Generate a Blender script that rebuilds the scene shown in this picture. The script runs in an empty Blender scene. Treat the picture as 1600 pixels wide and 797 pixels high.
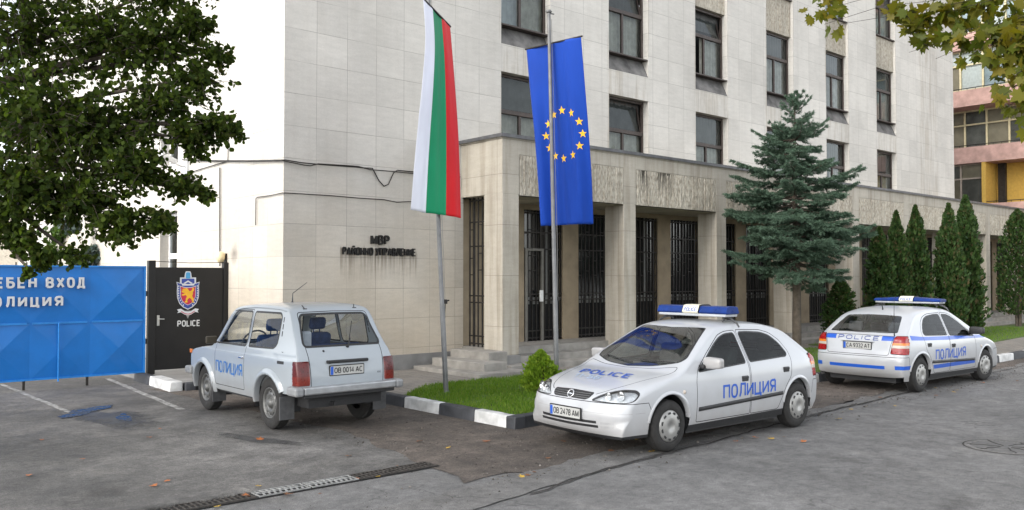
import bpy, bmesh, math, random
import numpy as np
from mathutils import Vector, Matrix
from mathutils.bvhtree import BVHTree

R = math.radians
PI = math.pi
random.seed(7)
rng = np.random.default_rng(7)
scene = bpy.context.scene
col = scene.collection

# ------------------------------------------------------------------ camera
EYE = 1.96
XR, XL, HZ = 2335.4, -359.2, 433.2           # vanishing points of the two facades, horizon row
FPX = math.sqrt((XR - 800) * (800 - XL))
PITCH = math.atan((HZ - 398.5) / FPX)
_n = math.hypot(XR - 800, FPX)
FW = Vector((FPX / _n, (XR - 800) / _n, 0))
RT = Vector((FW.y, -FW.x, 0))
UPV = Vector((0, 0, 1))
FWD = FW * math.cos(PITCH) + UPV * math.sin(PITCH)
CUP = UPV * math.cos(PITCH) - FW * math.sin(PITCH)
EYEP = Vector((0, 0, EYE))
cam_data = bpy.data.cameras.new('camera')
cam = bpy.data.objects.new('camera', cam_data)
col.objects.link(cam)
cam.location = EYEP
cam.rotation_euler = (PI / 2 + PITCH, 0, -math.atan2(FW.x, FW.y))
cam_data.sensor_width = 36
cam_data.lens = 36 * FPX / 1600
cam_data.clip_start = .05
cam_data.clip_end = 1500
scene.camera = cam

# ------------------------------------------------------------------ sky, sun, exposure
SUN_DIR = Vector((-.985, -.06, 0)).normalized()
SUN_EL = R(32)
world = bpy.data.worlds.new('World')
scene.world = world
world.use_nodes = True
wn = world.node_tree.nodes
wl = world.node_tree.links
wn.clear()
w_out = wn.new('ShaderNodeOutputWorld')
w_bg = wn.new('ShaderNodeBackground')
w_sky = wn.new('ShaderNodeTexSky')
w_sky.sky_type = 'NISHITA'
w_sky.sun_disc = False
w_sky.sun_elevation = SUN_EL
w_sky.sun_rotation = math.atan2(SUN_DIR.x, SUN_DIR.y)
w_sky.air_density = 1.0
w_sky.dust_density = 1.2
w_sky.ozone_density = 1.0
w_hs = wn.new('ShaderNodeHueSaturation')
w_hs.inputs['Saturation'].default_value = .22
w_hs.inputs['Value'].default_value = 1.0
w_bg.inputs['Strength'].default_value = .15
wl.new(w_sky.outputs[0], w_hs.inputs['Color'])
wl.new(w_hs.outputs[0], w_bg.inputs['Color'])
wl.new(w_bg.outputs[0], w_out.inputs['Surface'])
sun_data = bpy.data.lights.new('sun', 'SUN')
sun_data.energy = .60
sun_data.angle = R(22)
sun_data.color = (1, .95, .88)
sun = bpy.data.objects.new('sun', sun_data)
col.objects.link(sun)
_sd = SUN_DIR * math.cos(SUN_EL) + UPV * math.sin(SUN_EL)
sun.rotation_euler = _sd.to_track_quat('Z', 'Y').to_euler()
sun.location = (-30, 30, 40)
vs = scene.view_settings
vs.view_transform = 'Standard'
vs.look = 'None'
vs.exposure = 1.68
vs.gamma = 1
vs.use_curve_mapping = False
scene.cycles.max_bounces = 8
scene.cycles.transparent_max_bounces = 16
scene.cycles.use_denoising = True

# ------------------------------------------------------------------ helpers: measured points
def ray(px, py):
    return FWD * FPX + RT * (px - 800) - CUP * (py - 398.5)
def on_z(px, py, z=0.):
    d = ray(px, py); return EYEP + d * ((z - EYE) / d.z)
def on_v(px, py, v):
    d = ray(px, py); return EYEP + d * (v / d.y)
def on_u(px, py, u):
    d = ray(px, py); return EYEP + d * (u / d.x)
def at_depth(px, py, dep):
    return EYEP + ray(px, py) * (dep / FPX)

# ------------------------------------------------------------------ helpers: tags and mesh building
def tag(o, label=None, cat=None, group=None, kind=None):
    if label: o['label'] = label
    if cat: o['category'] = cat
    if group: o['group'] = group
    if kind: o['kind'] = kind
    return o
def empty(name, loc=(0, 0, 0), rz=0, label=None, cat=None, group=None):
    o = bpy.data.objects.new(name, None)
    o.empty_display_size = .2
    col.objects.link(o)
    o.location = loc
    o.rotation_euler = (0, 0, rz)
    return tag(o, label, cat, group)
def link_mesh(name, me, parent=None):
    o = bpy.data.objects.new(name, me)
    col.objects.link(o)
    if parent is not None: o.parent = parent
    return o
def smoothstep(a, b, x):
    t = min(1, max(0, (x - a) / (b - a))); return t * t * (3 - 2 * t)

class MB:
    """collects plain geometry that becomes ONE mesh object"""
    def __init__(s): s.v = []; s.f = []; s.m = []; s.sm = []
    def add(s, verts, faces, mi=0, smooth=False):
        k = len(s.v)
        s.v += [tuple(p) for p in verts]
        for f in faces:
            s.f.append(tuple(i + k for i in f)); s.m.append(mi); s.sm.append(smooth)
        return s
    def box(s, a, b, mi=0, M=None):
        x0, y0, z0 = a; x1, y1, z1 = b
        p = [(x0,y0,z0),(x1,y0,z0),(x1,y1,z0),(x0,y1,z0),(x0,y0,z1),(x1,y0,z1),(x1,y1,z1),(x0,y1,z1)]
        if M is not None: p = [M @ Vector(q) for q in p]
        return s.add(p, [(0,3,2,1),(4,5,6,7),(0,1,5,4),(1,2,6,5),(2,3,7,6),(3,0,4,7)], mi)
    def bbox(s, a, b, c=.01, mi=0, M=None):
        """box with chamfered edges"""
        bm = bmesh.new()
        bmesh.ops.create_cube(bm, size=1)
        sx, sy, sz = (b[i] - a[i] for i in range(3))
        for v in bm.verts:
            v.co = Vector(((v.co.x + .5) * sx + a[0], (v.co.y + .5) * sy + a[1], (v.co.z + .5) * sz + a[2]))
        bmesh.ops.bevel(bm, geom=bm.edges[:], offset=min(c, sx*.45, sy*.45, sz*.45), segments=2, profile=.5, affect='EDGES')
        return s.bm(bm, mi, M)
    def bm(s, bm, mi=0, M=None, smooth=False):
        bm.verts.index_update()
        vs_ = [(M @ v.co) if M is not None else v.co.copy() for v in bm.verts]
        s.add(vs_, [[v.index for v in f.verts] for f in bm.faces], mi, smooth)
        bm.free(); return s
    def tube(s, pts, r, n=8, mi=0, cap=True, smooth=True):
        pts = [Vector(p) for p in pts]
        rs = r if hasattr(r, '__len__') else [r] * len(pts)
        rings = []; ref = None
        for i, p in enumerate(pts):
            t = (pts[min(i+1, len(pts)-1)] - pts[max(i-1, 0)])
            if t.length < 1e-9: t = Vector((0,0,1))
            t.normalize()
            if ref is None or abs(ref.dot(t)) > .98:
                ref = t.orthogonal().normalized()
            a = (ref - t * ref.dot(t)).normalized(); ref = a
            b = t.cross(a)
            rings.append([p + (a * math.cos(2*PI*k/n) + b * math.sin(2*PI*k/n)) * rs[i] for k in range(n)])
        vv = [q for ring in rings for q in ring]
        ff = [(i*n+k, i*n+(k+1) % n, (i+1)*n+(k+1) % n, (i+1)*n+k) for i in range(len(pts)-1) for k in range(n)]
        s.add(vv, ff, mi, smooth)
        if cap:
            s.add(rings[0], [tuple(reversed(range(n)))], mi); s.add(rings[-1], [tuple(range(n))], mi)
        return s
    def lathe(s, prof, n=32, mi=0, M=None, smooth=True, axis='y'):
        """profile of (r, h) turned about axis"""
        vv = []
        for r_, h in prof:
            for k in range(n):
                c, d = math.cos(2*PI*k/n) * r_, math.sin(2*PI*k/n) * r_
                p = Vector((c, h, d)) if axis == 'y' else Vector((c, d, h))
                vv.append(M @ p if M is not None else p)
        ff = [(i*n+k, (i+1)*n+k, (i+1)*n+(k+1) % n, i*n+(k+1) % n) for i in range(len(prof)-1) for k in range(n)]
        return s.add(vv, ff, mi, smooth)
    def prism(s, poly, fn, d, mi=0, side=None):
        """polygon (2D) mapped by fn(a, b, depth); front at 0, back at d"""
        n = len(poly)
        p0 = [fn(a, b, 0) for a, b in poly]; p1 = [fn(a, b, d) for a, b in poly]
        s.add(p0, [tuple(range(n))], mi)
        s.add(p1, [tuple(reversed(range(n)))], mi)
        s.add(p0 + p1, [(i, n+i, n+(i+1) % n, (i+1) % n) for i in range(n)], mi if side is None else side)
        return s
    def build(s, name, mats, parent=None, smooth=None, recalc=False, bevel=0):
        me = bpy.data.meshes.new(name)
        me.from_pydata(s.v, [], s.f)
        for m in (mats if isinstance(mats, (list, tuple)) else [mats]): me.materials.append(m)
        me.polygons.foreach_set('material_index', s.m)
        me.polygons.foreach_set('use_smooth', s.sm if smooth is None else [smooth] * len(s.f))
        me.update()
        if recalc:
            b = bmesh.new(); b.from_mesh(me); bmesh.ops.recalc_face_normals(b, faces=b.faces[:]); b.to_mesh(me); b.free()
        o = link_mesh(name, me, parent)
        if bevel:
            md = o.modifiers.new('edge', 'BEVEL'); md.width = bevel; md.segments = 2; md.limit_method = 'ANGLE'
        return o

def pchip(xs, ys):
    x = np.array(xs, float); y = np.array(ys, float)
    h = np.diff(x); dl = np.diff(y) / h; n = len(x)
    d = np.zeros(n)
    if n == 2: d[:] = dl[0]
    else:
        for i in range(1, n-1):
            if dl[i-1] * dl[i] > 0:
                w1, w2 = 2*h[i] + h[i-1], h[i] + 2*h[i-1]
                d[i] = (w1 + w2) / (w1 / dl[i-1] + w2 / dl[i])
        d[0], d[-1] = dl[0], dl[-1]
    def f(q):
        q = np.clip(np.asarray(q, float), x[0], x[-1])
        i = np.clip(np.searchsorted(x, q) - 1, 0, n-2)
        t = (q - x[i]) / h[i]
        return (y[i]*(1+2*t)*(1-t)**2 + h[i]*d[i]*t*(1-t)**2 + y[i+1]*t*t*(3-2*t) + h[i]*d[i+1]*t*t*(t-1))
    return f

def round_poly(pts, r=.04, n=4):
    out = []
    N = len(pts)
    rr = r if hasattr(r, '__len__') else [r] * N
    for i in range(N):
        a, b, c = Vector(pts[i-1]), Vector(pts[i]), Vector(pts[(i+1) % N])
        if rr[i] <= 0: out.append(tuple(b)); continue
        u_, w_ = a - b, c - b
        k = min(rr[i], u_.length*.45, w_.length*.45)
        p, q = b + u_.normalized()*k, b + w_.normalized()*k
        for j in range(n+1):
            t = j / n
            out.append(tuple(p*(1-t)**2 + b*2*t*(1-t) + q*t*t))
    return out
def inset_poly(pts, d):
    N = len(pts)
    ar = sum(pts[i][0]*pts[(i+1) % N][1] - pts[(i+1) % N][0]*pts[i][1] for i in range(N))
    sg = 1 if ar > 0 else -1
    out = []
    for i in range(N):
        a, b, c = Vector(pts[i-1]), Vector(pts[i]), Vector(pts[(i+1) % N])
        e1, e2 = (b-a).normalized(), (c-b).normalized()
        n1, n2 = Vector((-e1.y, e1.x))*sg, Vector((-e2.y, e2.x))*sg
        m = (n1+n2); m = m.normalized() if m.length > 1e-6 else n1
        out.append(tuple(b + m * (d / max(.5, m.dot(n1)))))
    return out

# ------------------------------------------------------------------ drawn lettering: strokes in a unit box
def _ov(x0=0., y0=0., x1=1., y1=1., k=20, a0=0., a1=360., p=2.6):
    out = []
    for i in range(k + 1):
        t = R(a0 + (a1 - a0)*i/k); c, s_ = math.cos(t), math.sin(t)
        out.append(((x0+x1)/2 + (x1-x0)/2*math.copysign(abs(c)**(2/p), c), (y0+y1)/2 + (y1-y0)/2*math.copysign(abs(s_)**(2/p), s_)))
    return out
def _bowl(x0, y0, x1, y1, n=6):
    """from (x0, y1) round to (x0, y0), bulging to x1"""
    xm = x0 + (x1-x0)*.55; out = [(x0, y1), (xm, y1)]
    for i in range(1, n):
        t = PI/2 - PI*i/n
        out.append((xm + (x1-xm)*math.cos(t), (y0+y1)/2 + (y1-y0)/2*math.sin(t)))
    return out + [(xm, y0), (x0, y0)]
GL = {
 'O': (.72, [_ov()]), 'П': (.72, [[(0,0),(0,1),(1,1),(1,0)]]), 'Л': (.78, [[(0,0),(.10,.04),(.24,.3),(.3,1),(1,1),(1,0)]]),
 'И': (.76, [[(0,0),(0,1)], [(1,0),(1,1)], [(0,.06),(1,.94)]]), 'Й': (.76, [[(0,0),(0,1)], [(1,0),(1,1)], [(0,.06),(1,.94)], [(.22,1.24),(.38,1.16),(.62,1.16),(.78,1.24)]]),
 'Ц': (.82, [[(0,1),(0,0),(.84,0),(.84,1)], [(.84,0),(1,0),(1,-.2)]]),
 'Я': (.70, [[(1,0),(1,1)], [(1-x, y) for x, y in _bowl(0,.47,1,1)], [(.5,.47),(.05,0)]]),
 'М': (.86, [[(0,0),(0,1)], [(1,0),(1,1)], [(.03,.97),(.5,.06)], [(.97,.97),(.5,.06)]]),
 'B': (.68, [[(0,0),(0,1)], _bowl(0,.53,.93,1), _bowl(0,0,1,.53)]), 'P': (.66, [[(0,0),(0,1)], _bowl(0,.46,1,1)]),
 'A': (.78, [[(0,0),(.47,1)], [(1,0),(.53,1)], [(.2,.3),(.8,.3)]]), 'H': (.72, [[(0,0),(0,1)], [(1,0),(1,1)], [(0,.52),(1,.52)]]),
 'У': (.74, [[(0,1),(.5,.42)], [(1,1),(.46,.16),(.32,.03),(.08,0)]]), 'E': (.60, [[(1,1),(0,1),(0,0),(1,0)], [(0,.52),(.86,.52)]]),
 'Ж': (1.05, [[(.5,0),(.5,1)], [(0,1),(1,0)], [(0,0),(1,1)]]), 'Б': (.68, [[(.92,1),(0,1),(0,0)], _bowl(0,0,1,.57)]),
 'X': (.74, [[(0,1),(1,0)], [(0,0),(1,1)]]), 'Д': (.84, [[(.14,0),(.30,.4),(.34,1),(.86,1),(.86,0)], [(0,-.2),(0,0),(1,0),(1,-.2)]]),
 'L': (.56, [[(0,1),(0,0),(1,0)]]), 'I': (.0, [[(0,0),(0,1)]]), 'C': (.70, [_ov(a0=42, a1=318)]), 'T': (.68, [[(.5,0),(.5,1)], [(0,1),(1,1)]]),
 '0': (.56, [_ov()]), '1': (.3, [[(0,.76),(1,1),(1,0)]]), '2': (.56, [[(0,.78),(.06,.9),(.22,1),(.7,1),(.96,.86),(1,.7),(.9,.52),(0,0),(1,0)]]),
 '3': (.56, [[(0,.9),(.2,1),(.75,1),(.95,.85),(.95,.66),(.75,.53),(.4,.53)], [(.75,.53),(1,.38),(1,.14),(.78,0),(.2,0),(0,.1)]]),
 '4': (.60, [[(.75,0),(.75,1),(0,.28),(1,.28)]]), '5': (.56, [[(.9,1),(.1,1),(.04,.52),(.6,.6),(.95,.45),(1,.2),(.75,0),(.2,0),(0,.1)]]),
 '7': (.54, [[(0,1),(1,1),(.35,0)]]), '8': (.56, [_ov(.05,.53,.95,1), _ov(0,0,1,.53)]), '9': (.56, [_ov(0,.42,1,1), [(1,.7),(.92,.3),(.5,0),(.15,0)]]), '-': (.34, [[(0,.45),(1,.45)]]),
}
for _a, _b in (('О', 'O'), ('В', 'B'), ('Р', 'P'), ('А', 'A'), ('Н', 'H'), ('Е', 'E'), ('Х', 'X'), ('С', 'C'), ('M', 'М')): GL[_a] = GL[_b]
def stroke(pts, t):
    """mitred band along a polyline: left and right rims"""
    n = len(pts); closed = n > 3 and (Vector(pts[0]) - Vector(pts[-1])).length < 1e-6
    L, Q = [], []
    for i in range(n):
        a = Vector(pts[i-1]) if i else (Vector(pts[-2]) if closed else None)
        c = Vector(pts[i+1]) if i < n-1 else (Vector(pts[1]) if closed else None)
        b = Vector(pts[i])
        e1 = (b-a).normalized() if a is not None else None; e2 = (c-b).normalized() if c is not None else None
        if e1 is None: e1 = e2
        if e2 is None: e2 = e1
        m = Vector((-e1.y, e1.x)) + Vector((-e2.y, e2.x))
        m = m.normalized() if m.length > 1e-5 else Vector((-e1.y, e1.x))
        k = t/2 / max(.55, m.dot(Vector((-e1.y, e1.x))))
        L.append(tuple(b + m*k)); Q.append(tuple(b - m*k))
    return L, Q
def put_text(mb, string, w, h, fn, mi=0, bold=.02, spacing=1., shear=0., thick=0.):
    """string in a box w wide and h high (capital height), mapped by fn(a, b, depth); depth 0 is the front"""
    t = (.125 + bold*1.6)
    tot = 0; adv = []
    for ch in string:
        if ch == ' ': adv.append((tot, 0)); tot += .42*spacing; continue
        gw = GL[ch][0] + t; adv.append((tot, gw)); tot += gw + .17*spacing
    tot -= .17*spacing
    sx = w / tot; T = t*h; lay = 0
    for ch, (x0, gw) in zip(string, adv):
        if ch == ' ': continue
        ix0, ix1 = x0*sx + min(T, t*sx)/2, (x0+gw)*sx - min(T, t*sx)/2
        for pl in GL[ch][1]:
            P = [(ix0 + (ix1-ix0)*a + (shear*b*h), T/2 + (h-T)*b) for a, b in pl]
            L, Q = stroke(P, min(T, t*sx)*.5 + T*.5); n = len(P); e = -.0003*(lay % 3); lay += 1
            mb.add([fn(a, b, e) for a, b in L] + [fn(a, b, e) for a, b in Q], [(i, n+i, n+i+1, i+1) for i in range(n-1)], mi)
            if thick:
                mb.add([fn(a, b, e) for a, b in L] + [fn(a, b, thick) for a, b in L], [(i, i+1, n+i+1, n+i) for i in range(n-1)], mi)
                mb.add([fn(a, b, e) for a, b in Q] + [fn(a, b, thick) for a, b in Q], [(i, n+i, n+i+1, i+1) for i in range(n-1)], mi)
                for j in (0, n-1): mb.add([fn(*L[j], e), fn(*Q[j], e), fn(*Q[j], thick), fn(*L[j], thick)], [(0, 1, 2, 3) if j == 0 else (3, 2, 1, 0)], mi)
    return mb

# ------------------------------------------------------------------ materials
MATS = {}
def nodes_of(name):
    m = bpy.data.materials.new(name); m.use_nodes = True
    nt = m.node_tree
    return m, nt, nt.nodes['Principled BSDF']
def N(nt, kind, **kw):
    n = nt.nodes.new(kind)
    for k, v in kw.items():
        if k in n.inputs.keys() if isinstance(k, str) else False: n.inputs[k].default_value = v
        else: setattr(n, k, v)
    return n
def rgba(c): return (c[0], c[1], c[2], 1)
def noise(nt, vec, scale, detail=4, rough=.55):
    n = nt.nodes.new('ShaderNodeTexNoise'); n.inputs['Scale'].default_value = scale
    n.inputs['Detail'].default_value = detail; n.inputs['Roughness'].default_value = rough
    if vec is not None: nt.links.new(vec, n.inputs['Vector'])
    return n.outputs['Fac']
def ramp(nt, fac, stops):
    r = nt.nodes.new('ShaderNodeValToRGB')
    e = r.color_ramp.elements
    while len(e) < len(stops): e.new(.5)
    for i, (p, c) in enumerate(stops):
        e[i].position = p; e[i].color = rgba(c) if hasattr(c, '__len__') else (c, c, c, 1)
    nt.links.new(fac, r.inputs['Fac'])
    return r.outputs['Color']
def mixc(nt, fac, a, b, mode='MIX'):
    n = nt.nodes.new('ShaderNodeMix'); n.data_type = 'RGBA'; n.blend_type = mode
    for sock, val in ((n.inputs[0], fac), (n.inputs[6], a), (n.inputs[7], b)):
        if hasattr(val, 'links'): nt.links.new(val, sock)
        elif hasattr(val, '__len__'): sock.default_value = rgba(val)
        else: sock.default_value = val
    return n.outputs[2]
def mth(nt, op, a, b=None, clamp=False):
    n = nt.nodes.new('ShaderNodeMath'); n.operation = op; n.use_clamp = clamp
    for sock, val in ((n.inputs[0], a), (n.inputs[1], b)):
        if val is None: continue
        if hasattr(val, 'links'): nt.links.new(val, sock)
        else: sock.default_value = val
    return n.outputs[0]
def geo_pos(nt):
    g = nt.nodes.new('ShaderNodeNewGeometry'); return g.outputs['Position']
def obj_pos(nt):
    g = nt.nodes.new('ShaderNodeTexCoord'); return g.outputs['Object']
def xyz(nt, vec):
    s = nt.nodes.new('ShaderNodeSeparateXYZ'); nt.links.new(vec, s.inputs[0]); return s.outputs
def comb(nt, x, y, z):
    c = nt.nodes.new('ShaderNodeCombineXYZ')
    for i, v in enumerate((x, y, z)):
        if hasattr(v, 'links'): nt.links.new(v, c.inputs[i])
        else: c.inputs[i].default_value = v
    return c.outputs[0]
def scaled(nt, vec, s, loc=(0, 0, 0)):
    m = nt.nodes.new('ShaderNodeMapping'); m.inputs['Scale'].default_value = s; m.inputs['Location'].default_value = loc
    nt.links.new(vec, m.inputs['Vector']); return m.outputs[0]
def bump(nt, p, height, strength=.3, dist=.01):
    b = nt.nodes.new('ShaderNodeBump'); b.inputs['Strength'].default_value = strength; b.inputs['Distance'].default_value = dist
    nt.links.new(height, b.inputs['Height']); nt.links.new(b.outputs[0], p.inputs['Normal'])
    return b
def plain(name, c, rough=.6, metal=0., var=.12, scale=9., bump_s=0., coat=0., spec=.5, bscale=60., trans=0.):
    if name in MATS: return MATS[name]
    m, nt, p = nodes_of(name)
    v = obj_pos(nt)
    f = noise(nt, v, scale, 5)
    c0 = tuple(max(0, k*(1-var)) for k in c); c1 = tuple(min(1, k*(1+var)) for k in c)
    nt.links.new(ramp(nt, f, [(.3, c0), (.7, c1)]), p.inputs['Base Color'])
    p.inputs['Roughness'].default_value = rough; p.inputs['Metallic'].default_value = metal
    p.inputs['Coat Weight'].default_value = coat; p.inputs['Coat Roughness'].default_value = .06
    p.inputs['Specular IOR Level'].default_value = spec
    if rough > .15:
        rr = mth(nt, 'ADD', mth(nt, 'MULTIPLY', noise(nt, v, scale*2.3, 3), .2), rough - .1)
        nt.links.new(rr, p.inputs['Roughness'])
    if bump_s: bump(nt, p, noise(nt, v, bscale, 4), bump_s, .01)
    MATS[name] = m
    return m
def thin_glass(name, tint=(.8, .85, .85), refl=(1, 1, 1), f0=1.5, rough=.01, extra=0., gain=1.):
    if name in MATS: return MATS[name]
    m = bpy.data.materials.new(name); m.use_nodes = True
    nt = m.node_tree; nt.nodes.clear()
    o = nt.nodes.new('ShaderNodeOutputMaterial'); mx = nt.nodes.new('ShaderNodeMixShader')
    t = nt.nodes.new('ShaderNodeBsdfTransparent'); g = nt.nodes.new('ShaderNodeBsdfGlossy'); fr = nt.nodes.new('ShaderNodeFresnel')
    t.inputs[0].default_value = rgba(tint); g.inputs[0].default_value = rgba(refl); g.inputs['Roughness'].default_value = rough
    fr.inputs['IOR'].default_value = f0
    fac = mth(nt, 'ADD', mth(nt, 'MULTIPLY', fr.outputs[0], gain), extra, True)
    nt.links.new(fac, mx.inputs[0]); nt.links.new(t.outputs[0], mx.inputs[1]); nt.links.new(g.outputs[0], mx.inputs[2])
    nt.links.new(mx.outputs[0], o.inputs[0])
    MATS[name] = m
    return m
def leafy(name, cols, rough=.5, transl=.35, tcol=None, spec=.25):
    """leaf colour that varies from leaf to leaf, with light passing through"""
    if name in MATS: return MATS[name]
    m, nt, p = nodes_of(name)
    g = nt.nodes.new('ShaderNodeNewGeometry')
    k = len(cols)
    c = ramp(nt, g.outputs['Random Per Island'], [(i / max(1, k-1), cc) for i, cc in enumerate(cols)])
    nt.links.new(c, p.inputs['Base Color'])
    p.inputs['Roughness'].default_value = rough; p.inputs['Specular IOR Level'].default_value = spec
    t = nt.nodes.new('ShaderNodeBsdfTranslucent')
    tc = mixc(nt, 1., c, tcol or (1.4, 1.5, .6), 'MULTIPLY')
    nt.links.new(tc, t.inputs['Color'])
    mx = nt.nodes.new('ShaderNodeMixShader'); mx.inputs[0].default_value = transl
    o = nt.nodes['Material Output']
    nt.links.new(p.outputs[0], mx.inputs[1]); nt.links.new(t.outputs[0], mx.inputs[2]); nt.links.new(mx.outputs[0], o.inputs['Surface'])
    MATS[name] = m
    return m
# ------------------------------------------------------------------ materials of the place
def asphalt_mat(name, c, crack=.5, stain=.25, wet=None, rough=.8, grit=.35, patch=.18):
    m, nt, p = nodes_of(name)
    g = geo_pos(nt)
    big = noise(nt, g, .35, 5, .6); mid = noise(nt, g, 2.2, 5, .6); fine = noise(nt, g, 90, 3, .7); speck = noise(nt, g, 38, 2, .5)
    base = ramp(nt, big, [(.38, tuple(k*(1-patch) for k in c)), (.52, tuple(c)), (.64, tuple(k*(1+patch) for k in c))])
    base = mixc(nt, stain, base, ramp(nt, mid, [(.35, .35), (.62, 1.)]), 'MULTIPLY')
    base = mixc(nt, .8, base, ramp(nt, fine, [(.34, .45), (.5, .95), (.66, 1.6)]), 'MULTIPLY')
    base = mixc(nt, .5, base, ramp(nt, noise(nt, g, 14, 5, .75), [(.36, .55), (.55, 1.1)]), 'MULTIPLY')
    base = mixc(nt, .65, base, ramp(nt, noise(nt, scaled(nt, g, (1, 1, 1), (5, 9, 0)), 4.5, 9, .78), [(.34, .5), (.5, .98), (.66, 1.45)]), 'MULTIPLY')
    spots = ramp(nt, noise(nt, scaled(nt, g, (1, 1, 1), (31, 7, 0)), 1.15, 3, .5), [(.62, 0.), (.72, .55)])
    base = mixc(nt, spots, base, (.42, .41, .40), 'MULTIPLY')
    pale = ramp(nt, noise(nt, scaled(nt, g, (1, .35, 1), (3, 17, 0)), 1.6, 6, .68), [(.56, 0.), (.68, .45)])
    base = mixc(nt, pale, base, (1.45, 1.42, 1.36), 'MULTIPLY')
    base = mixc(nt, ramp(nt, speck, [(.70, 0.), (.74, grit)]), base, (.34, .32, .29))
    if crack:
        w = nt.nodes.new('ShaderNodeTexVoronoi'); w.feature = 'DISTANCE_TO_EDGE'; w.inputs['Scale'].default_value = .38
        wob = nt.nodes.new('ShaderNodeVectorMath'); wob.operation = 'ADD'
        nz = nt.nodes.new('ShaderNodeTexNoise'); nz.inputs['Scale'].default_value = 1.6; nz.inputs['Detail'].default_value = 6
        nt.links.new(g, nz.inputs['Vector'])
        sc = nt.nodes.new('ShaderNodeVectorMath'); sc.operation = 'SCALE'; sc.inputs['Scale'].default_value = 1.3
        nt.links.new(nz.outputs['Color'], sc.inputs[0])
        nt.links.new(g, wob.inputs[0]); nt.links.new(sc.outputs[0], wob.inputs[1]); nt.links.new(wob.outputs[0], w.inputs['Vector'])
        ck = ramp(nt, w.outputs['Distance'], [(.0, 1.), (.008, 0.)])
        keep = ramp(nt, noise(nt, g, .7, 3), [(.52, 0.), (.60, 1.)])
        ckf = mth(nt, 'MULTIPLY', mth(nt, 'MULTIPLY', ck, keep), crack)
        base = mixc(nt, ckf, base, (.03, .028, .026))
    nt.links.new(base, p.inputs['Base Color'])
    rr = ramp(nt, mid, [(.3, rough - .12), (.7, rough + .08)])
    nt.links.new(rr, p.inputs['Roughness'])
    bump(nt, p, mth(nt, 'ADD', fine, mth(nt, 'MULTIPLY', mid, .8)), .8, .015)
    return m
M_STREET = asphalt_mat('street_asphalt', (.172, .168, .163), crack=.55, stain=.32, patch=.16)
M_DRIVE = asphalt_mat('drive_asphalt', (.140, .133, .124), crack=.45, stain=.5, grit=.25, patch=.38)
M_DIRT = asphalt_mat('gravelly_dirt', (.130, .106, .088), crack=0, stain=.6, rough=.9, grit=.6, patch=.3)
M_GUTTER = asphalt_mat('gutter_concrete', (.168, .162, .154), crack=.6, stain=.3)

def paver_mat():
    m, nt, p = nodes_of('pavement_slabs')
    g = geo_pos(nt)
    b = nt.nodes.new('ShaderNodeTexBrick')
    b.inputs['Scale'].default_value = 1; b.inputs['Brick Width'].default_value = .4; b.inputs['Row Height'].default_value = .2
    b.inputs['Mortar Size'].default_value = .006; b.inputs['Color1'].default_value = (.24, .215, .185, 1); b.inputs['Color2'].default_value = (.20, .185, .165, 1)
    b.inputs['Mortar'].default_value = (.07, .065, .05, 1)
    nt.links.new(g, b.inputs['Vector'])
    c = mixc(nt, .5, b.outputs['Color'], ramp(nt, noise(nt, g, 1.4, 6), [(.3, .55), (.7, 1.15)]), 'MULTIPLY')
    c = mixc(nt, .5, c, ramp(nt, noise(nt, g, 60, 3), [(.3, .7), (.7, 1.2)]), 'MULTIPLY')
    nt.links.new(c, p.inputs['Base Color']); p.inputs['Roughness'].default_value = .85
    bump(nt, p, mth(nt, 'SUBTRACT', noise(nt, g, 50, 3), b.outputs['Fac']), .5, .008)
    return m
M_PAVE = paver_mat()

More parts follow.
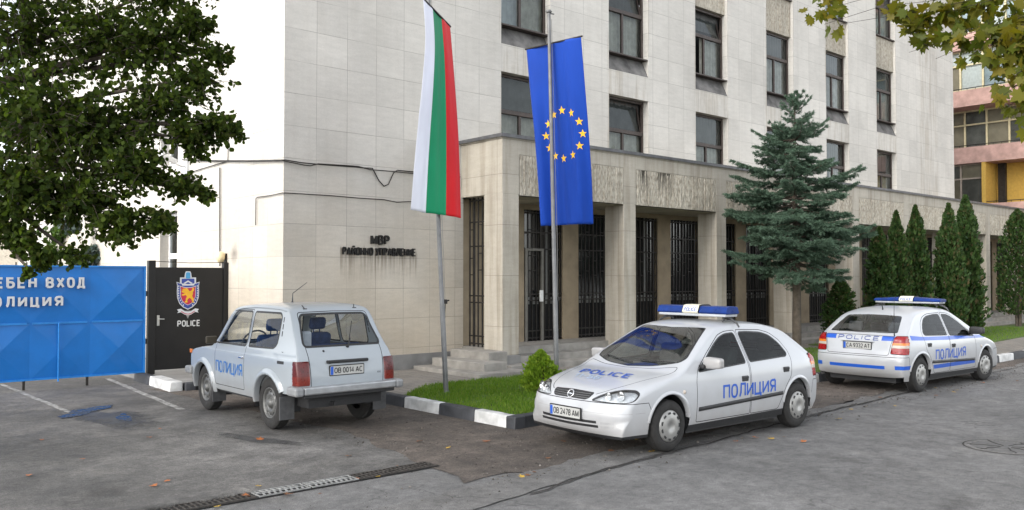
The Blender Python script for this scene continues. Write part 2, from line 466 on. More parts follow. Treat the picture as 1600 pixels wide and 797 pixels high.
U0, V0 = 6.97, 14.30
def stone_mat(name, c1, c2, joint=(.10, .09, .075), jw=.645, jh=.596, dirt=.5, mort=.0045, warm_low=True, keep_lo=.36, stains=True, streak=.09, growth=False):
    """limestone facing slabs: joints that come and go, weathering, run-off streaks"""
    m, nt, p = nodes_of(name)
    g = geo_pos(nt); x, y, z = xyz(nt, g)
    gn = nt.nodes.new('ShaderNodeNewGeometry'); nx, ny, nz = xyz(nt, gn.outputs['Normal'])
    side = mth(nt, 'GREATER_THAN', mth(nt, 'ABSOLUTE', nx), .7)
    hx = mth(nt, 'SUBTRACT', x, U0); hy = mth(nt, 'SUBTRACT', y, V0)
    h = mth(nt, 'ADD', mth(nt, 'MULTIPLY', hy, side), mth(nt, 'MULTIPLY', hx, mth(nt, 'SUBTRACT', 1., side)))
    wob = mth(nt, 'MULTIPLY', mth(nt, 'SUBTRACT', noise(nt, g, 1.1, 2), .5), .012)
    vec = comb(nt, mth(nt, 'ADD', h, wob), mth(nt, 'ADD', mth(nt, 'ADD', z, .048), wob), 0.)
    b = nt.nodes.new('ShaderNodeTexBrick'); b.offset = 0.
    b.inputs['Scale'].default_value = 1; b.inputs['Brick Width'].default_value = jw; b.inputs['Row Height'].default_value = jh
    b.inputs['Mortar Size'].default_value = mort; b.inputs['Mortar Smooth'].default_value = .2
    b.inputs['Color1'].default_value = rgba(c1); b.inputs['Color2'].default_value = rgba(c2); b.inputs['Mortar'].default_value = rgba(tuple((a+q)/2 for a, q in zip(c1, c2)))
    nt.links.new(vec, b.inputs['Vector'])
    c = b.outputs['Color']
    hv = comb(nt, h, z, 0.)
    # veins and flecks of the stone
    c = mixc(nt, .35, c, ramp(nt, noise(nt, scaled(nt, hv, (2.2, 9, 1)), 1.4, 6, .65), [(.3, .78), (.7, 1.12)]), 'MULTIPLY')
    c = mixc(nt, .30, c, ramp(nt, noise(nt, hv, 28, 4, .7), [(.3, .8), (.7, 1.12)]), 'MULTIPLY')
    # large weathering and streaks below ledges
    c = mixc(nt, dirt, c, ramp(nt, noise(nt, hv, .45, 5, .6), [(.33, (.70, .69, .68)), (.62, (1.04, 1.03, 1.02))]), 'MULTIPLY')
    c = mixc(nt, streak, c, ramp(nt, noise(nt, scaled(nt, hv, (5.5, .35, 1)), 1., 4, .6), [(.36, (.62, .58, .53)), (.56, (1, 1, 1))]), 'MULTIPLY')
    if stains:
        fr_ = mth(nt, 'FRACT', mth(nt, 'DIVIDE', mth(nt, 'SUBTRACT', x, 12.05), 3.497))
        inw = mth(nt, 'MULTIPLY', mth(nt, 'MULTIPLY', mth(nt, 'LESS_THAN', fr_, .46), mth(nt, 'GREATER_THAN', x, 12.05)), mth(nt, 'SUBTRACT', 1., side))
        sk = ramp(nt, noise(nt, scaled(nt, hv, (7, .5, 1)), 1., 4, .65), [(.40, .5), (.55, 0.)])
        c = mixc(nt, mth(nt, 'MULTIPLY', inw, sk), c, (.66, .60, .52), 'MULTIPLY')
    if warm_low:   # splash dirt and old polish on the lowest courses
        lowf = ramp(nt, mth(nt, 'ADD', mth(nt, 'MULTIPLY', z, .16), mth(nt, 'MULTIPLY', noise(nt, hv, .8, 5), .5)), [(.30, 1.), (.95, 0.)])
        c = mixc(nt, mth(nt, 'MULTIPLY', lowf, .9), c, (.88, .79, .67), 'MULTIPLY')
    if stains:   # rust that ran down from the metal letters
        inx = mth(nt, 'MULTIPLY', mth(nt, 'GREATER_THAN', x, 8.12), mth(nt, 'LESS_THAN', x, 9.9))
        fall = ramp(nt, mth(nt, 'ADD', mth(nt, 'MULTIPLY', mth(nt, 'SUBTRACT', 2.48, z), 1.25), mth(nt, 'MULTIPLY', noise(nt, scaled(nt, hv, (16, .2, 1)), 1., 3), .5)), [(.20, 0.), (.26, .85), (.62, .5), (1., 0.)])
        st = ramp(nt, noise(nt, scaled(nt, hv, (21, .5, 1)), 1., 3, .7), [(.44, 0.), (.6, 1.)])
        sf = mth(nt, 'MULTIPLY', mth(nt, 'MULTIPLY', fall, st), mth(nt, 'MULTIPLY', inx, mth(nt, 'SUBTRACT', 1., side)))
        c = mixc(nt, mth(nt, 'MULTIPLY', sf, .85, True), c, (.11, .078, .045))
        # soot above the wall lamp
        dz = mth(nt, 'SUBTRACT', z, 2.42); dy = mth(nt, 'SUBTRACT', y, 16.45)
        rr = mth(nt, 'SQRT', mth(nt, 'ADD', mth(nt, 'POWER', mth(nt, 'MULTIPLY', mth(nt, 'ABSOLUTE', dy), 3.2), 2.), mth(nt, 'POWER', mth(nt, 'MULTIPLY', mth(nt, 'ABSOLUTE', dz), 3.0), 2.)))
        so = ramp(nt, mth(nt, 'ADD', rr, mth(nt, 'MULTIPLY', noise(nt, hv, 6, 4), .6)), [(.3, .75), (1.1, 0.)])
        c = mixc(nt, mth(nt, 'MULTIPLY', so, side), c, (.12, .10, .085))
    if growth:   # black growth that ran down two of the hewn panels
        inx = mth(nt, 'ADD', ramp(nt, mth(nt, 'MULTIPLY', mth(nt, 'ABSOLUTE', mth(nt, 'SUBTRACT', x, 15.30)), 1.), [(.10, 1.), (.22, 0.)]), ramp(nt, mth(nt, 'ABSOLUTE', mth(nt, 'SUBTRACT', x, 16.05)), [(.18, 1.), (.36, 0.)]))
        fall = ramp(nt, mth(nt, 'ADD', mth(nt, 'MULTIPLY', mth(nt, 'SUBTRACT', 4.44, z), 1.), mth(nt, 'MULTIPLY', noise(nt, scaled(nt, hv, (9, .3, 1)), 1., 3), .6)), [(.30, 1.), (.95, 0.)])
        st = ramp(nt, noise(nt, scaled(nt, hv, (24, 1.2, 1)), 1., 4, .7), [(.42, 0.), (.54, 1.)])
        c = mixc(nt, mth(nt, 'MULTIPLY', mth(nt, 'MULTIPLY', inx, fall, True), st), c, (.028, .026, .018))
        # darker mottling stretched upright, like the tool marks
        c = mixc(nt, .8, c, ramp(nt, noise(nt, scaled(nt, hv, (26, 9, 1)), 1., 3, .6), [(.36, (.52, .49, .45)), (.56, (1.06, 1.05, 1.03))]), 'MULTIPLY')
    fac = mth(nt, 'MULTIPLY', b.outputs['Fac'], ramp(nt, noise(nt, hv, .9, 3), [(keep_lo, .25), (keep_lo + .2, 1.)]))
    c = mixc(nt, mth(nt, 'MULTIPLY', fac, .6), c, joint)
    nt.links.new(c, p.inputs['Base Color']); p.inputs['Roughness'].default_value = .72
    p.inputs['Specular IOR Level'].default_value = .3
    bump(nt, p, mth(nt, 'SUBTRACT', mth(nt, 'MULTIPLY', noise(nt, hv, 40, 4), .5), fac), .35, .01)
    return m
M_STONE = stone_mat('limestone_facing', (.635, .61, .562), (.57, .548, .505))
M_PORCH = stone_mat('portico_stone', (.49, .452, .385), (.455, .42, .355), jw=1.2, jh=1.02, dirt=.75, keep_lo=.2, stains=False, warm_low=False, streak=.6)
M_PLINTH = plain('grey_plinth', (.22, .215, .205), .75, var=.2, scale=3, bump_s=.2)
M_STEP = plain('worn_step_stone', (.26, .245, .22), .75, var=.25, scale=4, bump_s=.25)
M_SOOT = plain('dirty_sill_stone', (.12, .115, .11), .85, var=.55, scale=3.5, bump_s=.4)
M_ROUGH = stone_mat('rough_hewn_stone', (.48, .445, .375), (.455, .42, .355), jw=30, jh=30, dirt=.6, stains=False, warm_low=False, streak=.5, growth=True)
M_FLASH = plain('roof_flashing', (.10, .10, .105), .5, .3, var=.3, scale=6)
M_FRAME = plain('brown_window_frame', (.050, .036, .030), .55, var=.3, scale=12)
M_LIGHTFRAME = plain('pale_door_metal', (.15, .143, .125), .5, .2, var=.15)
M_WHITEFRAME = plain('white_window_frame', (.7, .7, .69), .5)
M_IRON = plain('black_iron', (.034, .030, .027), .5, .5, var=.3)
M_GLASS = thin_glass('window_glass', (.76, .80, .80), (.95, 1, 1), 1.38, .01, .0)
M_DARKGLASS = plain('dark_door_glass', (.015, .016, .017), .12, var=.2, spec=.8)
M_CURTAIN = plain('faded_curtain', (.36, .345, .30), .95, var=.25, scale=5)
M_CURTAIN2 = plain('pale_curtain', (.42, .44, .45), .95, var=.15, scale=5)
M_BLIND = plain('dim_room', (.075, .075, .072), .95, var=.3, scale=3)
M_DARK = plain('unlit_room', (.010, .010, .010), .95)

# ------------------------------------------------------------------ ground
def sheet(name, outline, z, mat, wob=0., step=.25, seed=1):
    """flat sheet with an uneven, broken edge"""
    r_ = random.Random(seed); pts = []
    for i in range(len(outline)):
        a, b = Vector(outline[i][:2]), Vector(outline[(i+1) % len(outline)][:2])
        w_ = outline[i][2] if len(outline[i]) > 2 else wob
        n = max(1, int((b-a).length / step)) if w_ else 1
        e = (b-a).normalized() if (b-a).length else Vector((1, 0)); nn = Vector((-e.y, e.x))
        off = 0
        for k in range(n):
            off = off*.7 + r_.uniform(-w_, w_) if w_ else 0
            pts.append(a.lerp(b, k/n) + nn*(off if 0 < k else 0))
    bm = bmesh.new()
    f = bm.faces.new([bm.verts.new((p.x, p.y, z)) for p in pts])
    if f.normal.z < 0: f.normal_flip()
    bmesh.ops.triangulate(bm, faces=bm.faces[:])
    me = bpy.data.meshes.new(name); bm.to_mesh(me); bm.free(); me.materials.append(mat)
    for p in me.polygons:
        if p.normal.z < 0: p.flip()
    return tag(link_mesh(name, me), kind='structure')

gm = MB()
gm.add([(-500, -500, 0), (500, -500, 0), (500, 500, 0), (-500, 500, 0)], [(0, 1, 2, 3)])
tag(gm.build('street', M_STREET), kind='structure')
sheet('driveway', [(-30, 7.0, 0), (1.7, 7.30, .012), (5.9, 7.30, 0), (5.9, 14.7, 0), (5.3, 16.2, 0), (5.3, 60, 0), (-30, 60, 0)], .004, M_DRIVE, seed=3)
sheet('parking_strip', [(5.15, 7.32, .09), (5.0, 6.45, .10), (6.4, 6.25, .07), (8.5, 6.38, .07), (11.8, 6.62, .06), (15.6, 6.78, .08), (22, 7.0, .05), (60, 8.0, 0), (60, 9.5, 0), (20, 9.5, 0), (7.9, 9.5, 0), (7.9, 15.5, 0), (5.0, 15.5, 0), (5.15, 14.7, .03), (5.45, 10.2, .08), (5.35, 8.2, .05)], .007, M_DIRT, seed=5)
def ribbon_sheet(name, us, lo, wid, z, mat, seed):
    r_ = random.Random(seed); f, g = pchip(us, lo), pchip(us, wid); n = int((us[-1]-us[0])/.12); A, B = [], []; p = q = 0
    for k in range(n+1):
        u = us[0] + (us[-1]-us[0])*k/n; p = p*.75 + r_.uniform(-.025, .025); q = q*.75 + r_.uniform(-.05, .05); w = float(g(u))
        A.append((u, float(f(u)) + p, z)); B.append((u, float(f(u)) + p + max(.03, w + q), z))
    mb = MB(); mb.add(A + B, [(k, k+1, n+2+k, n+1+k) for k in range(n)])
    return tag(mb.build(name, mat), kind='structure')
ribbon_sheet('gutter_strip', [-3, 3, 4.8, 6.4, 8.5, 11.8, 15.6, 22], [4.8, 5.45, 5.72, 5.98, 6.16, 6.42, 6.6, 6.9], [.6, .6, .62, .46, .34, .24, .2, .16], .0105, M_GUTTER, 8)
M_CRACK = plain('crack_dirt', (.028, .025, .022), .95)
ribbon_sheet('road_crack', [5.2, 6.4, 8.5, 11.8, 15], [5.72, 5.95, 6.13, 6.40, 6.56], [.003, .010, .006, .011, .004], .0135, M_CRACK, 9)

def slab(name, poly, z0, z1, mat, kind='structure'):
    mb = MB()
    mb.prism(list(poly), lambda a, b, d: (a, b, z1 + d), z0 - z1)
    return tag(mb.build(name, mat, recalc=True), kind=kind)
slab('pavement', [(7.36, 8.46), (20.55, 8.46), (20.55, 7.62), (70, 8.6), (70, 16), (7.36, 16)], -.3, .125, M_PAVE)
slab('gate_pavement', [(5.36, 14.95), (7.1, 14.95), (7.1, 20), (5.36, 20)], -.3, .118, M_PLINTH)
slab('corner_pavement', [(7.0, 11.75), (7.355, 11.75), (7.355, 14.945), (7.0, 14.945)], -.3, .121, M_PLINTH)
M_SOIL = plain('lawn_soil', (.07, .115, .020), .95, var=.4, scale=6, bump_s=.5)
LAWN1 = [(7.37, 8.47), (20.3, 8.47), (20.3, 11.5), (9.2, 11.78), (8.3, 11.78), (7.38, 11.0)]
LAWN2 = [(21.2, 8.9), (40, 10.4), (40, 12.2), (21.2, 12.2)]
slab('lawn', LAWN1, -.2, .150, M_SOIL)
slab('lawn', LAWN2, -.2, .145, M_SOIL)

# painted line on the driveway
M_PAINT = plain('worn_white_paint', (.52, .52, .50), .8, var=.35, scale=14)
def flat_strip(name, a, b, w, z, mat):
    a, b = Vector(a), Vector(b); e = (b-a).normalized(); n = Vector((-e.y, e.x))*w/2
    mb = MB(); k = 24; r_ = random.Random(4)
    L = [a.lerp(b, i/k) + n*(1+r_.uniform(-.25, .1)) for i in range(k+1)]; Rr = [a.lerp(b, i/k) - n*(1+r_.uniform(-.25, .1)) for i in range(k+1)]
    mb.add([(p.x, p.y, z) for p in L+Rr], [(i, k+1+i, k+2+i, i+1) for i in range(k)])
    return tag(mb.build(name, mat), kind='structure')
def worn_paint():
    m, nt, p = nodes_of('worn_line_paint')
    g = geo_pos(nt)
    f = ramp(nt, noise(nt, g, 7, 6, .7), [(.42, 0.), (.6, 1.)])
    nt.links.new(mixc(nt, f, (.13, .125, .117), (.36, .355, .34)), p.inputs['Base Color']); p.inputs['Roughness'].default_value = .85
    return m
M_LINE = worn_paint()
flat_strip('painted_line', (4.95, 17.6), (4.62, 12.75), .11, .0085, M_LINE)
flat_strip('painted_line', (3.22, 18.0), (3.31, 13.3), .09, .0085, M_LINE)

# puddle in front of the gate
def water_mat():
    m, nt, p = nodes_of('puddle_water')
    p.inputs['Base Color'].default_value = (.05, .05, .048, 1)
    g = geo_pos(nt); nt.links.new(ramp(nt, noise(nt, g, 9, 4), [(.38, .03), (.58, .42)]), p.inputs['Roughness'])
    bump(nt, p, noise(nt, g, 30, 3), .05, .01); p.inputs['IOR'].default_value = 1.33
    p.inputs['Specular IOR Level'].default_value = .5
    return m
M_WATER = water_mat()
def blob(name, cx, cy, rx, ry, z, mat, seed, rot=0):
    r_ = random.Random(seed); k = 56; ph = [r_.uniform(0, 6.28) for _ in range(5)]
    mb = MB(); pts = []
    for i in range(k):
        t = 2*PI*i/k; q = 1 + .22*math.sin(2*t+ph[0]) + .16*math.sin(3*t+ph[1]) + .10*math.sin(5*t+ph[2]) + .06*math.sin(9*t+ph[3])
        a, b = rx*q*math.cos(t), ry*q*math.sin(t)
        pts.append((cx + a*math.cos(rot) - b*math.sin(rot), cy + a*math.sin(rot) + b*math.cos(rot), z))
    mb.add(pts, [tuple(range(k))])
    return tag(mb.build(name, mat), kind='structure')
M_DAMP = asphalt_mat('damp_asphalt', (.070, .069, .068), crack=0, stain=.4, rough=.5)
blob('puddle', 3.50, 13.5, .20, .50, .0125, M_WATER, 5, -.9)
blob('puddle', 3.75, 12.55, .09, .34, .0125, M_WATER, 11, -.3)
def soften(m):
    """let a stain fade out towards its uneven margin"""
    nt = m.node_tree; p = nt.nodes['Principled BSDF']; tc = nt.nodes.new('ShaderNodeTexCoord'); x, y, z = xyz(nt, tc.outputs['Generated'])
    dx, dy = mth(nt, 'SUBTRACT', x, .5), mth(nt, 'SUBTRACT', y, .5)
    d = mth(nt, 'SQRT', mth(nt, 'ADD', mth(nt, 'MULTIPLY', dx, dx), mth(nt, 'MULTIPLY', dy, dy)))
    f = ramp(nt, mth(nt, 'ADD', d, mth(nt, 'MULTIPLY', mth(nt, 'SUBTRACT', noise(nt, geo_pos(nt), 3.5, 7, .7), .5), .55)), [(.14, .9), (.40, 0.)])
    nt.links.new(f, p.inputs['Alpha'])
soften(M_DAMP)
blob('damp_patch', 3.62, 12.6, .42, 1.5, .0095, M_DAMP, 9, .16)
blob('damp_patch', 4.45, 9.9, .14, 1.0, .0088, M_DAMP, 19, .32)

# ------------------------------------------------------------------ kerb stones
M_KW = plain('white_kerb_paint', (.50, .50, .49), .75, var=.28, scale=5, bump_s=.3, bscale=25)
M_KB = plain('black_kerb_paint', (.035, .037, .042), .7, var=.35, scale=5, bump_s=.3, bscale=25)
def kerb(a, b, mat, label, w=.17, h=.165, group='painted kerb stones'):
    a, b = Vector((a[0], a[1])), Vector((b[0], b[1])); L = (b-a).length
    mb = MB(); bm = bmesh.new(); bmesh.ops.create_cube(bm, size=1)
    for v in bm.verts: v.co = Vector((v.co.x*(L-.012), (v.co.y+.5)*w, (v.co.z+.5)*(h+.15)-.15))
    for v in bm.verts:
        if v.co.z > 0 and v.co.y < .01: v.co.y += .025
    bmesh.ops.bevel(bm, geom=bm.edges[:], offset=.02, segments=3, profile=.5, affect='EDGES')
    bmesh.ops.subdivide_edges(bm, edges=[e for e in bm.edges if e.calc_length() > .3], cuts=7, use_grid_fill=True)
    r_ = random.Random(int(a.x*1000+a.y*77))
    for v in bm.verts: v.co += Vector((r_.uniform(-1, 1), r_.uniform(-1, 1), r_.uniform(-1, 1)))*.004
    mb.bm(bm, smooth=True)
    o = mb.build('kerb_stone', mat)
    c = (a+b)/2; o.location = (c.x, c.y, 0); o.rotation_euler = (0, 0, math.atan2(b.y-a.y, b.x-a.x))
    return tag(o, label, 'kerb stone', group, 'thing')
# along the driveway side of the lawn: right side of each stone is its top back edge
ks = [(11.55, 10.78, M_KB, 'short dark kerb stone beside the rear bumper of the small off-roader'),
      (10.78, 9.92, M_KW, 'white painted kerb stone nearest the thinner tricolour flagpole'),
      (9.92, 9.12, M_KB, 'black painted kerb stone between two white ones along the lawn'),
      (9.12, 8.42, M_KW, 'white painted kerb stone next to the black corner of the lawn')]
for v1, v2, m, lb in ks:
    kerb((7.19 + (11.55-v1)*.012, v1), (7.19 + (11.55-v2)*.012, v2), m, lb)
kerb((7.225, 8.40), (7.225, 8.27), M_KB, 'black painted corner kerb stone of the lawn', w=.2)
xs = [7.23, 8.15, 9.1, 10.05, 11.0, 11.95, 12.9, 13.85, 14.8, 15.75, 16.7, 17.65, 18.6, 19.55, 20.4]
for i in range(len(xs)-1):
    m = M_KB if i % 2 == 0 else M_KW
    lb = 'black painted kerb stone in front of the white hatchback, next to the lawn corner' if i == 0 else ('white' if i % 2 else 'black') + ' painted kerb stone hidden behind the two parked police hatchbacks'
    if i == 7: lb = 'white kerb stone showing in the gap between the two police hatchbacks'
    kerb((xs[i], 8.28), (xs[i+1], 8.28), m, lb)
fx = [20.4, 21.35, 22.3, 23.25, 24.2, 25.15, 26.1]
fl = ['black kerb stone hidden by the nose of the farther hatchback', 'white kerb stone just ahead of the farther hatchback', 'black kerb stone ahead of the farther hatchback, right of the white one', 'white kerb stone by the street at the right edge']
for i in range(len(fx)-1):
    kerb((fx[i], 7.46 + (fx[i]-20.4)*.02), (fx[i+1], 7.46 + (fx[i+1]-20.4)*.02), M_KW if i % 2 else M_KB, fl[min(i, 3)] if i < 4 else 'kerb stone by the street beyond the right edge')
# by the black gate
kerb((5.2, 16.9), (5.2, 16.05), M_KB, 'dark kerb stone at the foot of the black gate post', group=None)
kerb((5.2, 16.03), (5.16, 14.85), M_KW, 'white painted kerb end standing alone by the blue gate', w=.24, h=.17, group=None)
kerb((5.42, 14.78), (6.3, 14.78), M_KB, 'dark kerb stone in front of the black gate, near the off-roader', w=.16, h=.14, group=None)
kerb((6.3, 14.78), (7.2, 14.78), M_KB, 'dark kerb stone hidden behind the small off-roader', w=.16, h=.14, group=None)

# ------------------------------------------------------------------ police building
def wall_grid(mb, fn, a0, a1, z0, z1, holes, mi=0, flip=False):
    """rectangular wall with rectangular holes; fn(a, z, depth) -> point; hole = (a0, a1, z0, z1, reveal depth)"""
    A = sorted({a0, a1} | {h[0] for h in holes} | {h[1] for h in holes}); Z = sorted({z0, z1} | {h[2] for h in holes} | {h[3] for h in holes})
    for i in range(len(A)-1):
        for j in range(len(Z)-1):
            ca, cz = (A[i]+A[i+1])/2, (Z[j]+Z[j+1])/2
            if any(h[0] < ca < h[1] and h[2] < cz < h[3] for h in holes): continue
            q = [fn(A[i], Z[j], 0), fn(A[i+1], Z[j], 0), fn(A[i+1], Z[j+1], 0), fn(A[i], Z[j+1], 0)]
            mb.add(q, [(3, 2, 1, 0) if flip else (0, 1, 2, 3)], mi)
    for h in holes:
        d = h[4]
        if not d: continue
        c = [(h[0], h[2]), (h[1], h[2]), (h[1], h[3]), (h[0], h[3])]
        for k in range(4):
            p, q = c[k], c[(k+1) % 4]
            f = [fn(p[0], p[1], 0), fn(p[0], p[1], d), fn(q[0], q[1], d), fn(q[0], q[1], 0)]
            mb.add(f, [(3, 2, 1, 0) if flip else (0, 1, 2, 3)], mi)

station = empty('police_station', (U0, V0, 0), 0, 'large pale stone office block with flags before it and a columned ground floor', 'building')
def part(mb, name, mats, parent=station, **kw):
    o = mb.build(name, mats, None, **kw)
    o.parent = parent
    w = Vector((0, 0, 0)); q = parent
    while q is not None: w = w + q.location; q = q.parent
    o.matrix_parent_inverse = Matrix.Translation(-w)
    return o
fB = lambda a, z, d: (a, V0 + d, z)
fA = lambda a, z, d: (U0 + d, a, z)
WCOL = [12.11 + 3.497*k for k in range(6)]
UEND = 36.18
TOP = 17.0
holes = []
for u in WCOL:
    holes.append((u, u+1.5, 4.40, 6.51, .24)); holes.append((u, u+1.5, 7.13, 12.5, .24))
wmb = MB()
wall_grid(wmb, fB, U0, UEND, 3.9, TOP, holes)
wall_grid(wmb, fB, U0, 11.06, .42, 3.9, [])
wmb.add([(11.06, V0, .42), (11.06, V0+.4, .42), (11.06, V0+.4, 3.9), (11.06, V0, 3.9)], [(0, 1, 2, 3)])
wall_grid(wmb, fA, V0, 36, .42, TOP, [(19.62, 20.75, 1.2, 3.48, .3), (19.62, 20.75, 4.56, 6.5, .3)], flip=True)
wmb.add([(UEND, V0, 3.9), (UEND, 36, 3.9), (UEND, 36, TOP), (UEND, V0, TOP)], [(0, 1, 2, 3)])
wmb.add([(U0, 36, 0), (UEND, 36, 0), (UEND, 36, TOP), (U0, 36, TOP)], [(3, 2, 1, 0)])
part(wmb, 'wall', M_STONE)
rmb = MB(); rmb.box((U0+.05, V0+.05, TOP), (UEND-.05, 35.95, TOP+.3)); part(rmb, 'roof', M_FLASH)
pmb = MB(); pmb.box((U0-.035, V0-.035, -.1), (11.0, V0+.3, .42)); pmb.box((U0-.035, V0+.301, -.1), (U0+.3, 36, .42)); part(pmb, 'plinth', M_PLINTH)

def window_part(u, z0, z1, tilt=0., open_left=False, kind=0, sill=None):
    """brown timber window: tall lower casements under a transom light"""
    mb = MB(); v = V0 + .17; w = 1.5; t = .055
    zt = z0 + (z1-z0)*.60
    mb.bbox((u, v, z0), (u+t, v+.07, z1), .006); mb.bbox((u+w-t, v, z0), (u+w, v+.07, z1), .006)
    mb.bbox((u+t, v+.002, z0), (u+w-t, v+.068, z0+t*1.1), .006); mb.bbox((u+t, v+.002, z1-t), (u+w-t, v+.068, z1), .006)
    mb.bbox((u+t, v-.01, zt-.05), (u+w-t, v+.066, zt+.05), .008)
    mid = u + w*.47
    if open_left: mid = u + w*.42
    mb.bbox((mid-.035, v+.004, z0+t), (mid+.035, v+.06, zt-.05), .006)
    mb.box((u-.03, v-.16, z0-.035), (u+w+.03, v+.08, z0-.003))
    fr = part(mb, 'window', M_FRAME)
    def pane(a0, a1, b0, b1, lean=0., d=.035):
        g_ = MB(); y = v + d
        g_.add([(a0, y, b0), (a1, y, b0), (a1, y+lean, b1), (a0, y+lean, b1)], [(0, 1, 2, 3)])
        return g_
    glass = MB()
    for a0, a1, b0, b1, ln in ((mid+.036, u+w-t, z0+t, zt-.05, 0), (u+t, u+w-t, zt+.051, z1-t, tilt)) + (() if open_left else ((u+t, mid-.036, z0+t, zt-.05, 0),)):
        g_ = pane(a0, a1, b0, b1, ln); glass.add(g_.v, g_.f)
    po = glass.build('pane', M_GLASS); po.parent = fr
    if tilt:
        sb = MB(); y = v + .03
        for a0, a1 in ((u+t, u+t+.05), (u+w-t-.05, u+w-t)):
            sb.add([(a0, y, zt+.05), (a1, y, zt+.05), (a1, y+tilt, z1-t), (a0, y+tilt, z1-t), (a0, y+.04, zt+.05), (a1, y+.04, zt+.05), (a1, y+tilt+.04, z1-t), (a0, y+tilt+.04, z1-t)], [(0, 1, 2, 3), (0, 4, 7, 3), (1, 2, 6, 5)])
        sb.box((u+t, y+tilt-.01, z1-t-.05), (u+w-t, y+tilt+.04, z1-t-.002))
        so = sb.build('sash', M_FRAME); so.parent = fr
    cb = MB(); n = 40; r_ = random.Random(int(u*10+z0))
    yc = v + .16
    def drape(a0, a1, b0, b1, mi, amp=.018):
        k = max(4, int((a1-a0)/.03)); ph = r_.uniform(0, 6)
        ys = [yc + amp*math.sin(i*1.35+ph) + amp*.6*math.sin(i*.53+ph*2) for i in range(k+1)]
        P = [(a0+(a1-a0)*i/k, ys[i], b0) for i in range(k+1)] + [(a0+(a1-a0)*i/k, ys[i], b1) for i in range(k+1)]
        cb.add(P, [(i, i+1, k+2+i, k+1+i) for i in range(k)], mi, True)
    if kind == 0: drape(u, u+w, z0, zt, 0); drape(u, u+w, zt+.1, z1, 2, .004)
    elif kind == 1: drape(u+.0, u+w*.47, z0, zt, 1); drape(u+w*.47, u+w, z0, zt, 0); drape(u, u+w, zt, z1, 2, .004)
    elif kind == 2: drape(mid, u+w, z0, zt, 0); drape(u, u+w, zt+.2, z1, 2, .004)
    elif kind == 3: drape(u, u+w, z0, z1, 1)
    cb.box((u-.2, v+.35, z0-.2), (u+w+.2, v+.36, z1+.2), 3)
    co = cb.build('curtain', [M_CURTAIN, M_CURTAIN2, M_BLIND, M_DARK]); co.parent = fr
    if sill:
        s_ = MB(); zz = sill
        s_.add([(u, V0+.004, zz), (u+w, V0+.004, zz), (u+w, V0+.2, z0-.04), (u, V0+.2, z0-.04)], [(0, 1, 2, 3)])
        s_.add([(u, V0+.2, zz), (u+w, V0+.2, zz), (u+w, V0+.2, z0-.04), (u, V0+.2, z0-.04)], [(3, 2, 1, 0)])
        s_.add([(u, V0+.004, zz), (u, V0+.2, z0-.04), (u, V0+.2, zz)], [(0, 1, 2)]); s_.add([(u+w, V0+.004, zz), (u+w, V0+.2, z0-.04), (u+w, V0+.2, zz)], [(2, 1, 0)])
        so = s_.build('sill', M_SOOT); so.parent = fr
    return fr
for k, u in enumerate(WCOL):
    window_part(u, 4.42, 6.50, tilt=[0, .14, 0, 0, 0, 0][k], kind=[0, 0, 0, 0, 2, 0][k])
    window_part(u, 7.60, 9.47, tilt=[0, .14, .16, 0, 0, 0][k], open_left=(k == 2), kind=[1, 0, 2, 0, 0, 0][k], sill=7.13)
    window_part(u, 10.66, 12.48, kind=[0, 0, 0, 0, 3, 1][k])
def rough_slab(mb, u0, u1, z0, z1, v, amp=.03, cell=.03, seed=0, groove=True):
    """hewn stone face: vertical tool gouges and broken ridges"""
    r_ = np.random.default_rng(seed)
    na, nz = max(2, int((u1-u0)/cell)), max(2, int((z1-z0)/(cell*2.4)))
    h = r_.random((nz+1, na+1))
    h = (h + np.roll(h, 1, 0)*1.2 + np.roll(h, 2, 0)*.8) / 3       # stretch along z
    colr = r_.random(na+1); h = h*.62 + colr[None, :]*.38
    h = (h - .5)*2*amp
    h[0, :] = h[-1, :] = 0; h[:, 0] = h[:, -1] = 0
    vv = [(u0+(u1-u0)*i/na, v - .012 - h[j, i], z0+(z1-z0)*j/nz) for j in range(nz+1) for i in range(na+1)]
    ff = [(j*(na+1)+i, j*(na+1)+i+1, (j+1)*(na+1)+i+1, (j+1)*(na+1)+i) for j in range(nz) for i in range(na)]
    mb.add(vv, ff)
for k, u in enumerate(WCOL):
    pb = MB(); rough_slab(pb, u+.002, u+1.498, 9.49, 10.62, V0+.10, .02, .04, 50+k)
    pb.add([(u, V0+.11, 9.485), (u+1.5, V0+.11, 9.485), (u+1.5, V0+.24, 9.485), (u, V0+.24, 9.485)], [(0, 1, 2, 3)])
    part(pb, 'rough_panel', M_ROUGH)
# side windows in the lit wall
for z0, z1 in ((1.22, 3.46), (4.58, 6.48)):
    mb = MB(); x = U0 + .2; a0, a1 = 19.62, 20.75
    mb.bbox((x, a0, z0), (x+.07, a0+.07, z1), .006); mb.bbox((x, a1-.07, z0), (x+.07, a1, z1), .006)
    mb.bbox((x+.002, a0+.07, z0), (x+.068, a1-.07, z0+.07), .006); mb.bbox((x+.002, a0+.07, z1-.07), (x+.068, a1-.07, z1), .006)
    mb.bbox((x-.01, a0+.07, (z0+z1)/2+.05), (x+.06, a1-.07, (z0+z1)/2+.18), .006)
    fr = part(mb, 'window', M_WHITEFRAME)
    g_ = MB(); g_.add([(x+.03, a0, z0), (x+.03, a1, z0), (x+.03, a1, z1), (x+.03, a0, z1)], [(3, 2, 1, 0)])
    po = g_.build('pane', M_GLASS); po.parent = fr
    g_ = MB(); g_.box((x+.25, a0-.3, z0-.3), (x+.26, a1+.3, z1+.3)); po = g_.build('curtain', M_BLIND); po.parent = fr

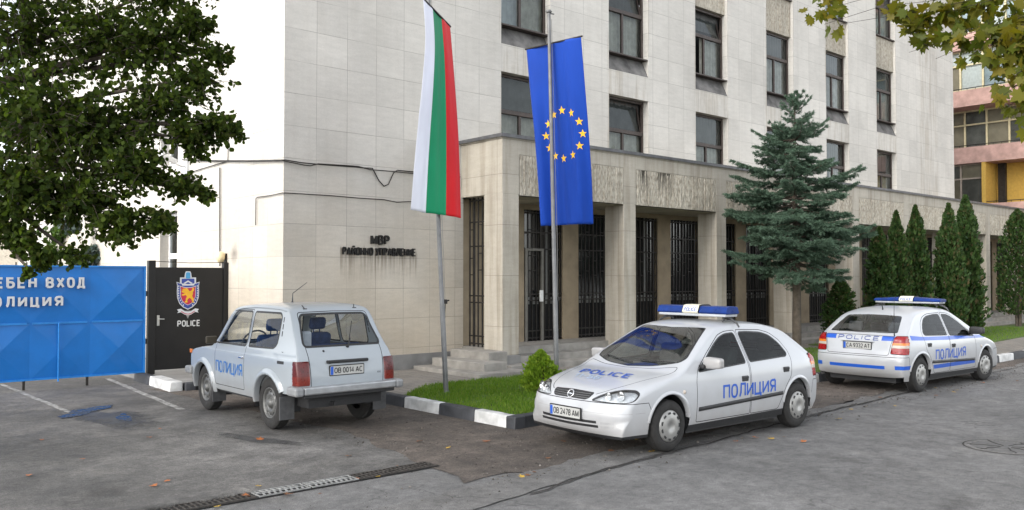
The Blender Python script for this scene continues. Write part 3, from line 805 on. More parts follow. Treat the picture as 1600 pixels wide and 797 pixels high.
# ---- columned ground floor
PV, PU = 12.94, 10.99          # portico front plane, its left end
PEND = 47.0
PILL = [PU + 3.553*k if k else PU for k in range(11)]
PILL = [10.99, 14.60, 18.12, 21.63, 25.13, 28.63, 32.13, 35.63, 39.13, 42.63, 46.13]
PW, PD = .42, .58
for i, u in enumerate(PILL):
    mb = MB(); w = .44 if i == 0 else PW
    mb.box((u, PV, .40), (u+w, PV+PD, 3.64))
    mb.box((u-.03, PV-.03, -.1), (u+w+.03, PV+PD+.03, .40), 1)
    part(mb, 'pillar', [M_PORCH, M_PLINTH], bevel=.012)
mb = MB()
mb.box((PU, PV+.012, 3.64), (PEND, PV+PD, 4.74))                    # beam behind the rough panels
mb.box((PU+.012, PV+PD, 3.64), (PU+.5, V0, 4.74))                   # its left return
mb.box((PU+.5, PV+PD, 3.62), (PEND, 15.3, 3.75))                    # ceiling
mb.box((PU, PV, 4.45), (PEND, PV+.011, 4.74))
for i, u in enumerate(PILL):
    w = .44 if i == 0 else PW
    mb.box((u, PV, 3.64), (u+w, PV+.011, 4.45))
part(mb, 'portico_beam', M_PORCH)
mb = MB(); mb.box((PU-.02, PV-.02, 4.74), (PEND, V0, 4.80)); part(mb, 'portico_roof', M_PORCH)
mb = MB(); mb.box((PU-.06, PV-.06, 4.80), (PEND, PV+.25, 4.835)); mb.box((PU-.06, PV+.25, 4.80), (PU+.2, V0, 4.835)); mb.box((PU-.06, PV-.062, 4.765), (PEND, PV-.055, 4.80)); mb.box((PU-.062, PV-.05, 4.765), (PU-.055, V0, 4.80)); part(mb, 'roof_flashing', M_FLASH)
for i in range(len(PILL)-1):
    w = .44 if i == 0 else PW
    mb = MB(); rough_slab(mb, PILL[i]+w+.015, PILL[i+1]-.015, 3.62, 4.44, PV+.012, .026, .022, 80+i)
    mb.add([(PILL[i]+w, PV, 3.6), (PILL[i+1], PV, 3.6), (PILL[i+1], PV+PD, 3.6), (PILL[i]+w, PV+PD, 3.6)], [(3, 2, 1, 0)])
    part(mb, 'rough_panel', M_ROUGH)
BV = 14.42                      # back wall of the portico
PIL = [PU + 1.38 + 1.75*k for k in range(20)]
bh = [(PIL[k]+.52, PIL[k+1], .505, 3.50, .12) for k in range(19)]
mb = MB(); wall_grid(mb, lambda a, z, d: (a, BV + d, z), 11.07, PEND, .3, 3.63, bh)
part(mb, 'portico_wall', plain('shaded_tan_render', (.27, .215, .145), .85, var=.2, scale=3))  # tan wall, with the deep shade of the portico put into its colour
def grille(a0, a1, z0, z1, fn, door=False, seed=0):
    """iron grille of upright bars with two cross bands of small squares"""
    mb = MB(); n = max(4, int(round((a1-a0)/.135))); t = .012
    def bar(p, q, w=t):
        (x0, zz0), (x1, zz1) = p, q
        c = [fn(x0-w, zz0-w, -w), fn(x1+w, zz1+w, w)]
        lo = tuple(min(c[0][i], c[1][i]) for i in range(3)); hi = tuple(max(c[0][i], c[1][i]) for i in range(3))
        mb.box(lo, hi)
    for i in range(n+1):
        a = a0 + .02 + (a1-a0-.04)*i/n
        bar((a, z0), (a, z1), .020 if i % 4 == 0 else t)
    for z in (z0+.06, z0+.22, z0+.92, z0+1.06, z0+2.1, z1-.5, z1-.05):
        bar((a0+.02, z), (a1-.02, z), .014)
    r_ = random.Random(seed)
    for i in range(0, n, 2):          # staggered short cross pieces
        a = a0 + .02 + (a1-a0-.04)*i/n; b = a0 + .02 + (a1-a0-.04)*(i+1)/n
        for z in (z0+1.5, z0+1.85, z0+2.45):
            bar((a, z+(.1 if i % 4 else 0)), (b, z+(.1 if i % 4 else 0)), .010)
    return mb
for k in range(17):
    a0, a1 = PIL[k]+.52, PIL[k+1]
    fn = lambda a, z, d: (a, BV + .05 + d, z)
    gb = grille(a0, a1, .51, 3.49, fn, seed=k)
    gr = part(gb, 'window_grille', M_IRON)
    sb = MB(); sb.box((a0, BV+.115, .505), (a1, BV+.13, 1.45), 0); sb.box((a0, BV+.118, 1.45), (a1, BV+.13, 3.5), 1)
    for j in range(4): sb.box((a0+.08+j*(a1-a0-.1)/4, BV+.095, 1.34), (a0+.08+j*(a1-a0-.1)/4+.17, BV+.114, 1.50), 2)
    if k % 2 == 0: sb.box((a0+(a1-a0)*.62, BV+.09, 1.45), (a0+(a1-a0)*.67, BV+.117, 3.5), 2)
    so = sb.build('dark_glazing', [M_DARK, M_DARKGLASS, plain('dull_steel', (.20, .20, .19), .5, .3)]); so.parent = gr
# entrance door, left of the first pilaster
mb = MB(); a0 = 12.89
for a in (12.92, 13.42): mb.bbox((a, BV-.02, .50), (a+.07, BV+.045, 2.62), .008)
mb.bbox((12.99, BV-.018, 2.56), (13.42, BV+.043, 2.62), .008)
dr = part(mb, 'entrance_door', M_LIGHTFRAME)
mb = MB(); mb.bbox((13.34, BV-.06, 1.40), (13.44, BV-.022, 1.66), .01); h_ = mb.build('handle', M_WHITEFRAME); h_.parent = dr
# grille closing the portico's left end
gb = grille(PV+PD+.02, V0-.02, .51, 3.62, lambda a, z, d: (PU+.22+d, a, z))
ge = part(gb, 'end_grille', M_IRON)
# landing and steps
mb = MB()
mb.box((PU+.45, 13.42, -.1), (PEND, 14.6, .505)); mb.box((PU+.03, PV+PD+.04, -.1), (PU+.45, 14.6, .504))
mb.bbox((PU+.02, 12.98, -.1), (PEND, 13.415, .36), .012)
mb.bbox((PU-.1, 12.55, -.1), (PEND, 12.975, .235), .012)
part(mb, 'entrance_steps', M_STEP)
mb = MB()
mb.bbox((9.70, 12.05, -.1), (10.42, 14.16, .2), .012); mb.bbox((10.42, 12.05, -.1), (PU-.11, 12.9, .2), .012)
mb.bbox((10.04, 12.34, .15), (10.60, 14.0, .352), .014); mb.bbox((10.48, 12.74, .15), (PU-.035, 13.98, .505), .014)
part(mb, 'side_steps', M_STEP)
# cables fixed along the wall
def wall_cable(name, label, pts, r=.012):
    mb = MB(); P = [Vector(p) for p in pts]; fine = []
    for i in range(len(P)-1):
        for k in range(4): fine.append(P[i].lerp(P[i+1], k/4))
    fine.append(P[-1])
    mb.tube(fine, r, 6)
    return tag(mb.build(name, M_IRON), label, 'cable')
def vB(px, py, off=.03): return on_v(px, py, V0 - off)
def vA(px, py, off=.03): return on_u(px, py, U0 - off)
wall_cable('wall_cable', 'upper dark cable along the stone wall, sagging in a loop near the tricolour flag', [vA(285, 249.5), vA(345, 251), vA(400, 251), vA(441, 250), vB(446, 250), vB(470, 254), vB(500, 257), vB(540, 260), vB(566, 262), vB(582, 263), vB(592, 282), vB(600, 291), vB(607, 288), vB(615, 270), vB(621, 266), vB(650, 269), vB(700, 274), vB(719, 276)], .011)
wall_cable('wall_cable', 'thin upper cable twisted beside the thicker one on the stone wall', [vA(300, 250.5, .05), vA(380, 253, .05), vA(442, 251, .05), vB(446, 252, .05), vB(475, 258, .05), vB(485, 259, .05), vB(497, 256, .05), vB(540, 258.5, .05), vB(560, 260, .05), vB(578, 265, .05), vB(615, 268, .05), vB(640, 270.5, .05), vB(700, 276, .05), vB(719, 278, .05)], .010)
wall_cable('wall_cable', 'lower thin cable on the stone wall below the two twisted ones', [vA(399.5, 352), vA(400, 310), vA(403, 308), vA(420, 306), vA(434, 303), vA(441, 301.5), vB(446, 301.5), vB(480, 303.5), vB(520, 306), vB(560, 309.5), vB(600, 312), vB(620, 316), vB(640, 315), vB(700, 318)], .009)
wall_cable('wall_cable', 'short cable rising from the corner junction beside the dark tree', [vA(280, 275), vA(315, 264), vA(345, 255), vA(356, 252), vA(356.5, 235), vA(357, 214)], .010)
wall_cable('wall_cable', 'single upright conduit on the sunlit wall behind the black gate', [vA(343.5, 416), vA(343.5, 330), vA(343.5, 262)], .012)
# metal letters on the wall
M_LETTER = plain('black_metal_letters', (.012, .011, .010), .5, .4)
fL = lambda u, z, lean=0: (lambda a, b, d: (u + a, V0 - .045 + d, z + b))
mb = MB(); put_text(mb, 'МВР', .415, .195, fL(8.785, 2.59), thick=.04, bold=.045, spacing=1.15)
put_text(mb, 'РАЙОННО УПРАВЛЕНИЕ', 1.655, .165, fL(8.165, 2.375), thick=.04, bold=.045, spacing=1.12)
tag(mb.build('wall_lettering', M_LETTER), 'black metal letters fixed to the pale stone wall with rust runs below', 'sign')
# lamp and camera on the sunlit wall
mb = MB(); p = on_u(353, 404, U0)
mb.box((U0-.02, p.y-.06, p.z-.08), (U0-.001, p.y+.06, p.z+.1)); mb.lathe([(.0, -.10), (.05, -.09), (.085, 0), (.09, .09), (.06, .13), (0, .14)], 16, 1, Matrix.Translation((U0-.11, p.y, p.z)), axis='z')
lamp = mb.build('wall_lamp', [M_IRON, plain('yellowed_lamp_glass', (.75, .62, .38), .3)])
tag(lamp, 'yellowed lamp on the sunlit wall above the black gate, soot around it', 'lamp')
p = on_u(268, 250, U0-.35)
cam_t = empty('security_camera', p, 0, 'small white security camera on a bracket under the dark tree', 'security camera')
mb = MB(); mb.bbox((-.30, -.06, -.05), (.12, .06, .06), .02, M=Matrix.Rotation(R(18), 4, 'Y') @ Matrix.Rotation(R(20), 4, 'Z')); mb.build('housing', M_WHITEFRAME, cam_t)
mb = MB(); mb.tube([(.05, 0, -.05), (.2, 0, -.12), (.36, 0, -.12)], .018); mb.box((.30, -.10, -.30), (.349, .10, .0)); mb.build('bracket', M_WHITEFRAME, cam_t)
# ------------------------------------------------------------------ gates
GV = 16.75
M_BLUE = plain('blue_gate_paint', (.005, .150, .50), .42, var=.10, scale=2.5, coat=.15, spec=.4)
M_BLUE_D = plain('blue_gate_rail', (.015, .20, .58), .4, var=.1)
M_LETW = plain('white_sign_letters', (.62, .63, .64), .5, var=.06)
GR = on_v(228, 415, GV).x
GTOP, GBOT, GMID = 2.17, .16, on_v(200, 501, GV).z
gate = empty('sliding_gate', (GR, GV, 0), 0, 'blue sheet metal gate with white Cyrillic lettering, crossed by creases', 'gate')
gx = [on_v(x, 500, GV).x for x in (228, 138, 48)]
pw = (gx[0]-gx[2])/2
px_ = [GR - pw*i for i in range(7)]
mb = MB()
def pyramid(x0, x1, z0, z1, d):
    c = ((x0+x1)/2, GV - d, (z0+z1)/2)
    q = [(x0, GV, z0), (x1, GV, z0), (x1, GV, z1), (x0, GV, z1), c]
    mb.add(q, [(0, 1, 4), (1, 2, 4), (2, 3, 4), (3, 0, 4)])
r_ = random.Random(2)
for i in range(6):
    for z0, z1 in ((GBOT, GMID), (GMID, GTOP)):
        pyramid(px_[i+1], px_[i], z0, z1, .038 + r_.uniform(-.012, .012))
mb.box((px_[6], GV+.004, GBOT), (GR, GV+.03, GTOP))
panel = part(mb, 'gate_panel', M_BLUE, gate)
mb = MB()
for z in (GBOT+.0, GTOP-.03): mb.box((px_[6], GV-.022, z), (GR, GV+.04, z+.03))
mb.box((GR-.035, GV-.02, GBOT+.03), (GR+.0, GV+.041, GTOP-.03))
for i in range(6): mb.box((px_[i+1]+.03, GV-.02, GMID-.018), (px_[i]-.05, GV-.001, GMID+.018))
for x in (on_v(90, 560, GV).x,):
    mb.tube([(x, GV-.06, GBOT-.04), (x, GV-.06, GMID+.0)], .014, 8)
part(mb, 'gate_frame', M_BLUE_D, gate)
for px in (37, 136):
    mb = MB(); x = on_v(px, 590, GV).x; mb.box((x-.02, GV-.015, 0), (x+.02, GV+.015, GBOT-.001)); part(mb, 'gate_leg', M_IRON, gate)
for px in (25, 42, 90, 145): 
    mb = MB(); x = on_v(px, 412, GV).x; mb.box((x-.01, GV-.01, GTOP+.001), (x+.01, GV+.01, GTOP+.05)); part(mb, 'gate_spike', M_IRON, gate)
mb = MB()
fG = lambda u, z: (lambda a, b, d: (u + a, GV - .062 + d, z + b))
def gate_text(s, px1, pyb, pyt, per, gap):
    """letters set one by one with wide spacing, the last one ending at px1"""
    x1 = on_v(px1, pyb, GV).x; zb, zt = on_v(px1, pyb, GV).z, on_v(px1, pyt, GV).z
    x = x1
    for ch in reversed(s):
        if ch == ' ': x -= per*.62; continue
        w = per - gap
        if ch == 'Ж': w *= 1.4
        put_text(mb, ch, w, zt-zb, fG(x-w, zb), thick=.03, bold=.06)
        x -= w + gap
gate_text('СЛУЖЕБЕН ВХОД', 131, 450, 433, .168, .048)
gate_text('ПОЛИЦИЯ', 97, 479, 462, .190, .060)
part(mb, 'lettering', M_LETW, gate)

M_BLACKP = plain('black_gate_paint', (.011, .011, .0115), .42, var=.25, scale=3, spec=.35)
bx = [on_v(x, 500, GV).x for x in (231, 243, 346, 358)]
bgate = empty('steel_gate', (bx[0], GV, 0), 0, 'black steel pedestrian gate bearing a police crest', 'gate')
ztop = on_v(290, 418, GV).z; zbot = .19
mb = MB(); mb.bbox((bx[1]-.01, GV, zbot), (bx[2]+.03, GV+.05, ztop), .006); part(mb, 'door_leaf', M_BLACKP, bgate)
for i, a in enumerate(((bx[0], bx[1]-.012), (bx[2]+.032, bx[3]))):
    mb = MB(); mb.bbox((a[0], GV-.03, 0), (a[1], GV+.09, on_v(236, [407, 409][i], GV).z), .006); part(mb, 'gate_post', M_BLACKP, bgate)
mb = MB(); p = on_v(247, 500, GV)
mb.bbox((p.x-.025, GV-.012, p.z-.11), (p.x+.025, GV-.001, p.z+.09), .006); mb.tube([(p.x, GV-.01, p.z+.02), (p.x, GV-.05, p.z+.02), (p.x+.10, GV-.05, p.z+.015)], .011, 8)
part(mb, 'handle', plain('satin_steel', (.5, .5, .48), .35, .8), bgate)
for z in (.75, 1.65):
    mb = MB(); mb.tube([(bx[0]-.03, GV-.01, z-.05), (bx[0]-.03, GV-.01, z+.05)], .022, 8); part(mb, 'hinge', M_BLACKP, bgate)
# crest: sword behind a shield with a rampant lion, ribbon below
S = on_v(312, 460, GV).x - on_v(275, 460, GV).x
ce = on_v(293.5, 461, GV); EH = on_v(293, 424, GV).z - on_v(293, 498, GV).z
SX, SZ = S/1.0, EH/2.0
def crest(mb, pts, lay, mi):
    P = [(ce.x + a*SX, GV - .003 - lay*.002, ce.z + b*SZ) for a, b in pts]
    Q = [(x, GV - .0005, z) for x, y, z in P]; n = len(P)
    ar = sum(pts[i][0]*pts[(i+1) % n][1] - pts[(i+1) % n][0]*pts[i][1] for i in range(n))
    idx = list(range(n)) if ar > 0 else list(reversed(range(n)))
    mb.add(P, [tuple(idx)], mi)
def shield(s, oy=0.):
    half = [(0, -.62), (.20, -.52), (.36, -.36), (.455, -.12), (.47, .12), (.46, .40), (.49, .56)]
    top = [(.30, .50), (.15, .47), (0, .46)]
    h = half + top
    pts = h + [(-a, b) for a, b in reversed(h[1:-1])]
    return [(a*s, b*s + oy) for a, b in pts]
mb = MB()
crest(mb, [(-.16, .72), (-.13, .92), (-.09, 1.), (.09, 1.), (.13, .92), (.16, .72)], 0, 0)
crest(mb, [(-.34, .40), (.34, .40), (.34, .74), (-.34, .74)], 0, 0)
crest(mb, round_poly([(-.10, .70), (.10, .70), (.085, .96), (-.085, .96)], .05), 1, 3)
crest(mb, [(-.27, .45), (.27, .45), (.27, .69), (-.27, .69)], 1, 1)
crest(mb, [(-.20, .50), (0, .62), (.20, .50), (.13, .47), (0, .55), (-.13, .47)], 2, 0)
crest(mb, shield(1.), 3, 0); crest(mb, shield(.93, .0), 4, 1); crest(mb, shield(.70, .0), 5, 0); crest(mb, shield(.655, -.005), 6, 2)
crest(mb, [(-.25, .40), (.25, .40), (.27, .46), (-.27, .46)], 6, 0)
lion = [(-.26, .20), (-.22, .27), (-.12, .28), (-.05, .30), (.0, .24), (.05, .16), (.12, .18), (.18, .24), (.16, .30), (.21, .31), (.26, .26), (.24, .18), (.20, .13), (.20, .04), (.17, -.04), (.20, -.10), (.25, -.16), (.23, -.26), (.27, -.31), (.17, -.33), (.16, -.24), (.13, -.17), (.06, -.12), (.0, -.16), (-.04, -.24), (-.01, -.31), (-.13, -.32), (-.15, -.28), (-.10, -.25), (-.10, -.15), (-.05, -.07), (-.10, .0), (-.20, -.03), (-.26, -.02), (-.27, .03), (-.19, .05), (-.14, .09), (-.22, .10), (-.28, .13), (-.27, .17), (-.20, .17)]
crest(mb, lion, 7, 4)
r_ = random.Random(1)
for sgn in (-1, 1):
    for q in range(9):
        b = .38 - q*.10; a = (.395 if b > -.1 else .395 + (b+.1)*.62)*sgn
        crest(mb, [(a-.022, b-.03), (a+.022, b-.03), (a+.022, b+.03), (a-.022, b+.03)], 5.5, 0)
rib = [(-.46, -.60), (-.30, -.57), (-.12, -.68), (0, -.70), (.12, -.68), (.30, -.57), (.46, -.60), (.40, -.68), (.45, -.75), (.30, -.72), (.12, -.83), (0, -.85), (-.12, -.83), (-.30, -.72), (-.45, -.75), (-.40, -.68)]
crest(mb, [(-.16, -.66), (0, -1.0), (.16, -.66)], 3.5, 5)
crest(mb, rib, 7.5, 0)
crest(mb, [(-.29, -.70), (-.12, -.80), (0, -.82), (.12, -.80), (.29, -.70), (.28, -.67), (.12, -.77), (0, -.79), (-.12, -.77), (-.28, -.67)], 8, 2)
part(mb, 'crest', [plain('crest_silver', (.62, .64, .68), .45, var=.05), plain('crest_blue', (.03, .06, .30), .5, var=.1), plain('crest_red', (.50, .02, .06), .5, var=.1), plain('crest_light_blue', (.06, .33, .62), .5, var=.08), plain('crest_gold', (.78, .42, .02), .45, var=.1), plain('crest_grey', (.30, .30, .31), .4, .3)], bgate)
mb = MB()
a, b = on_v(277, 511, GV), on_v(312.5, 499.5, GV)
put_text(mb, 'POLICE', b.x-a.x, b.z-a.z, lambda p, q, d: (a.x+p, GV-.004+d, a.z+q), bold=.045)
part(mb, 'lettering', M_LETW, bgate)
# low steel post beside the off-roader's front: wire between the two gate posts
mb = MB(); mb.tube([(bx[0], GV+.03, ztop+.12), ((bx[0]+bx[3])/2, GV+.03, ztop+.09), (bx[3], GV+.03, ztop+.11)], .006, 6); part(mb, 'wire', M_IRON, bgate)

# ------------------------------------------------------------------ flagpoles and flags
M_POLE = plain('weathered_steel_pole', (.17, .17, .17), .5, .5, var=.2, scale=5)
def flagpole(base, top, r, label, nub=True):
    t = empty('flagpole', base, 0, label, 'flagpole', None)
    d = Vector(top) - Vector(base)
    at = lambda z: d * (z / d.z)
    mb = MB(); mb.tube([at(-.1), at(1.4), at(1.41), at(d.z)], [r*1.12, r*1.12, r, r*.8], 14); mb.build('pole', M_POLE, t)
    mb = MB(); mb.lathe([(0, -.03), (.10, -.03), (.10, .0), (r*1.3, .015), (r*1.3, .05)], 16, 0, axis='z'); mb.build('base_collar', M_POLE, t)
    mb = MB(); p = at(1.42)
    mb.bbox((p.x+r*.8, p.y-.03, p.z-.02), (p.x+r+.05, p.y+.03, p.z+.05), .006); mb.tube([(p.x+r+.02, p.y-.02, p.z+.02), (p.x+r+.085, p.y-.02, p.z+.035)], .012, 8)
    mb.tube([(p.x+r+.03, p.y, p.z), (p.x+r+.02, p.y, p.z-.18), (p.x+r, p.y-.03, p.z-.24)], .007, 6)
    mb.build('halyard_cleat', M_IRON, t)
    mb = MB(); q = at(d.z); mb.lathe([(0, .035), (r*.9, .03), (r*1.5, .0), (r*.9, -.03), (0, -.035)], 12, 0, Matrix.Translation(q + Vector((0, 0, .03))), axis='z')
    mb.tube([q + Vector((0, 0, .0)), q + Vector((.10, -.03, .0))], .012, 8); mb.build('pole_cap', M_POLE, t)
    mb = MB(); mb.tube([at(1.4) + Vector((r+.01, -.02, 0)), at(2.6) + Vector((r+.015, -.03, 0)), at(d.z-.1) + Vector((r*.8+.012, -.02, 0))], .005, 5); mb.build('rope', plain('grey_rope', (.3, .29, .27), .9), t)
    return t
P1 = on_z(697, 614, .14); P2 = on_z(870, 594, .14)
T1 = at_depth(667.0, -60, (P1 - EYEP).dot(FWD)); T2 = at_depth(857.5, 21, (P2 - EYEP).dot(FWD))
flagpole(P1, T1, .036, 'leaning steel flagpole carrying the white, green and red flag')
flagpole(P2, T2, .040, 'straight steel flagpole carrying the blue flag with yellow stars')
def cloth_mat(name, c, tr=.25):
    m, nt, p = nodes_of(name)
    o = obj_pos(nt)
    w = noise(nt, scaled(nt, o, (1, 1, .4)), 3, 3)
    nt.links.new(ramp(nt, w, [(.3, tuple(k*.92 for k in c)), (.7, tuple(min(1, k*1.06) for k in c))]), p.inputs['Base Color'])
    p.inputs['Roughness'].default_value = .65; p.inputs['Specular IOR Level'].default_value = .25; p.inputs['Sheen Weight'].default_value = .15
    t = nt.nodes.new('ShaderNodeBsdfTranslucent'); t.inputs[0].default_value = rgba(c)
    mx = nt.nodes.new('ShaderNodeMixShader'); mx.inputs[0].default_value = tr
    nt.links.new(p.outputs[0], mx.inputs[1]); nt.links.new(t.outputs[0], mx.inputs[2]); nt.links.new(mx.outputs[0], nt.nodes['Material Output'].inputs['Surface'])
    bump(nt, p, noise(nt, scaled(nt, o, (2.5, 2.5, .8)), 2.5, 4), .25, .05)
    return m
class Cloth:
    """hanging cloth given by its two side edges, each a list of points from top to bottom"""
    def __init__(s, left, right, folds, amp=.05):
        t = np.linspace(0, 1, len(left))
        s.L = [pchip(t, [p[k] for p in left]) for k in range(3)]; s.Rr = [pchip(t, [p[k] for p in right]) for k in range(3)]
        s.folds = folds; s.amp = amp
    def __call__(s, a, b, off=0.):
        l = Vector([float(f(b)) for f in s.L]); r = Vector([float(f(b)) for f in s.Rr])
        p = l.lerp(r, a); e = (r - l).normalized(); n = Vector((e.y, -e.x, 0)).normalized()
        w = 0
        for f, ph, k in s.folds: w += math.sin(a*f*2*PI + ph + b*k) / f
        return p + n * (w * s.amp * (.25 + .75*b) * (.25 + .75*max(0., math.sin(PI*min(1., max(0., a))))) + off)
def flag(name, label, cloth, mats, mi_fn, na=36, nb=70, hem=None):
    mb = MB()
    P = [cloth(i/na, j/nb) for j in range(nb+1) for i in range(na+1)]
    mb.v = [tuple(p) for p in P]
    for j in range(nb):
        for i in range(na):
            mb.f.append((j*(na+1)+i, (j+1)*(na+1)+i, (j+1)*(na+1)+i+1, j*(na+1)+i+1)); mb.m.append(mi_fn((i+.5)/na, (j+.5)/nb)); mb.sm.append(True)
    o = mb.build(name, mats)
    md = o.modifiers.new('thickness', 'SOLIDIFY'); md.thickness = .003; md.offset = 0
    return tag(o, label, 'flag')
d1 = (P1 - EYEP).dot(FWD)
f1l = [at_depth(x, y, d1 - .62 + .15*i/5) for i, (x, y) in enumerate([(661, -2), (664, 62), (659, 128), (652, 196), (646, 262), (641, 328)])]
f1r = [at_depth(x, y, d1 + .72 - .55*i/5) for i, (x, y) in enumerate([(703, 41), (708, 98), (713, 158), (717, 218), (719.5, 280), (721, 341)])]
c1 = Cloth(f1l, f1r, [(1.3, .6, 1.4), (2.6, 2.0, -1.9), (4.3, .4, 2.6)], .055)
fl1 = flag('hanging_flag', 'white, green and red striped flag hanging from the thinner, leaning flagpole', c1, [cloth_mat('white_cloth', (.86, .87, .94)), cloth_mat('green_cloth', (.012, .31, .14)), cloth_mat('red_cloth', (.70, .012, .018))], lambda a, b: min(2, int(a*3)))
d2 = (P2 - EYEP).dot(FWD)
f2l = [at_depth(x, y, d2 + .52 - .2*i/4) for i, (x, y) in enumerate([(823, 77), (829, 143), (836, 214), (841, 284), (845, 353)])]
f2r = [at_depth(x, y, d2 - .36 + .4*i/4) for i, (x, y) in enumerate([(908, 57), (914, 132), (919.5, 205), (924, 278), (926.5, 350)])]
c2 = Cloth(f2l, f2r, [(1.1, 2.4, .8), (2.4, .5, 1.6), (4.1, 1.0, -2.2)], .12)
fl2 = flag('hanging_flag', 'blue flag with a ring of yellow stars hanging behind the straighter flagpole', c2, [cloth_mat('blue_cloth', (.005, .062, .43))], lambda a, b: 0)
mb = MB()
for k in range(12):
    ca, cb = .545 + .36*math.sin(k*PI/6 + .05), .505 - .130*math.cos(k*PI/6 + .05)
    pts = []
    for q in range(10):
        rr = (.058 if q % 2 == 0 else .023)
        pts.append((ca + rr*1.10*math.sin(q*PI/5), cb - rr*.43*math.cos(q*PI/5)))
    for sgn in (1, -1):
        cc = c2(ca, cb, .006*sgn); P = [cc] + [c2(a, b, .006*sgn) for a, b in pts]
        mb.add(P, [(0, q+1, (q+1) % 10 + 1) if sgn < 0 else (0, (q+1) % 10 + 1, q+1) for q in range(10)])
so = mb.build('star_ring', plain('yellow_stars', (.85, .50, .02), .6, var=.05), fl2)
for fl, c, p in ((fl1, c1, T1), (fl2, c2, T2)):
    mb = MB(); a, b = c(-.02, 0), c(1.02, 0); mb.tube([a, b], .016, 10); mb.build('crossbar', M_IRON, fl)

# ------------------------------------------------------------------ buildings behind
M_PINK = plain('pink_render', (.46, .29, .245), .85, var=.22, scale=3)
M_FARW = plain('beige_render', (.46, .41, .33), .85, var=.15)
M_YEL = plain('yellow_render', (.50, .31, .06), .8, var=.12)
M_CREAM = plain('cream_frames', (.55, .48, .30), .7)
AU = 46.2
apt = empty('apartment_block', (AU, 19, 0), 0, 'pink banded apartment block with glazed balconies beyond the stone office block', 'building')
zl = [on_u(1494, y, AU).z for y in (232, 142, 55)]       # tops of the parapets
FH = (zl[2]-zl[0])/2
levels = [zl[0] - 2*FH, zl[0] - FH] + [zl[0] + FH*k for k in range(4)]
mb = MB(); mb.box((AU+1.5, 6, 0), (AU+14, 30, levels[-1]+1.5)); part(mb, 'wall', M_FARW, apt)
mb = MB(); mb.box((AU-.3, 5.8, levels[-1]+1.5), (AU+14.3, 30.2, levels[-1]+1.8)); part(mb, 'roof', M_FLASH, apt)
for k, z in enumerate(levels):
    pz = (on_u(1494, 232, AU).z - on_u(1494, 257, AU).z)
    mb = MB(); mb.box((AU, 6, z-pz), (AU+.12, 30, z)); mb.box((AU+.12, 6, z-pz), (AU+1.5, 30, z-pz+.15)); part(mb, 'balcony', M_PINK, apt)
    mb = MB(); r_ = random.Random(k)
    mb.tube([(AU+.06, 6, z+.10), (AU+.06, 30, z+.10)], .02, 6)
    for q in range(60): mb.tube([(AU+.06, 6+q*.4, z), (AU+.06, 6+q*.4, z+.10)], .012, 4)
    part(mb, 'railing', M_IRON, apt)
    # balcony walls, doors and glazing of each storey
    zt = z + FH - pz
    if k in (1,):   # storey with the open yellow balcony
        y0, ym, y1 = 15.9, 16.9, 21
        mb = MB(); mb.box((AU+1.42, 6, z), (AU+1.49, 16.85, zt)); mb.box((AU+.02, 16.75, z), (AU+1.42, 16.95, zt)); part(mb, 'yellow_balcony', M_YEL, apt)
        mb = MB(); mb.box((AU+1.30, 14.6, z-.5), (AU+1.41, 15.2, zt-.4)); mb.box((AU+1.2, 16.25, z-.6), (AU+1.41, 16.6, zt)); part(mb, 'balcony_door', M_IRON, apt)
        a0, a1 = 16.95, 30
    else: a0, a1 = (15.0 if k == 2 else 6), 30
    wn_ = max(1, int((a1-a0)/1.05)); st = (a1-a0)/wn_
    mb = MB(); gl = MB(); cu = MB()
    d = AU + (1.3 if k == 2 else .25)
    for q in range(wn_+1): mb.box((d, a0+q*st-.045, z-.0), (d+.08, a0+q*st+.045, zt-.003))
    for zz in (z+.01, z+(zt-z)*.62, zt-.09): mb.box((d+.005, a0, zz), (d+.075, a1, zz+.08))
    r_ = random.Random(40+k)
    for q in range(wn_):
        gl.add([(d+.04, a0+q*st, z), (d+.04, a0+(q+1)*st, z), (d+.04, a0+(q+1)*st, zt), (d+.04, a0+q*st, zt)], [(3, 2, 1, 0)])
        w_ = r_.random()
        lo = {4: (0, 0, 2, 0), 3: (0, 0, 2, 3), 2: (1, 3, 1, 3), 1: (3, 1, 3, 0)}.get(k, (0, 1, 3, 1))[int(w_*4)]
        cu.box((d+.12, a0+q*st+.03, z), (d+.13, a0+(q+1)*st-.03, z+(zt-z)*.64), lo)
        cu.box((d+.12, a0+q*st+.03, z+(zt-z)*.64), (d+.13, a0+(q+1)*st-.03, zt), {4: 2, 3: 2}.get(k, 3) if r_.random() < .6 else 1)
    fr = part(mb, 'balcony_window', M_CREAM if k >= 2 else plain('brown_grey_frames', (.26, .22, .18), .6), apt)
    o = gl.build('pane', M_GLASS); o.parent = fr
    o = cu.build('curtain', [plain('pale_balcony_curtain', (.40, .45, .48), .9, var=.25, scale=2), plain('dim_balcony', (.17, .16, .145), .9, var=.4, scale=1.5), M_WHITEFRAME, plain('tan_balcony_wall', (.36, .30, .22), .9, var=.2, scale=2)]); o.parent = fr
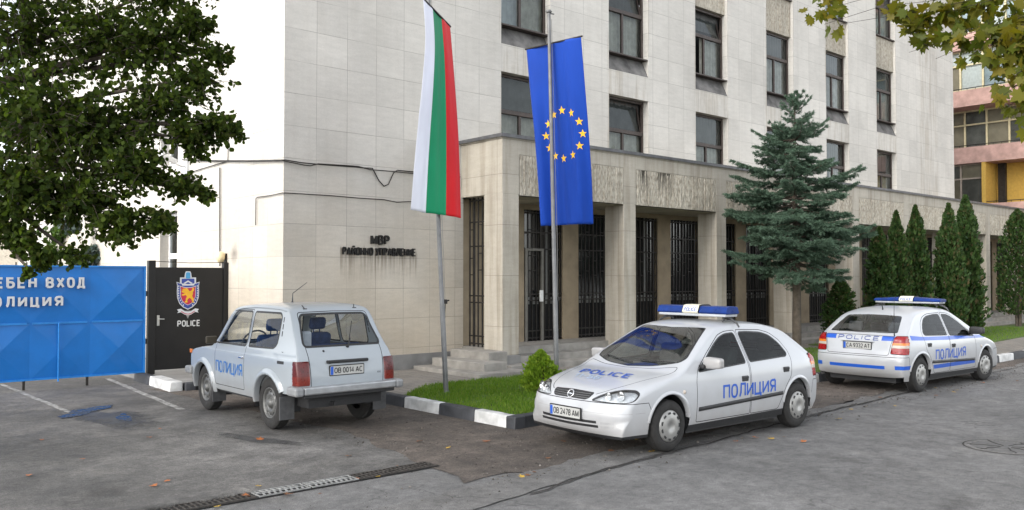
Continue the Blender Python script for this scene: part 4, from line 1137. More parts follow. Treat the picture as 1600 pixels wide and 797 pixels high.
# laundry and flower pots on the balcony edges
# far beige building behind the gate
fb_c = at_depth(20, 360, 46)
far = empty('beige_house', (fb_c.x, fb_c.y, 0), 0, 'far beige house with a bluish roof edge behind the blue gate', 'building')
e = RT.copy(); nrm = Vector((-FW.x, -FW.y, 0))
def farbox(mb, px0, px1, py0, py1, dep, thick, mi=0):
    a = at_depth(px0, py1, dep); b = at_depth(px1, py0, dep)
    w = (b-a).dot(RT); f = FW*thick
    q = [a, a+RT*w, a+RT*w+f, a+f]
    lo = [Vector((p.x, p.y, a.z)) for p in q]; hi = [Vector((p.x, p.y, b.z)) for p in q]
    mb.add(lo+hi, [(0, 3, 2, 1), (4, 5, 6, 7), (0, 1, 5, 4), (1, 2, 6, 5), (2, 3, 7, 6), (3, 0, 4, 7)], mi)
mb = MB(); farbox(mb, -500, 66, 322, 505, 46, 10); part(mb, 'wall', M_FARW, far)
mb = MB(); farbox(mb, -500, 70, 313, 322, 45.6, 11); part(mb, 'roof', plain('bluish_roof', (.30, .33, .36), .6), far)
for x0, x1 in ((18, 46), (-60, -30)):
    mb = MB(); farbox(mb, x0, x1, 362, 384, 45.9, .05, 0); part(mb, 'window', M_BLIND, far)
    mb = MB()
    for q in range(5): farbox(mb, x0+2+q*5.2, x0+5+q*5.2, 366, 384, 45.85, .03, 0)
    part(mb, 'shutter', plain('brown_shutter', (.16, .09, .06), .7), far)
# ------------------------------------------------------------------ vegetation
def card_mesh(name, C, U, W_, outline, mat, parent=None, fold=0.):
    """many small leaves in one mesh: centre C, along U, across W_ (N x 3 each, already scaled), outline in (across, along)"""
    C, U, W_ = (np.asarray(a, float) for a in (C, U, W_))
    n, k = len(C), len(outline)
    o = np.array(outline, float)
    V = C[:, None, :] + U[:, None, :]*o[None, :, 1, None] + W_[:, None, :]*o[None, :, 0, None]
    if fold:
        nr = np.cross(U, W_); nr /= np.maximum(1e-9, np.linalg.norm(nr, axis=1))[:, None]
        V += nr[:, None, :]*(np.abs(o[None, :, 0, None])*np.linalg.norm(W_, axis=1)[:, None, None]*fold)
    me = bpy.data.meshes.new(name)
    me.vertices.add(n*k); me.vertices.foreach_set('co', V.reshape(-1))
    me.loops.add(n*k); me.loops.foreach_set('vertex_index', np.arange(n*k, dtype=np.int32))
    me.polygons.add(n); me.polygons.foreach_set('loop_start', np.arange(0, n*k, k, dtype=np.int32))
    me.update(calc_edges=True); me.validate()
    me.materials.append(mat)
    return link_mesh(name, me, parent)
def unit(a): return a/np.maximum(1e-9, np.linalg.norm(a, axis=-1, keepdims=True))
def perp(U, r):
    w = np.cross(U, r.normal(size=U.shape)); return unit(w)
LEAF = [(0, -.5), (.34, -.28), (.44, .02), (.28, .32), (0, .55), (-.28, .32), (-.44, .02), (-.34, -.28)]
MAPLE = [(0, -.55), (.07, -.38), (.40, -.48), (.36, -.25), (.62, -.05), (.40, .04), (.46, .36), (.20, .24), (.12, .44), (0, .66), (-.12, .44), (-.20, .24), (-.46, .36), (-.40, .04), (-.62, -.05), (-.36, -.25), (-.40, -.48), (-.07, -.38)]

def branchy_tree(name, label, base, fork, blobs, twigs, leaf, lsize, mat, bark, r0, hang=.5, group=None, seed=1, leaves_per=12, outline=LEAF, twig_r=.006, cat='tree', spread=.13, limb=1.):
    """trunk and limbs reach into each foliage mass; every mass is made of twigs, every twig carries leaves"""
    r = np.random.default_rng(seed); rr = random.Random(seed)
    t = empty(name, base, 0, label, cat, group)
    b0 = Vector(base); mb = MB()
    fk = Vector(fork) - b0
    mb.tube([(0, 0, -.2), fk*.3 + Vector((.05, .03, 0)), fk*.65 + Vector((-.06, .05, 0)), fk], [r0*1.25, r0*1.0, r0*.85, r0*.72], 12)
    Cs, Us, Ws = [], [], []
    for (c, rad, dens) in blobs:
        c = Vector(c) - b0
        mid = fk.lerp(c, .5) + Vector((rr.uniform(-.3, .3), rr.uniform(-.3, .3), rr.uniform(.0, .4)))
        start = Vector((0, 0, 0)) + fk*rr.uniform(.75, 1)
        mb.tube([start, start.lerp(mid, .5), mid, mid.lerp(c, .6), c], [r0*.30*limb, r0*.24*limb, r0*.17*limb, r0*.10*limb, r0*.05*limb], 7)
        nt_ = int(twigs*dens)
        for _ in range(nt_):
            d = Vector(r.normal(size=3)); d.normalize()
            q = r.random()**.45
            tip = c + Vector((d.x, d.y, d.z*.8))*rad*q
            root = c.lerp(tip, rr.uniform(.1, .5)) + Vector(r.normal(size=3))*rad*.08
            e = tip - root
            if e.length < .05: continue
            tip = tip - Vector((0, 0, hang*e.length*.35))
            bend = root.lerp(tip, .5) + Vector((0, 0, .08*e.length))
            if rr.random() < .6: mb.tube([root, bend, tip], [twig_r, twig_r*.7, twig_r*.35], 3, 0, False)
            n = max(4, int(leaves_per*rr.uniform(.6, 1.3)))
            s = r.random(n)**.7
            P = np.array([list(root.lerp(bend, a*2) if a < .5 else bend.lerp(tip, a*2-1)) for a in s])
            out = unit(r.normal(size=(n, 3)) + np.array([0, 0, -hang]) + np.array(list(e.normalized()))*.6)
            P = P + out*lsize*.55 + r.normal(size=(n, 3))*lsize*spread*6*.3
            sz = lsize*r.uniform(.65, 1.2, size=(n, 1))
            Cs.append(P); Us.append(out*sz); Ws.append(perp(out, r)*sz)
    mb.build('trunk', bark, t, smooth=True)
    card_mesh('crown', np.concatenate(Cs), np.concatenate(Us), np.concatenate(Ws), outline, mat, t, fold=.25)
    return t
M_BARK = plain('grey_brown_bark', (.075, .060, .045), .95, var=.4, scale=8, bump_s=.6, bscale=30)
M_BARKD = plain('dark_twig_bark', (.030, .024, .016), .95, var=.3)
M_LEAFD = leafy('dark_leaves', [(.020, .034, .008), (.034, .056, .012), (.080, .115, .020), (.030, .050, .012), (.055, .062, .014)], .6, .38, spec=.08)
M_LEAFM = leafy('yellow_green_leaves', [(.085, .11, .012), (.12, .13, .014), (.19, .15, .018), (.07, .095, .012), (.15, .14, .02)], .45, .45, (1.3, 1.4, .4))
# the big dark tree on the left, its trunk outside the frame
TB = on_z(-330, 760, 0)
blobs = []
for px, py, pr, dep, dn in [(-120, 60, 240, 10.5, 1.5), (40, 40, 170, 10.2, 1.6), (60, 180, 150, 9.6, 1.6), (170, 60, 120, 10.4, 1.2), (150, 210, 115, 9.8, 1.25), (30, 290, 90, 9.3, 1.0), (120, 310, 85, 9.4, .95),
        (250, 70, 90, 10.2, .75), (250, 165, 85, 9.9, .75), (215, 265, 70, 9.5, .65), (310, 120, 58, 10.0, .42), (335, 195, 48, 9.8, .36), (300, 215, 45, 9.8, .32), (190, 350, 50, 9.3, .42), (245, 345, 34, 9.4, .25), (285, 288, 36, 9.6, .26), (322, 300, 20, 9.6, .10),
        (30, 372, 42, 9.1, .30), (65, 405, 26, 9.0, .20), (52, 428, 14, 9.0, .09), (5, 350, 30, 9.2, .22), (-60, 320, 110, 9.8, .8), (255, -20, 100, 10.4, .8), (-160, 220, 140, 10.4, .8), (345, 80, 30, 10.1, .15), (365, 205, 20, 9.8, .10), (120, 400, 26, 9.2, .14), (60, -120, 200, 10.6, 1.0), (300, 40, 45, 10.1, .3)]:
    blobs.append((at_depth(px, py, dep), pr*dep/FPX, dn))
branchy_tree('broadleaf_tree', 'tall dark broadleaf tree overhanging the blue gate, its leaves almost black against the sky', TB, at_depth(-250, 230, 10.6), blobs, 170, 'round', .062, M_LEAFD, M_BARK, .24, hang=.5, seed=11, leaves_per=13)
# maple sprays reaching in from the right
MB0 = on_z(2250, 800, 0)
blobs = []
for px, py, pr, dep, dn in [(1292, 14, 26, 7.6, .8), (1310, 38, 17, 7.6, .5), (1288, 38, 12, 7.6, .3), (1414, 22, 22, 7.4, .8), (1440, 30, 24, 7.4, .9), (1452, 72, 22, 7.3, .8), (1462, 92, 14, 7.3, .4), (1428, 55, 14, 7.4, .3), (1480, 22, 30, 7.4, 1.3), (1502, 52, 22, 7.2, .9), (1530, 18, 32, 7.4, 1.4), (1548, 62, 26, 7.1, 1.0),
        (1580, 30, 36, 7.2, 1.5), (1590, 85, 30, 7.0, 1.2), (1564, 96, 18, 7.0, .5), (1560, 128, 16, 7.0, .45), (1592, 140, 24, 6.9, .8), (1572, 168, 15, 6.9, .5), (1582, 205, 12, 6.8, .4), (1555, 160, 14, 6.9, .4), (1600, 110, 30, 6.9, 1.0), (1530, 80, 18, 7.1, .5), (1590, 60, 34, 7.0, 1.3), (1400, 8, 20, 7.5, .7), (1420, 82, 8, 7.3, .15), (1610, 180, 26, 6.8, .7), (1640, 60, 60, 7.0, 2.0), (1650, 160, 50, 6.8, 1.5), (1560, -40, 60, 7.4, 2.0), (1470, -40, 50, 7.5, 1.5), (1380, -50, 40, 7.6, 1.0), (1300, -30, 34, 7.6, .8), (1760, 20, 110, 7, 3), (1880, -60, 160, 7, 4), (1700, -140, 140, 7.3, 4)]:
    blobs.append((at_depth(px, py, dep), pr*dep/FPX, dn))
branchy_tree('maple_tree', 'yellow green lobed leaves hanging in from the upper right, before the pink apartment block', MB0, at_depth(2050, -80, 7), blobs, 10, 'maple', .105, M_LEAFM, M_BARKD, .12, hang=.9, seed=5, leaves_per=4, outline=MAPLE, twig_r=.005, spread=.2, limb=.25)
# added tree, unseen outside the frame: its high crown shades the driveway and the parked cars
SB = Vector((-4.5, 5.2, 0))
blobs = [(Vector(c), rd, 1.) for c, rd in [((-7, 6, 9.5), 2.6), ((-4.5, 8.2, 9.0), 2.4), ((-4, 5.2, 10.6), 2.8), ((-1.8, 7.2, 9.6), 2.2), ((-1.2, 4.8, 9.8), 2.2), ((.9, 6.6, 10.2), 1.9), ((-6, 3.5, 9.0), 2.2), ((2.2, 5.4, 10.8), 1.6), ((-3, 9.6, 10.4), 1.8)]]
branchy_tree('added_shade_tree', 'tall added tree, unseen outside the left edge, its high crown shading the driveway', SB, (-4.0, 5.6, 6.2), blobs, 100, 'round', .19, M_LEAFD, M_BARK, .28, hang=.3, seed=77, leaves_per=12)
# bushy trees beyond the blue gate
M_LEAFG = leafy('mid_green_leaves', [(.035, .075, .014), (.055, .10, .018), (.08, .13, .025)], .5, .3)
tb = at_depth(110, 480, 27); tb = Vector((tb.x, tb.y, 0))
blobs = [(at_depth(px, py, 27 + (i % 3)*.6), pr*27/FPX, 1.) for i, (px, py, pr) in enumerate([(100, 370, 34), (85, 400, 26), (120, 400, 30), (140, 375, 28), (100, 330, 30), (135, 335, 26), (100, 430, 34), (140, 425, 26)])]
branchy_tree('bushy_tree', 'mid green bushy tree behind the blue gate, before the far beige house', tb, tb + Vector((0, 0, 1.2)), blobs, 90, 'round', .13, M_LEAFG, M_BARK, .14, hang=.1, seed=23, leaves_per=10)
M_LEAFB = leafy('blue_green_needles', [(.055, .085, .075), (.085, .115, .105), (.11, .14, .13)], .6, .2)
tb = at_depth(150, 480, 24); tb = Vector((tb.x, tb.y, 0))
blobs = [(at_depth(px, py, 24), pr*24/FPX, 1.) for px, py, pr in ((128, 410, 20), (112, 352, 15), (145, 398, 18), (130, 440, 26))]
branchy_tree('blue_conifer', 'small patch of bluish conifer showing just above the blue gate', tb, tb + Vector((0, 0, 1.2)), blobs, 70, 'needle', .12, M_LEAFB, M_BARK, .10, hang=.0, seed=29, leaves_per=10)

# the spruce before the columns
SPV = 11.0
SPB = on_v(1245, 540, SPV); SPB.z = .14
zt, zb_ = on_v(1243, 147, SPV).z, on_v(1243, 424, SPV).z
SPD = (Vector((SPB.x, SPB.y, 1.96)) - EYEP).dot(FWD)
spr = empty('spruce_tree', SPB, 0, 'blue green spruce with tiered drooping branches standing before the columns', 'tree')
M_SPR = leafy('spruce_needles', [(.056, .100, .068), (.078, .130, .086), (.112, .168, .115), (.064, .112, .075)], .6, .12, (1., 1.2, .9))
def spruce():
    r = np.random.default_rng(3); rr = random.Random(3)
    H = zt - SPB.z
    mb = MB(); mb.tube([(0, 0, -.2), (.02, 0, H*.3), (-.02, .01, H*.6), (0, 0, H*.97)], [.115, .095, .06, .012], 12)
    rad = pchip([0, .06, .14, .25, .36, .5, .7, .86, 1.0], [.03, .22, .42, .90, 1.15, 1.34, 1.46, 1.54, 1.25])     # from the top down
    C, U, W_ = [], [], []
    def needles(p0, p1, n, ln, wd):
        p0, p1 = np.array(p0), np.array(p1); e = p1-p0; L = np.linalg.norm(e); e = e/L
        s = r.random(n); P = p0 + np.outer(s, p1-p0)
        d = r.normal(size=(n, 3)); d -= np.outer(d@e, e); d = unit(d) + np.array([0, 0, .25])
        u = unit(d*.85 + e*.8)
        l = ln*r.uniform(.7, 1.15, size=(n, 1))
        C.append(P + u*l*.5); U.append(u*l); W_.append(perp(u, r)*wd)
    z = zt - SPB.z - .10; tier = 0
    bottom = zb_ - SPB.z
    while z > bottom - .02:
        f = (H - z)/(H - bottom); R_ = float(rad(min(1, f)))
        n = rr.choice((6, 7, 7, 8)) if f > .12 else 5
        a0 = rr.uniform(0, 6.28)
        for k in range(n):
            a = a0 + 2*PI*k/n + rr.uniform(-.3, .3); L = R_*rr.uniform(.50, 1.14)
            zz = z + rr.uniform(-.08, .08)
            dr = -.04 - .22*f + rr.uniform(-.22, .24); up = .30 if f > .3 else .6
            pts = []
            for q in range(7):
                t = q/6; h = dr*t*L*1.3 + up*L*(t**2.6)*.55 + (.55*t*L if f < .12 else 0)
                pts.append(Vector((math.cos(a + .10*math.sin(3*t+k))*L*t, math.sin(a + .10*math.sin(3*t+k))*L*t, zz + h)))
            mb.tube(pts, [max(.005, .028*(1-.85*q/6)*min(1, L)) for q in range(7)], 5)
            side = Vector((-math.sin(a), math.cos(a), 0))
            nsub = max(3, int(L*9))
            for q in range(nsub):
                t = .22 + .78*(q+rr.random())/nsub
                i = min(5, int(t*6)); p = pts[i].lerp(pts[i+1], t*6-i)
                tl = L*(.42*(1-t) + .14)*rr.uniform(.7, 1.15)
                for sg in (1, -1):
                    fw_ = (pts[i+1]-pts[i]).normalized()
                    e = (fw_*.75 + side*sg*.85 + Vector((0, 0, rr.uniform(-.25, .12)))).normalized()
                    p1 = p + e*tl + Vector((0, 0, -.05*tl))
                    needles(p, p1, max(18, int(tl*230)), .062, .0095)
                    for s2 in (1, -1):     # third order shoots thicken the spray
                        m = p.lerp(p1, rr.uniform(.3, .7)); e2 = (e*.8 + side.cross(Vector((0, 0, 1)))*s2*.0 + fw_*s2*.5 + Vector((0, 0, rr.uniform(-.2, .15)))).normalized()
                        needles(m, m + e2*tl*.45, max(12, int(tl*110)), .058, .0095)
            needles(pts[2], pts[4], int(L*60), .05, .0075); needles(pts[4], pts[6] + (pts[6]-pts[5])*.3, int(L*95)+20, .05, .0075)
        z -= rr.uniform(.12, .17) if f < .25 else rr.uniform(.15, .22)
        tier += 1
    needles((0, 0, H-.45), (0, 0, H), 160, .05, .0075)
    mb.build('trunk', M_BARK, spr, smooth=True)
    card_mesh('crown', np.concatenate(C), np.concatenate(U), np.concatenate(W_), [(-.5, -.5), (.5, -.5), (.35, .2), (0, .5), (-.35, .2)], M_SPR, spr)
spruce()

# columnar trees along the portico
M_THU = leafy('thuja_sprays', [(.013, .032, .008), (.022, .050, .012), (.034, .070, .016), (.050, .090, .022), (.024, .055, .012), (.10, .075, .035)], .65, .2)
M_THUB = leafy('bright_thuja_sprays', [(.12, .21, .020), (.18, .28, .028), (.25, .34, .035)], .6, .4)
SPRAY = [(0, -.5), (.22, -.25), (.30, .05), (.42, .22), (.16, .28), (0, .55), (-.14, .25), (-.40, .2), (-.30, 0), (-.2, -.25)]
def thuja(H, Rm, seed, n=5200, mat=None, size=.12, gap=.18, prof=None, name='columnar_tree', label='', cat='tree', group=None, stems=1):
    r = np.random.default_rng(seed); t = empty(name, (0, 0, 0), 0, label, cat, group)
    mb = MB()
    for k in range(stems):
        a = 2*PI*k/stems; d = .10 if stems > 1 else 0
        mb.tube([(math.cos(a)*d*.6, math.sin(a)*d*.6, -.1), (math.cos(a)*d, math.sin(a)*d, H*.4), (0, 0, H*.92)], [.06, .04, .008], 7)
    mb.build('trunk', M_BARK, t, smooth=True)
    P = pchip(*(prof or ([0, .05, .2, .45, .65, .82, .93, 1.0], [.7, .92, 1.0, .92, .74, .46, .20, .02])))
    h = r.random(n)**.9; ang = r.random(n)*2*PI
    lump = 1 + .15*np.sin(ang*3 + h*9 + seed) + .14*np.sin(ang*5 - h*17 + seed*2) + .16*np.sin(h*47 + np.floor(ang*1.6)*2.1) + .10*r.normal(size=n)
    rr = P(h)*Rm*lump*(1 - .55*r.random(n)**2.2)
    Z = gap + h*(H-gap)
    X, Y = np.cos(ang)*rr, np.sin(ang)*rr
    radial = np.stack([np.cos(ang), np.sin(ang), np.zeros(n)], 1)
    U = unit(radial*r.uniform(.3, .9, (n, 1)) + np.array([0, 0, 1.])*r.uniform(.6, 1.5, (n, 1)) + r.normal(size=(n, 3))*.28)
    sz = size*r.uniform(.6, 1.3, (n, 1))
    card_mesh('crown', np.stack([X, Y, Z], 1), U*sz, perp(U, r)*sz*.8, SPRAY, mat or M_THU, t, fold=.2)
    return t
def copy_tree(o, loc, rz, label, sc=None):
    c = o.copy(); col.objects.link(c); c.location = loc; c.rotation_euler = (0, 0, rz); c['label'] = label
    if sc: c.scale = sc
    for ch in o.children:
        d = ch.copy(); col.objects.link(d); d.parent = c
    return c
TV = 10.9
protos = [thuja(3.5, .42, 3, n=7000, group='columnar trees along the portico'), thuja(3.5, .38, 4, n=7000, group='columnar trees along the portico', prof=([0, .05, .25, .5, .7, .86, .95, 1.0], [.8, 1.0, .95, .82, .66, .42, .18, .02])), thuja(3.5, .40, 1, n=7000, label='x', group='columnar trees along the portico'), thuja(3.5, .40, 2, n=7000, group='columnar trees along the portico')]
spec = [(1324, 432, 'lowest and darkest columnar tree, right behind the spruce branches', .9), (1370, 356, 'columnar tree just right of the spruce, shorter than its four right neighbours', 1.05), (1405, 331, 'second columnar tree from the spruce among the tall five', .95),
        (1443, 322, 'middle columnar tree of the tall five behind the striped car', 1.0), (1478, 320, 'columnar tree next left of the tallest one by the bare column', 1.0), (1515, 307, 'tallest columnar tree, standing left of the bare column', 1.15)]
for i, (px, py, lb, w_) in enumerate(spec):
    p = on_v(px, 500, TV); top = on_v(px, py, TV).z; s = (top - .14)/3.5
    o = protos[i % 4]
    loc = (p.x, TV + (.18, -.1, .05, .2, -.12, .08)[i], .14); sc = (w_*(1.1, .95, .9, 1.08, .92, 1.05)[i], w_, s)
    if i < 4: o.location = loc; o.scale = sc; o['label'] = lb; o['category'] = 'tree'; o.rotation_euler = (0, 0, i*1.3)
    else: copy_tree(o, loc, i*1.7, lb, sc)
TV2 = 11.6
p = on_v(1592, 500, TV2); top = on_v(1592, 328, TV2).z
tw = thuja(top-.14, .62, 9, 6500, gap=.45, stems=3, prof=([0, .06, .25, .5, .75, .92, 1.], [.6, .9, 1., .92, .7, .4, .05]), label='broad columnar tree with bare stems at the right edge', group='columnar trees along the portico')
tw.location = (p.x, TV2, .14)
p = on_v(1640, 500, TV2)
copy_tree(tw, (p.x+.4, TV2-.3, .14), 2., 'columnar tree cut off by the right edge, behind the broad one', (1, 1, 1.05))
# small bright shrub on the lawn, by the straight flagpole
p = on_z(845, 612, .15); hh = on_v(845, 548, p.y).z - .15
bush = thuja(hh, .25, 31, 3600, M_THUB, .062, .02, ([0, .1, .3, .55, .8, .93, 1.], [.75, .95, 1., .9, .55, .25, .05]), 'small_shrub', 'small bright green feathery shrub on the lawn corner by the straight flagpole', 'shrub', None, 3)
bush.location = (p.x, p.y, .15)

# grass: one mass of blades on both lawns
def inside(poly, x, y):
    n = len(poly); c = np.zeros(len(x), bool)
    for k in range(n):
        (x0, y0), (x1, y1) = poly[k], poly[(k+1) % n]
        m = ((y0 > y) != (y1 > y)) & (x < (x1-x0)*(y-y0)/((y1-y0) if y1 != y0 else 1e-9) + x0); c ^= m
    return c
def grass():
    r = np.random.default_rng(17); X, Y = [], []
    for poly, n, (a, b, c, d) in ((LAWN1, 52000, (7.37, 13, 8.47, 11.8)), (LAWN1, 9000, (13, 20.3, 8.47, 11.6)), (LAWN2, 14000, (21.2, 34, 8.9, 12.2))):
        x, y = r.uniform(a, b, n), r.uniform(c, d, n); k = inside(poly, x, y)
        # blades grow in tufts, with thinner spots
        tuft = np.sin(x*7.3 + 2*np.sin(y*5.1)) + np.sin(y*8.7 + 2*np.sin(x*4.3)) + r.normal(size=n)*1.1
        k &= tuft > -1.3
        X.append(x[k]); Y.append(y[k])
    x, y = np.concatenate(X), np.concatenate(Y); n = len(x)
    h = r.uniform(.03, .075, (n, 1)); U = unit(np.stack([r.normal(size=n)*.35, r.normal(size=n)*.35, np.ones(n)], 1))
    C = np.stack([x, y, np.full(n, .148)], 1) + U*h*.5
    w = perp(U, r)*r.uniform(.006, .012, (n, 1))
    g = leafy('grass_blades', [(.065, .135, .013), (.10, .19, .018), (.14, .235, .024), (.17, .21, .05)], .6, .45)
    o = card_mesh('grass', C, U*h, w, [(-.5, -.5), (.5, -.5), (.25, .2), (0, .5), (-.25, .2)], g)
    tag(o, 'short bright green grass of the lawns along the kerb', 'grass', None, 'stuff')
grass()
# ------------------------------------------------------------------ vehicles
def paint_mat(name, c, dirt=.5, flake=0.):
    m, nt, p = nodes_of(name)
    o = obj_pos(nt); x, y, z = xyz(nt, o)
    low = ramp(nt, mth(nt, 'ADD', z, mth(nt, 'MULTIPLY', noise(nt, o, 5, 5), .35)), [(.36, dirt), (.85, 0.)])
    c1 = mixc(nt, low, c, (.23, .20, .17))
    c1 = mixc(nt, .10, c1, ramp(nt, noise(nt, o, 2.2, 4), [(.35, .7), (.65, 1.)]), 'MULTIPLY')
    nt.links.new(c1, p.inputs['Base Color'])
    p.inputs['Roughness'].default_value = .38; p.inputs['Coat Weight'].default_value = .8
    nt.links.new(mth(nt, 'ADD', mth(nt, 'MULTIPLY', noise(nt, o, 9, 4), .10), .03), p.inputs['Coat Roughness'])
    return m
M_CARW = paint_mat('white_car_paint', (.45, .463, .482))
M_NIVA = paint_mat('pale_blue_white_paint', (.325, .358, .385), .6)
M_SEAM = plain('panel_gap', (.02, .02, .021), .8)
M_BLUEP = plain('police_blue', (.008, .085, .46), .35, var=.05, coat=.4)
M_PLAST = plain('black_plastic', (.018, .018, .019), .55, var=.2, scale=20)
M_GREYPL = plain('faded_grey_plastic', (.07, .07, .072), .65, var=.25, scale=12)
M_TYRE = plain('tyre_rubber', (.020, .019, .018), .85, var=.3, scale=14, bump_s=.2)
M_HUB = plain('silver_hubcap', (.34, .335, .32), .42, .5, var=.15, scale=10)
M_STEELW = plain('dull_steel_wheel', (.15, .15, .145), .5, .6, var=.25, scale=10)
M_CHROME = plain('bright_metal', (.72, .72, .72), .12, .95, var=.05)
M_ALU = plain('dull_aluminium', (.40, .41, .42), .42, .7, var=.15, scale=8)
M_CGLASS = thin_glass('car_glass', (.93, .96, .95), (1, 1, 1), 1.45, .0, .0, 1.6)
M_CGLASSN = thin_glass('clear_car_glass', (.93, .96, .95), (1, 1, 1), 1.4, .0, .0, .55)
M_CGLASSD = thin_glass('dark_car_glass', (.48, .54, .53), (1, 1, 1), 1.42, .0, .0, .5)
M_LENS = thin_glass('lamp_lens', (.93, .95, .96), (1, 1, 1), 1.5, .02, .04)
M_RED = plain('red_lamp', (.26, .004, .006), .25, var=.25, scale=30, coat=.25)
M_DRED = plain('dark_red_lamp', (.085, .005, .005), .3, var=.4, scale=18, coat=.2)
M_AMBER = plain('amber_lamp', (.60, .16, .01), .25, var=.15, coat=.3)
M_CLEAR = plain('clear_lamp', (.46, .40, .34), .25, var=.1, coat=.3)
M_TRIM = plain('dark_seat_cloth', (.065, .068, .070), .9, var=.3, scale=10)
M_TRIMB = plain('blue_seat_cloth', (.012, .03, .10), .85, var=.3, scale=10)
M_PLATEW = plain('plate_white', (.42, .42, .40), .5, var=.06)
M_PLATEK = plain('plate_black', (.012, .012, .012), .5)
M_BLUELENS = plain('blue_beacon_lens', (.003, .030, .18), .30, var=.25, scale=7, coat=0., spec=.25)
M_CREAMLENS = plain('cream_beacon_panel', (.72, .69, .55), .35, var=.04)
M_GHOST = plain('faded_lettering', (.34, .43, .56), .5)

class Shell:
    """half car body: the side silhouette swept across the width, rolled over into the flanks"""
    def __init__(s, sil, plan, vert, zb, ns=170, nr=16, nside=30):
        A = np.array(sil, float)
        d = np.r_[0, np.cumsum(np.hypot(np.diff(A[:, 0]), np.diff(A[:, 1])))]
        f = [pchip(d, A[:, k]) for k in range(5)]
        q = np.linspace(0, d[-1], ns)
        x, z, D, xb, p = (g(q) for g in f)
        k = np.array([1, 2, 3, 2, 1.])/9
        for _ in range(1):
            x[2:-2] = np.convolve(x, k, 'valid'); z[2:-2] = np.convolve(z, k, 'valid')
        tx, tz = np.gradient(x), np.gradient(z)
        for _ in range(3):
            tx[2:-2] = np.convolve(tx, k, 'valid'); tz[2:-2] = np.convolve(tz, k, 'valid')
        L = np.hypot(tx, tz); nx, nz = -tz/L, tx/L
        s.wp = pchip(*zip(*plan)); s.dz = pchip(*zip(*vert)); s.zb = zb
        s.W = lambda X, Z: float(s.wp(X) + s.dz(Z))
        bm = bmesh.new()
        s.part = bm.faces.layers.int.new('part'); s.mat = bm.faces.layers.int.new('mat')
        rows = []
        for i in range(ns):
            xe, ze = x[i] - nx[i]*D[i], z[i] - nz[i]*D[i]
            E = s.W(xe, ze)
            row = []
            for j in range(nr+1):
                th = PI/2*j/nr
                a = math.sin(th)**(2/p[i]); dd = D[i]*(1 - math.cos(th)**(2/p[i])) if j < nr else D[i]
                row.append(bm.verts.new((x[i] - nx[i]*dd, E*a, z[i] - nz[i]*dd)))
            zbot = min(zb, ze - .003)
            for j in range(1, nside+1):
                t = j/nside; X = xe + (xb[i]-xe)*t; Z = ze + (zbot-ze)*t
                row.append(bm.verts.new((X, s.W(X, Z), Z)))
            rows.append(row)
        for i in range(ns-1):
            for j in range(nr+nside):
                bm.faces.new((rows[i][j], rows[i][j+1], rows[i+1][j+1], rows[i+1][j]))
        bmesh.ops.remove_doubles(bm, verts=bm.verts[:], dist=.0004)
        bm.normal_update()
        s.bm = bm
        c = sum((f.normal.z for f in bm.faces if f.calc_center_median().z > 1.2), 0)
        if c < 0: bmesh.ops.reverse_faces(bm, faces=bm.faces[:])
        bm.normal_update()
        s.bvh = BVHTree.FromBMesh(bm)
    def hit(s, o, d):
        sg = -1 if o[1] < 0 else 1
        r = s.bvh.ray_cast(Vector((o[0], abs(o[1]), o[2])), Vector((d[0], d[1]*sg, d[2])))
        if r[0] is None: return None
        return Vector((r[0].x, r[0].y*sg, r[0].z))
    def knife(s, poly, axis, filt=None):
        """cut along a polygon seen along an axis; returns the faces inside"""
        i, j = {'y': (0, 2), 'x': (1, 2), 'z': (0, 1)}[axis]
        bm = s.bm; n = len(poly)
        px = [p[0] for p in poly]; py = [p[1] for p in poly]
        X0, X1, Y0, Y1 = min(px), max(px), min(py), max(py)
        def box(f):
            a = [v.co[i] for v in f.verts]; b = [v.co[j] for v in f.verts]
            return min(a), max(a), min(b), max(b)
        cand = set()
        for f in bm.faces:
            b = box(f)
            if b[1] < X0-1e-5 or b[0] > X1+1e-5 or b[3] < Y0-1e-5 or b[2] > Y1+1e-5: continue
            if filt and not filt(f.calc_center_median(), f.normal): continue
            cand.add(f)
        for k in range(n):
            p, q = poly[k], poly[(k+1) % n]
            dx, dy = q[0]-p[0], q[1]-p[1]
            if math.hypot(dx, dy) < 1e-6: continue
            e = 1e-4
            lx, hx, ly, hy = min(p[0], q[0])-e, max(p[0], q[0])+e, min(p[1], q[1])-e, max(p[1], q[1])+e
            sel = []
            for f in cand:
                b = box(f)
                if b[1] < lx or b[0] > hx or b[3] < ly or b[2] > hy: continue
                sd = [(v.co[i]-p[0])*dy - (v.co[j]-p[1])*dx for v in f.verts]
                if min(sd) < -1e-7 and max(sd) > 1e-7: sel.append(f)
            if not sel: continue
            co = Vector((0, 0, 0)); co[i] = p[0]; co[j] = p[1]
            no = Vector((0, 0, 0)); no[i] = dy; no[j] = -dx
            geom = sel + list({e_ for f in sel for e_ in f.edges}) + list({v for f in sel for v in f.verts})
            r = bmesh.ops.bisect_plane(bm, geom=geom, dist=2e-5, plane_co=co, plane_no=no.normalized())
            for g in r['geom']:
                if isinstance(g, bmesh.types.BMFace): cand.add(g)
            cand = {f for f in cand if f.is_valid}
        out = []
        for f in cand:
            c = f.calc_center_median(); a, b = c[i], c[j]; ins = False
            for k in range(n):
                p, q = poly[k], poly[(k+1) % n]
                if (p[1] > b) != (q[1] > b) and a < (q[0]-p[0])*(b-p[1])/(q[1]-p[1]) + p[0]: ins = not ins
            if ins: out.append(f)
        return out
    def setpart(s, faces, k):
        for f in faces: f[s.part] = k
    def setmat(s, faces, k):
        for f in faces: f[s.mat] = k
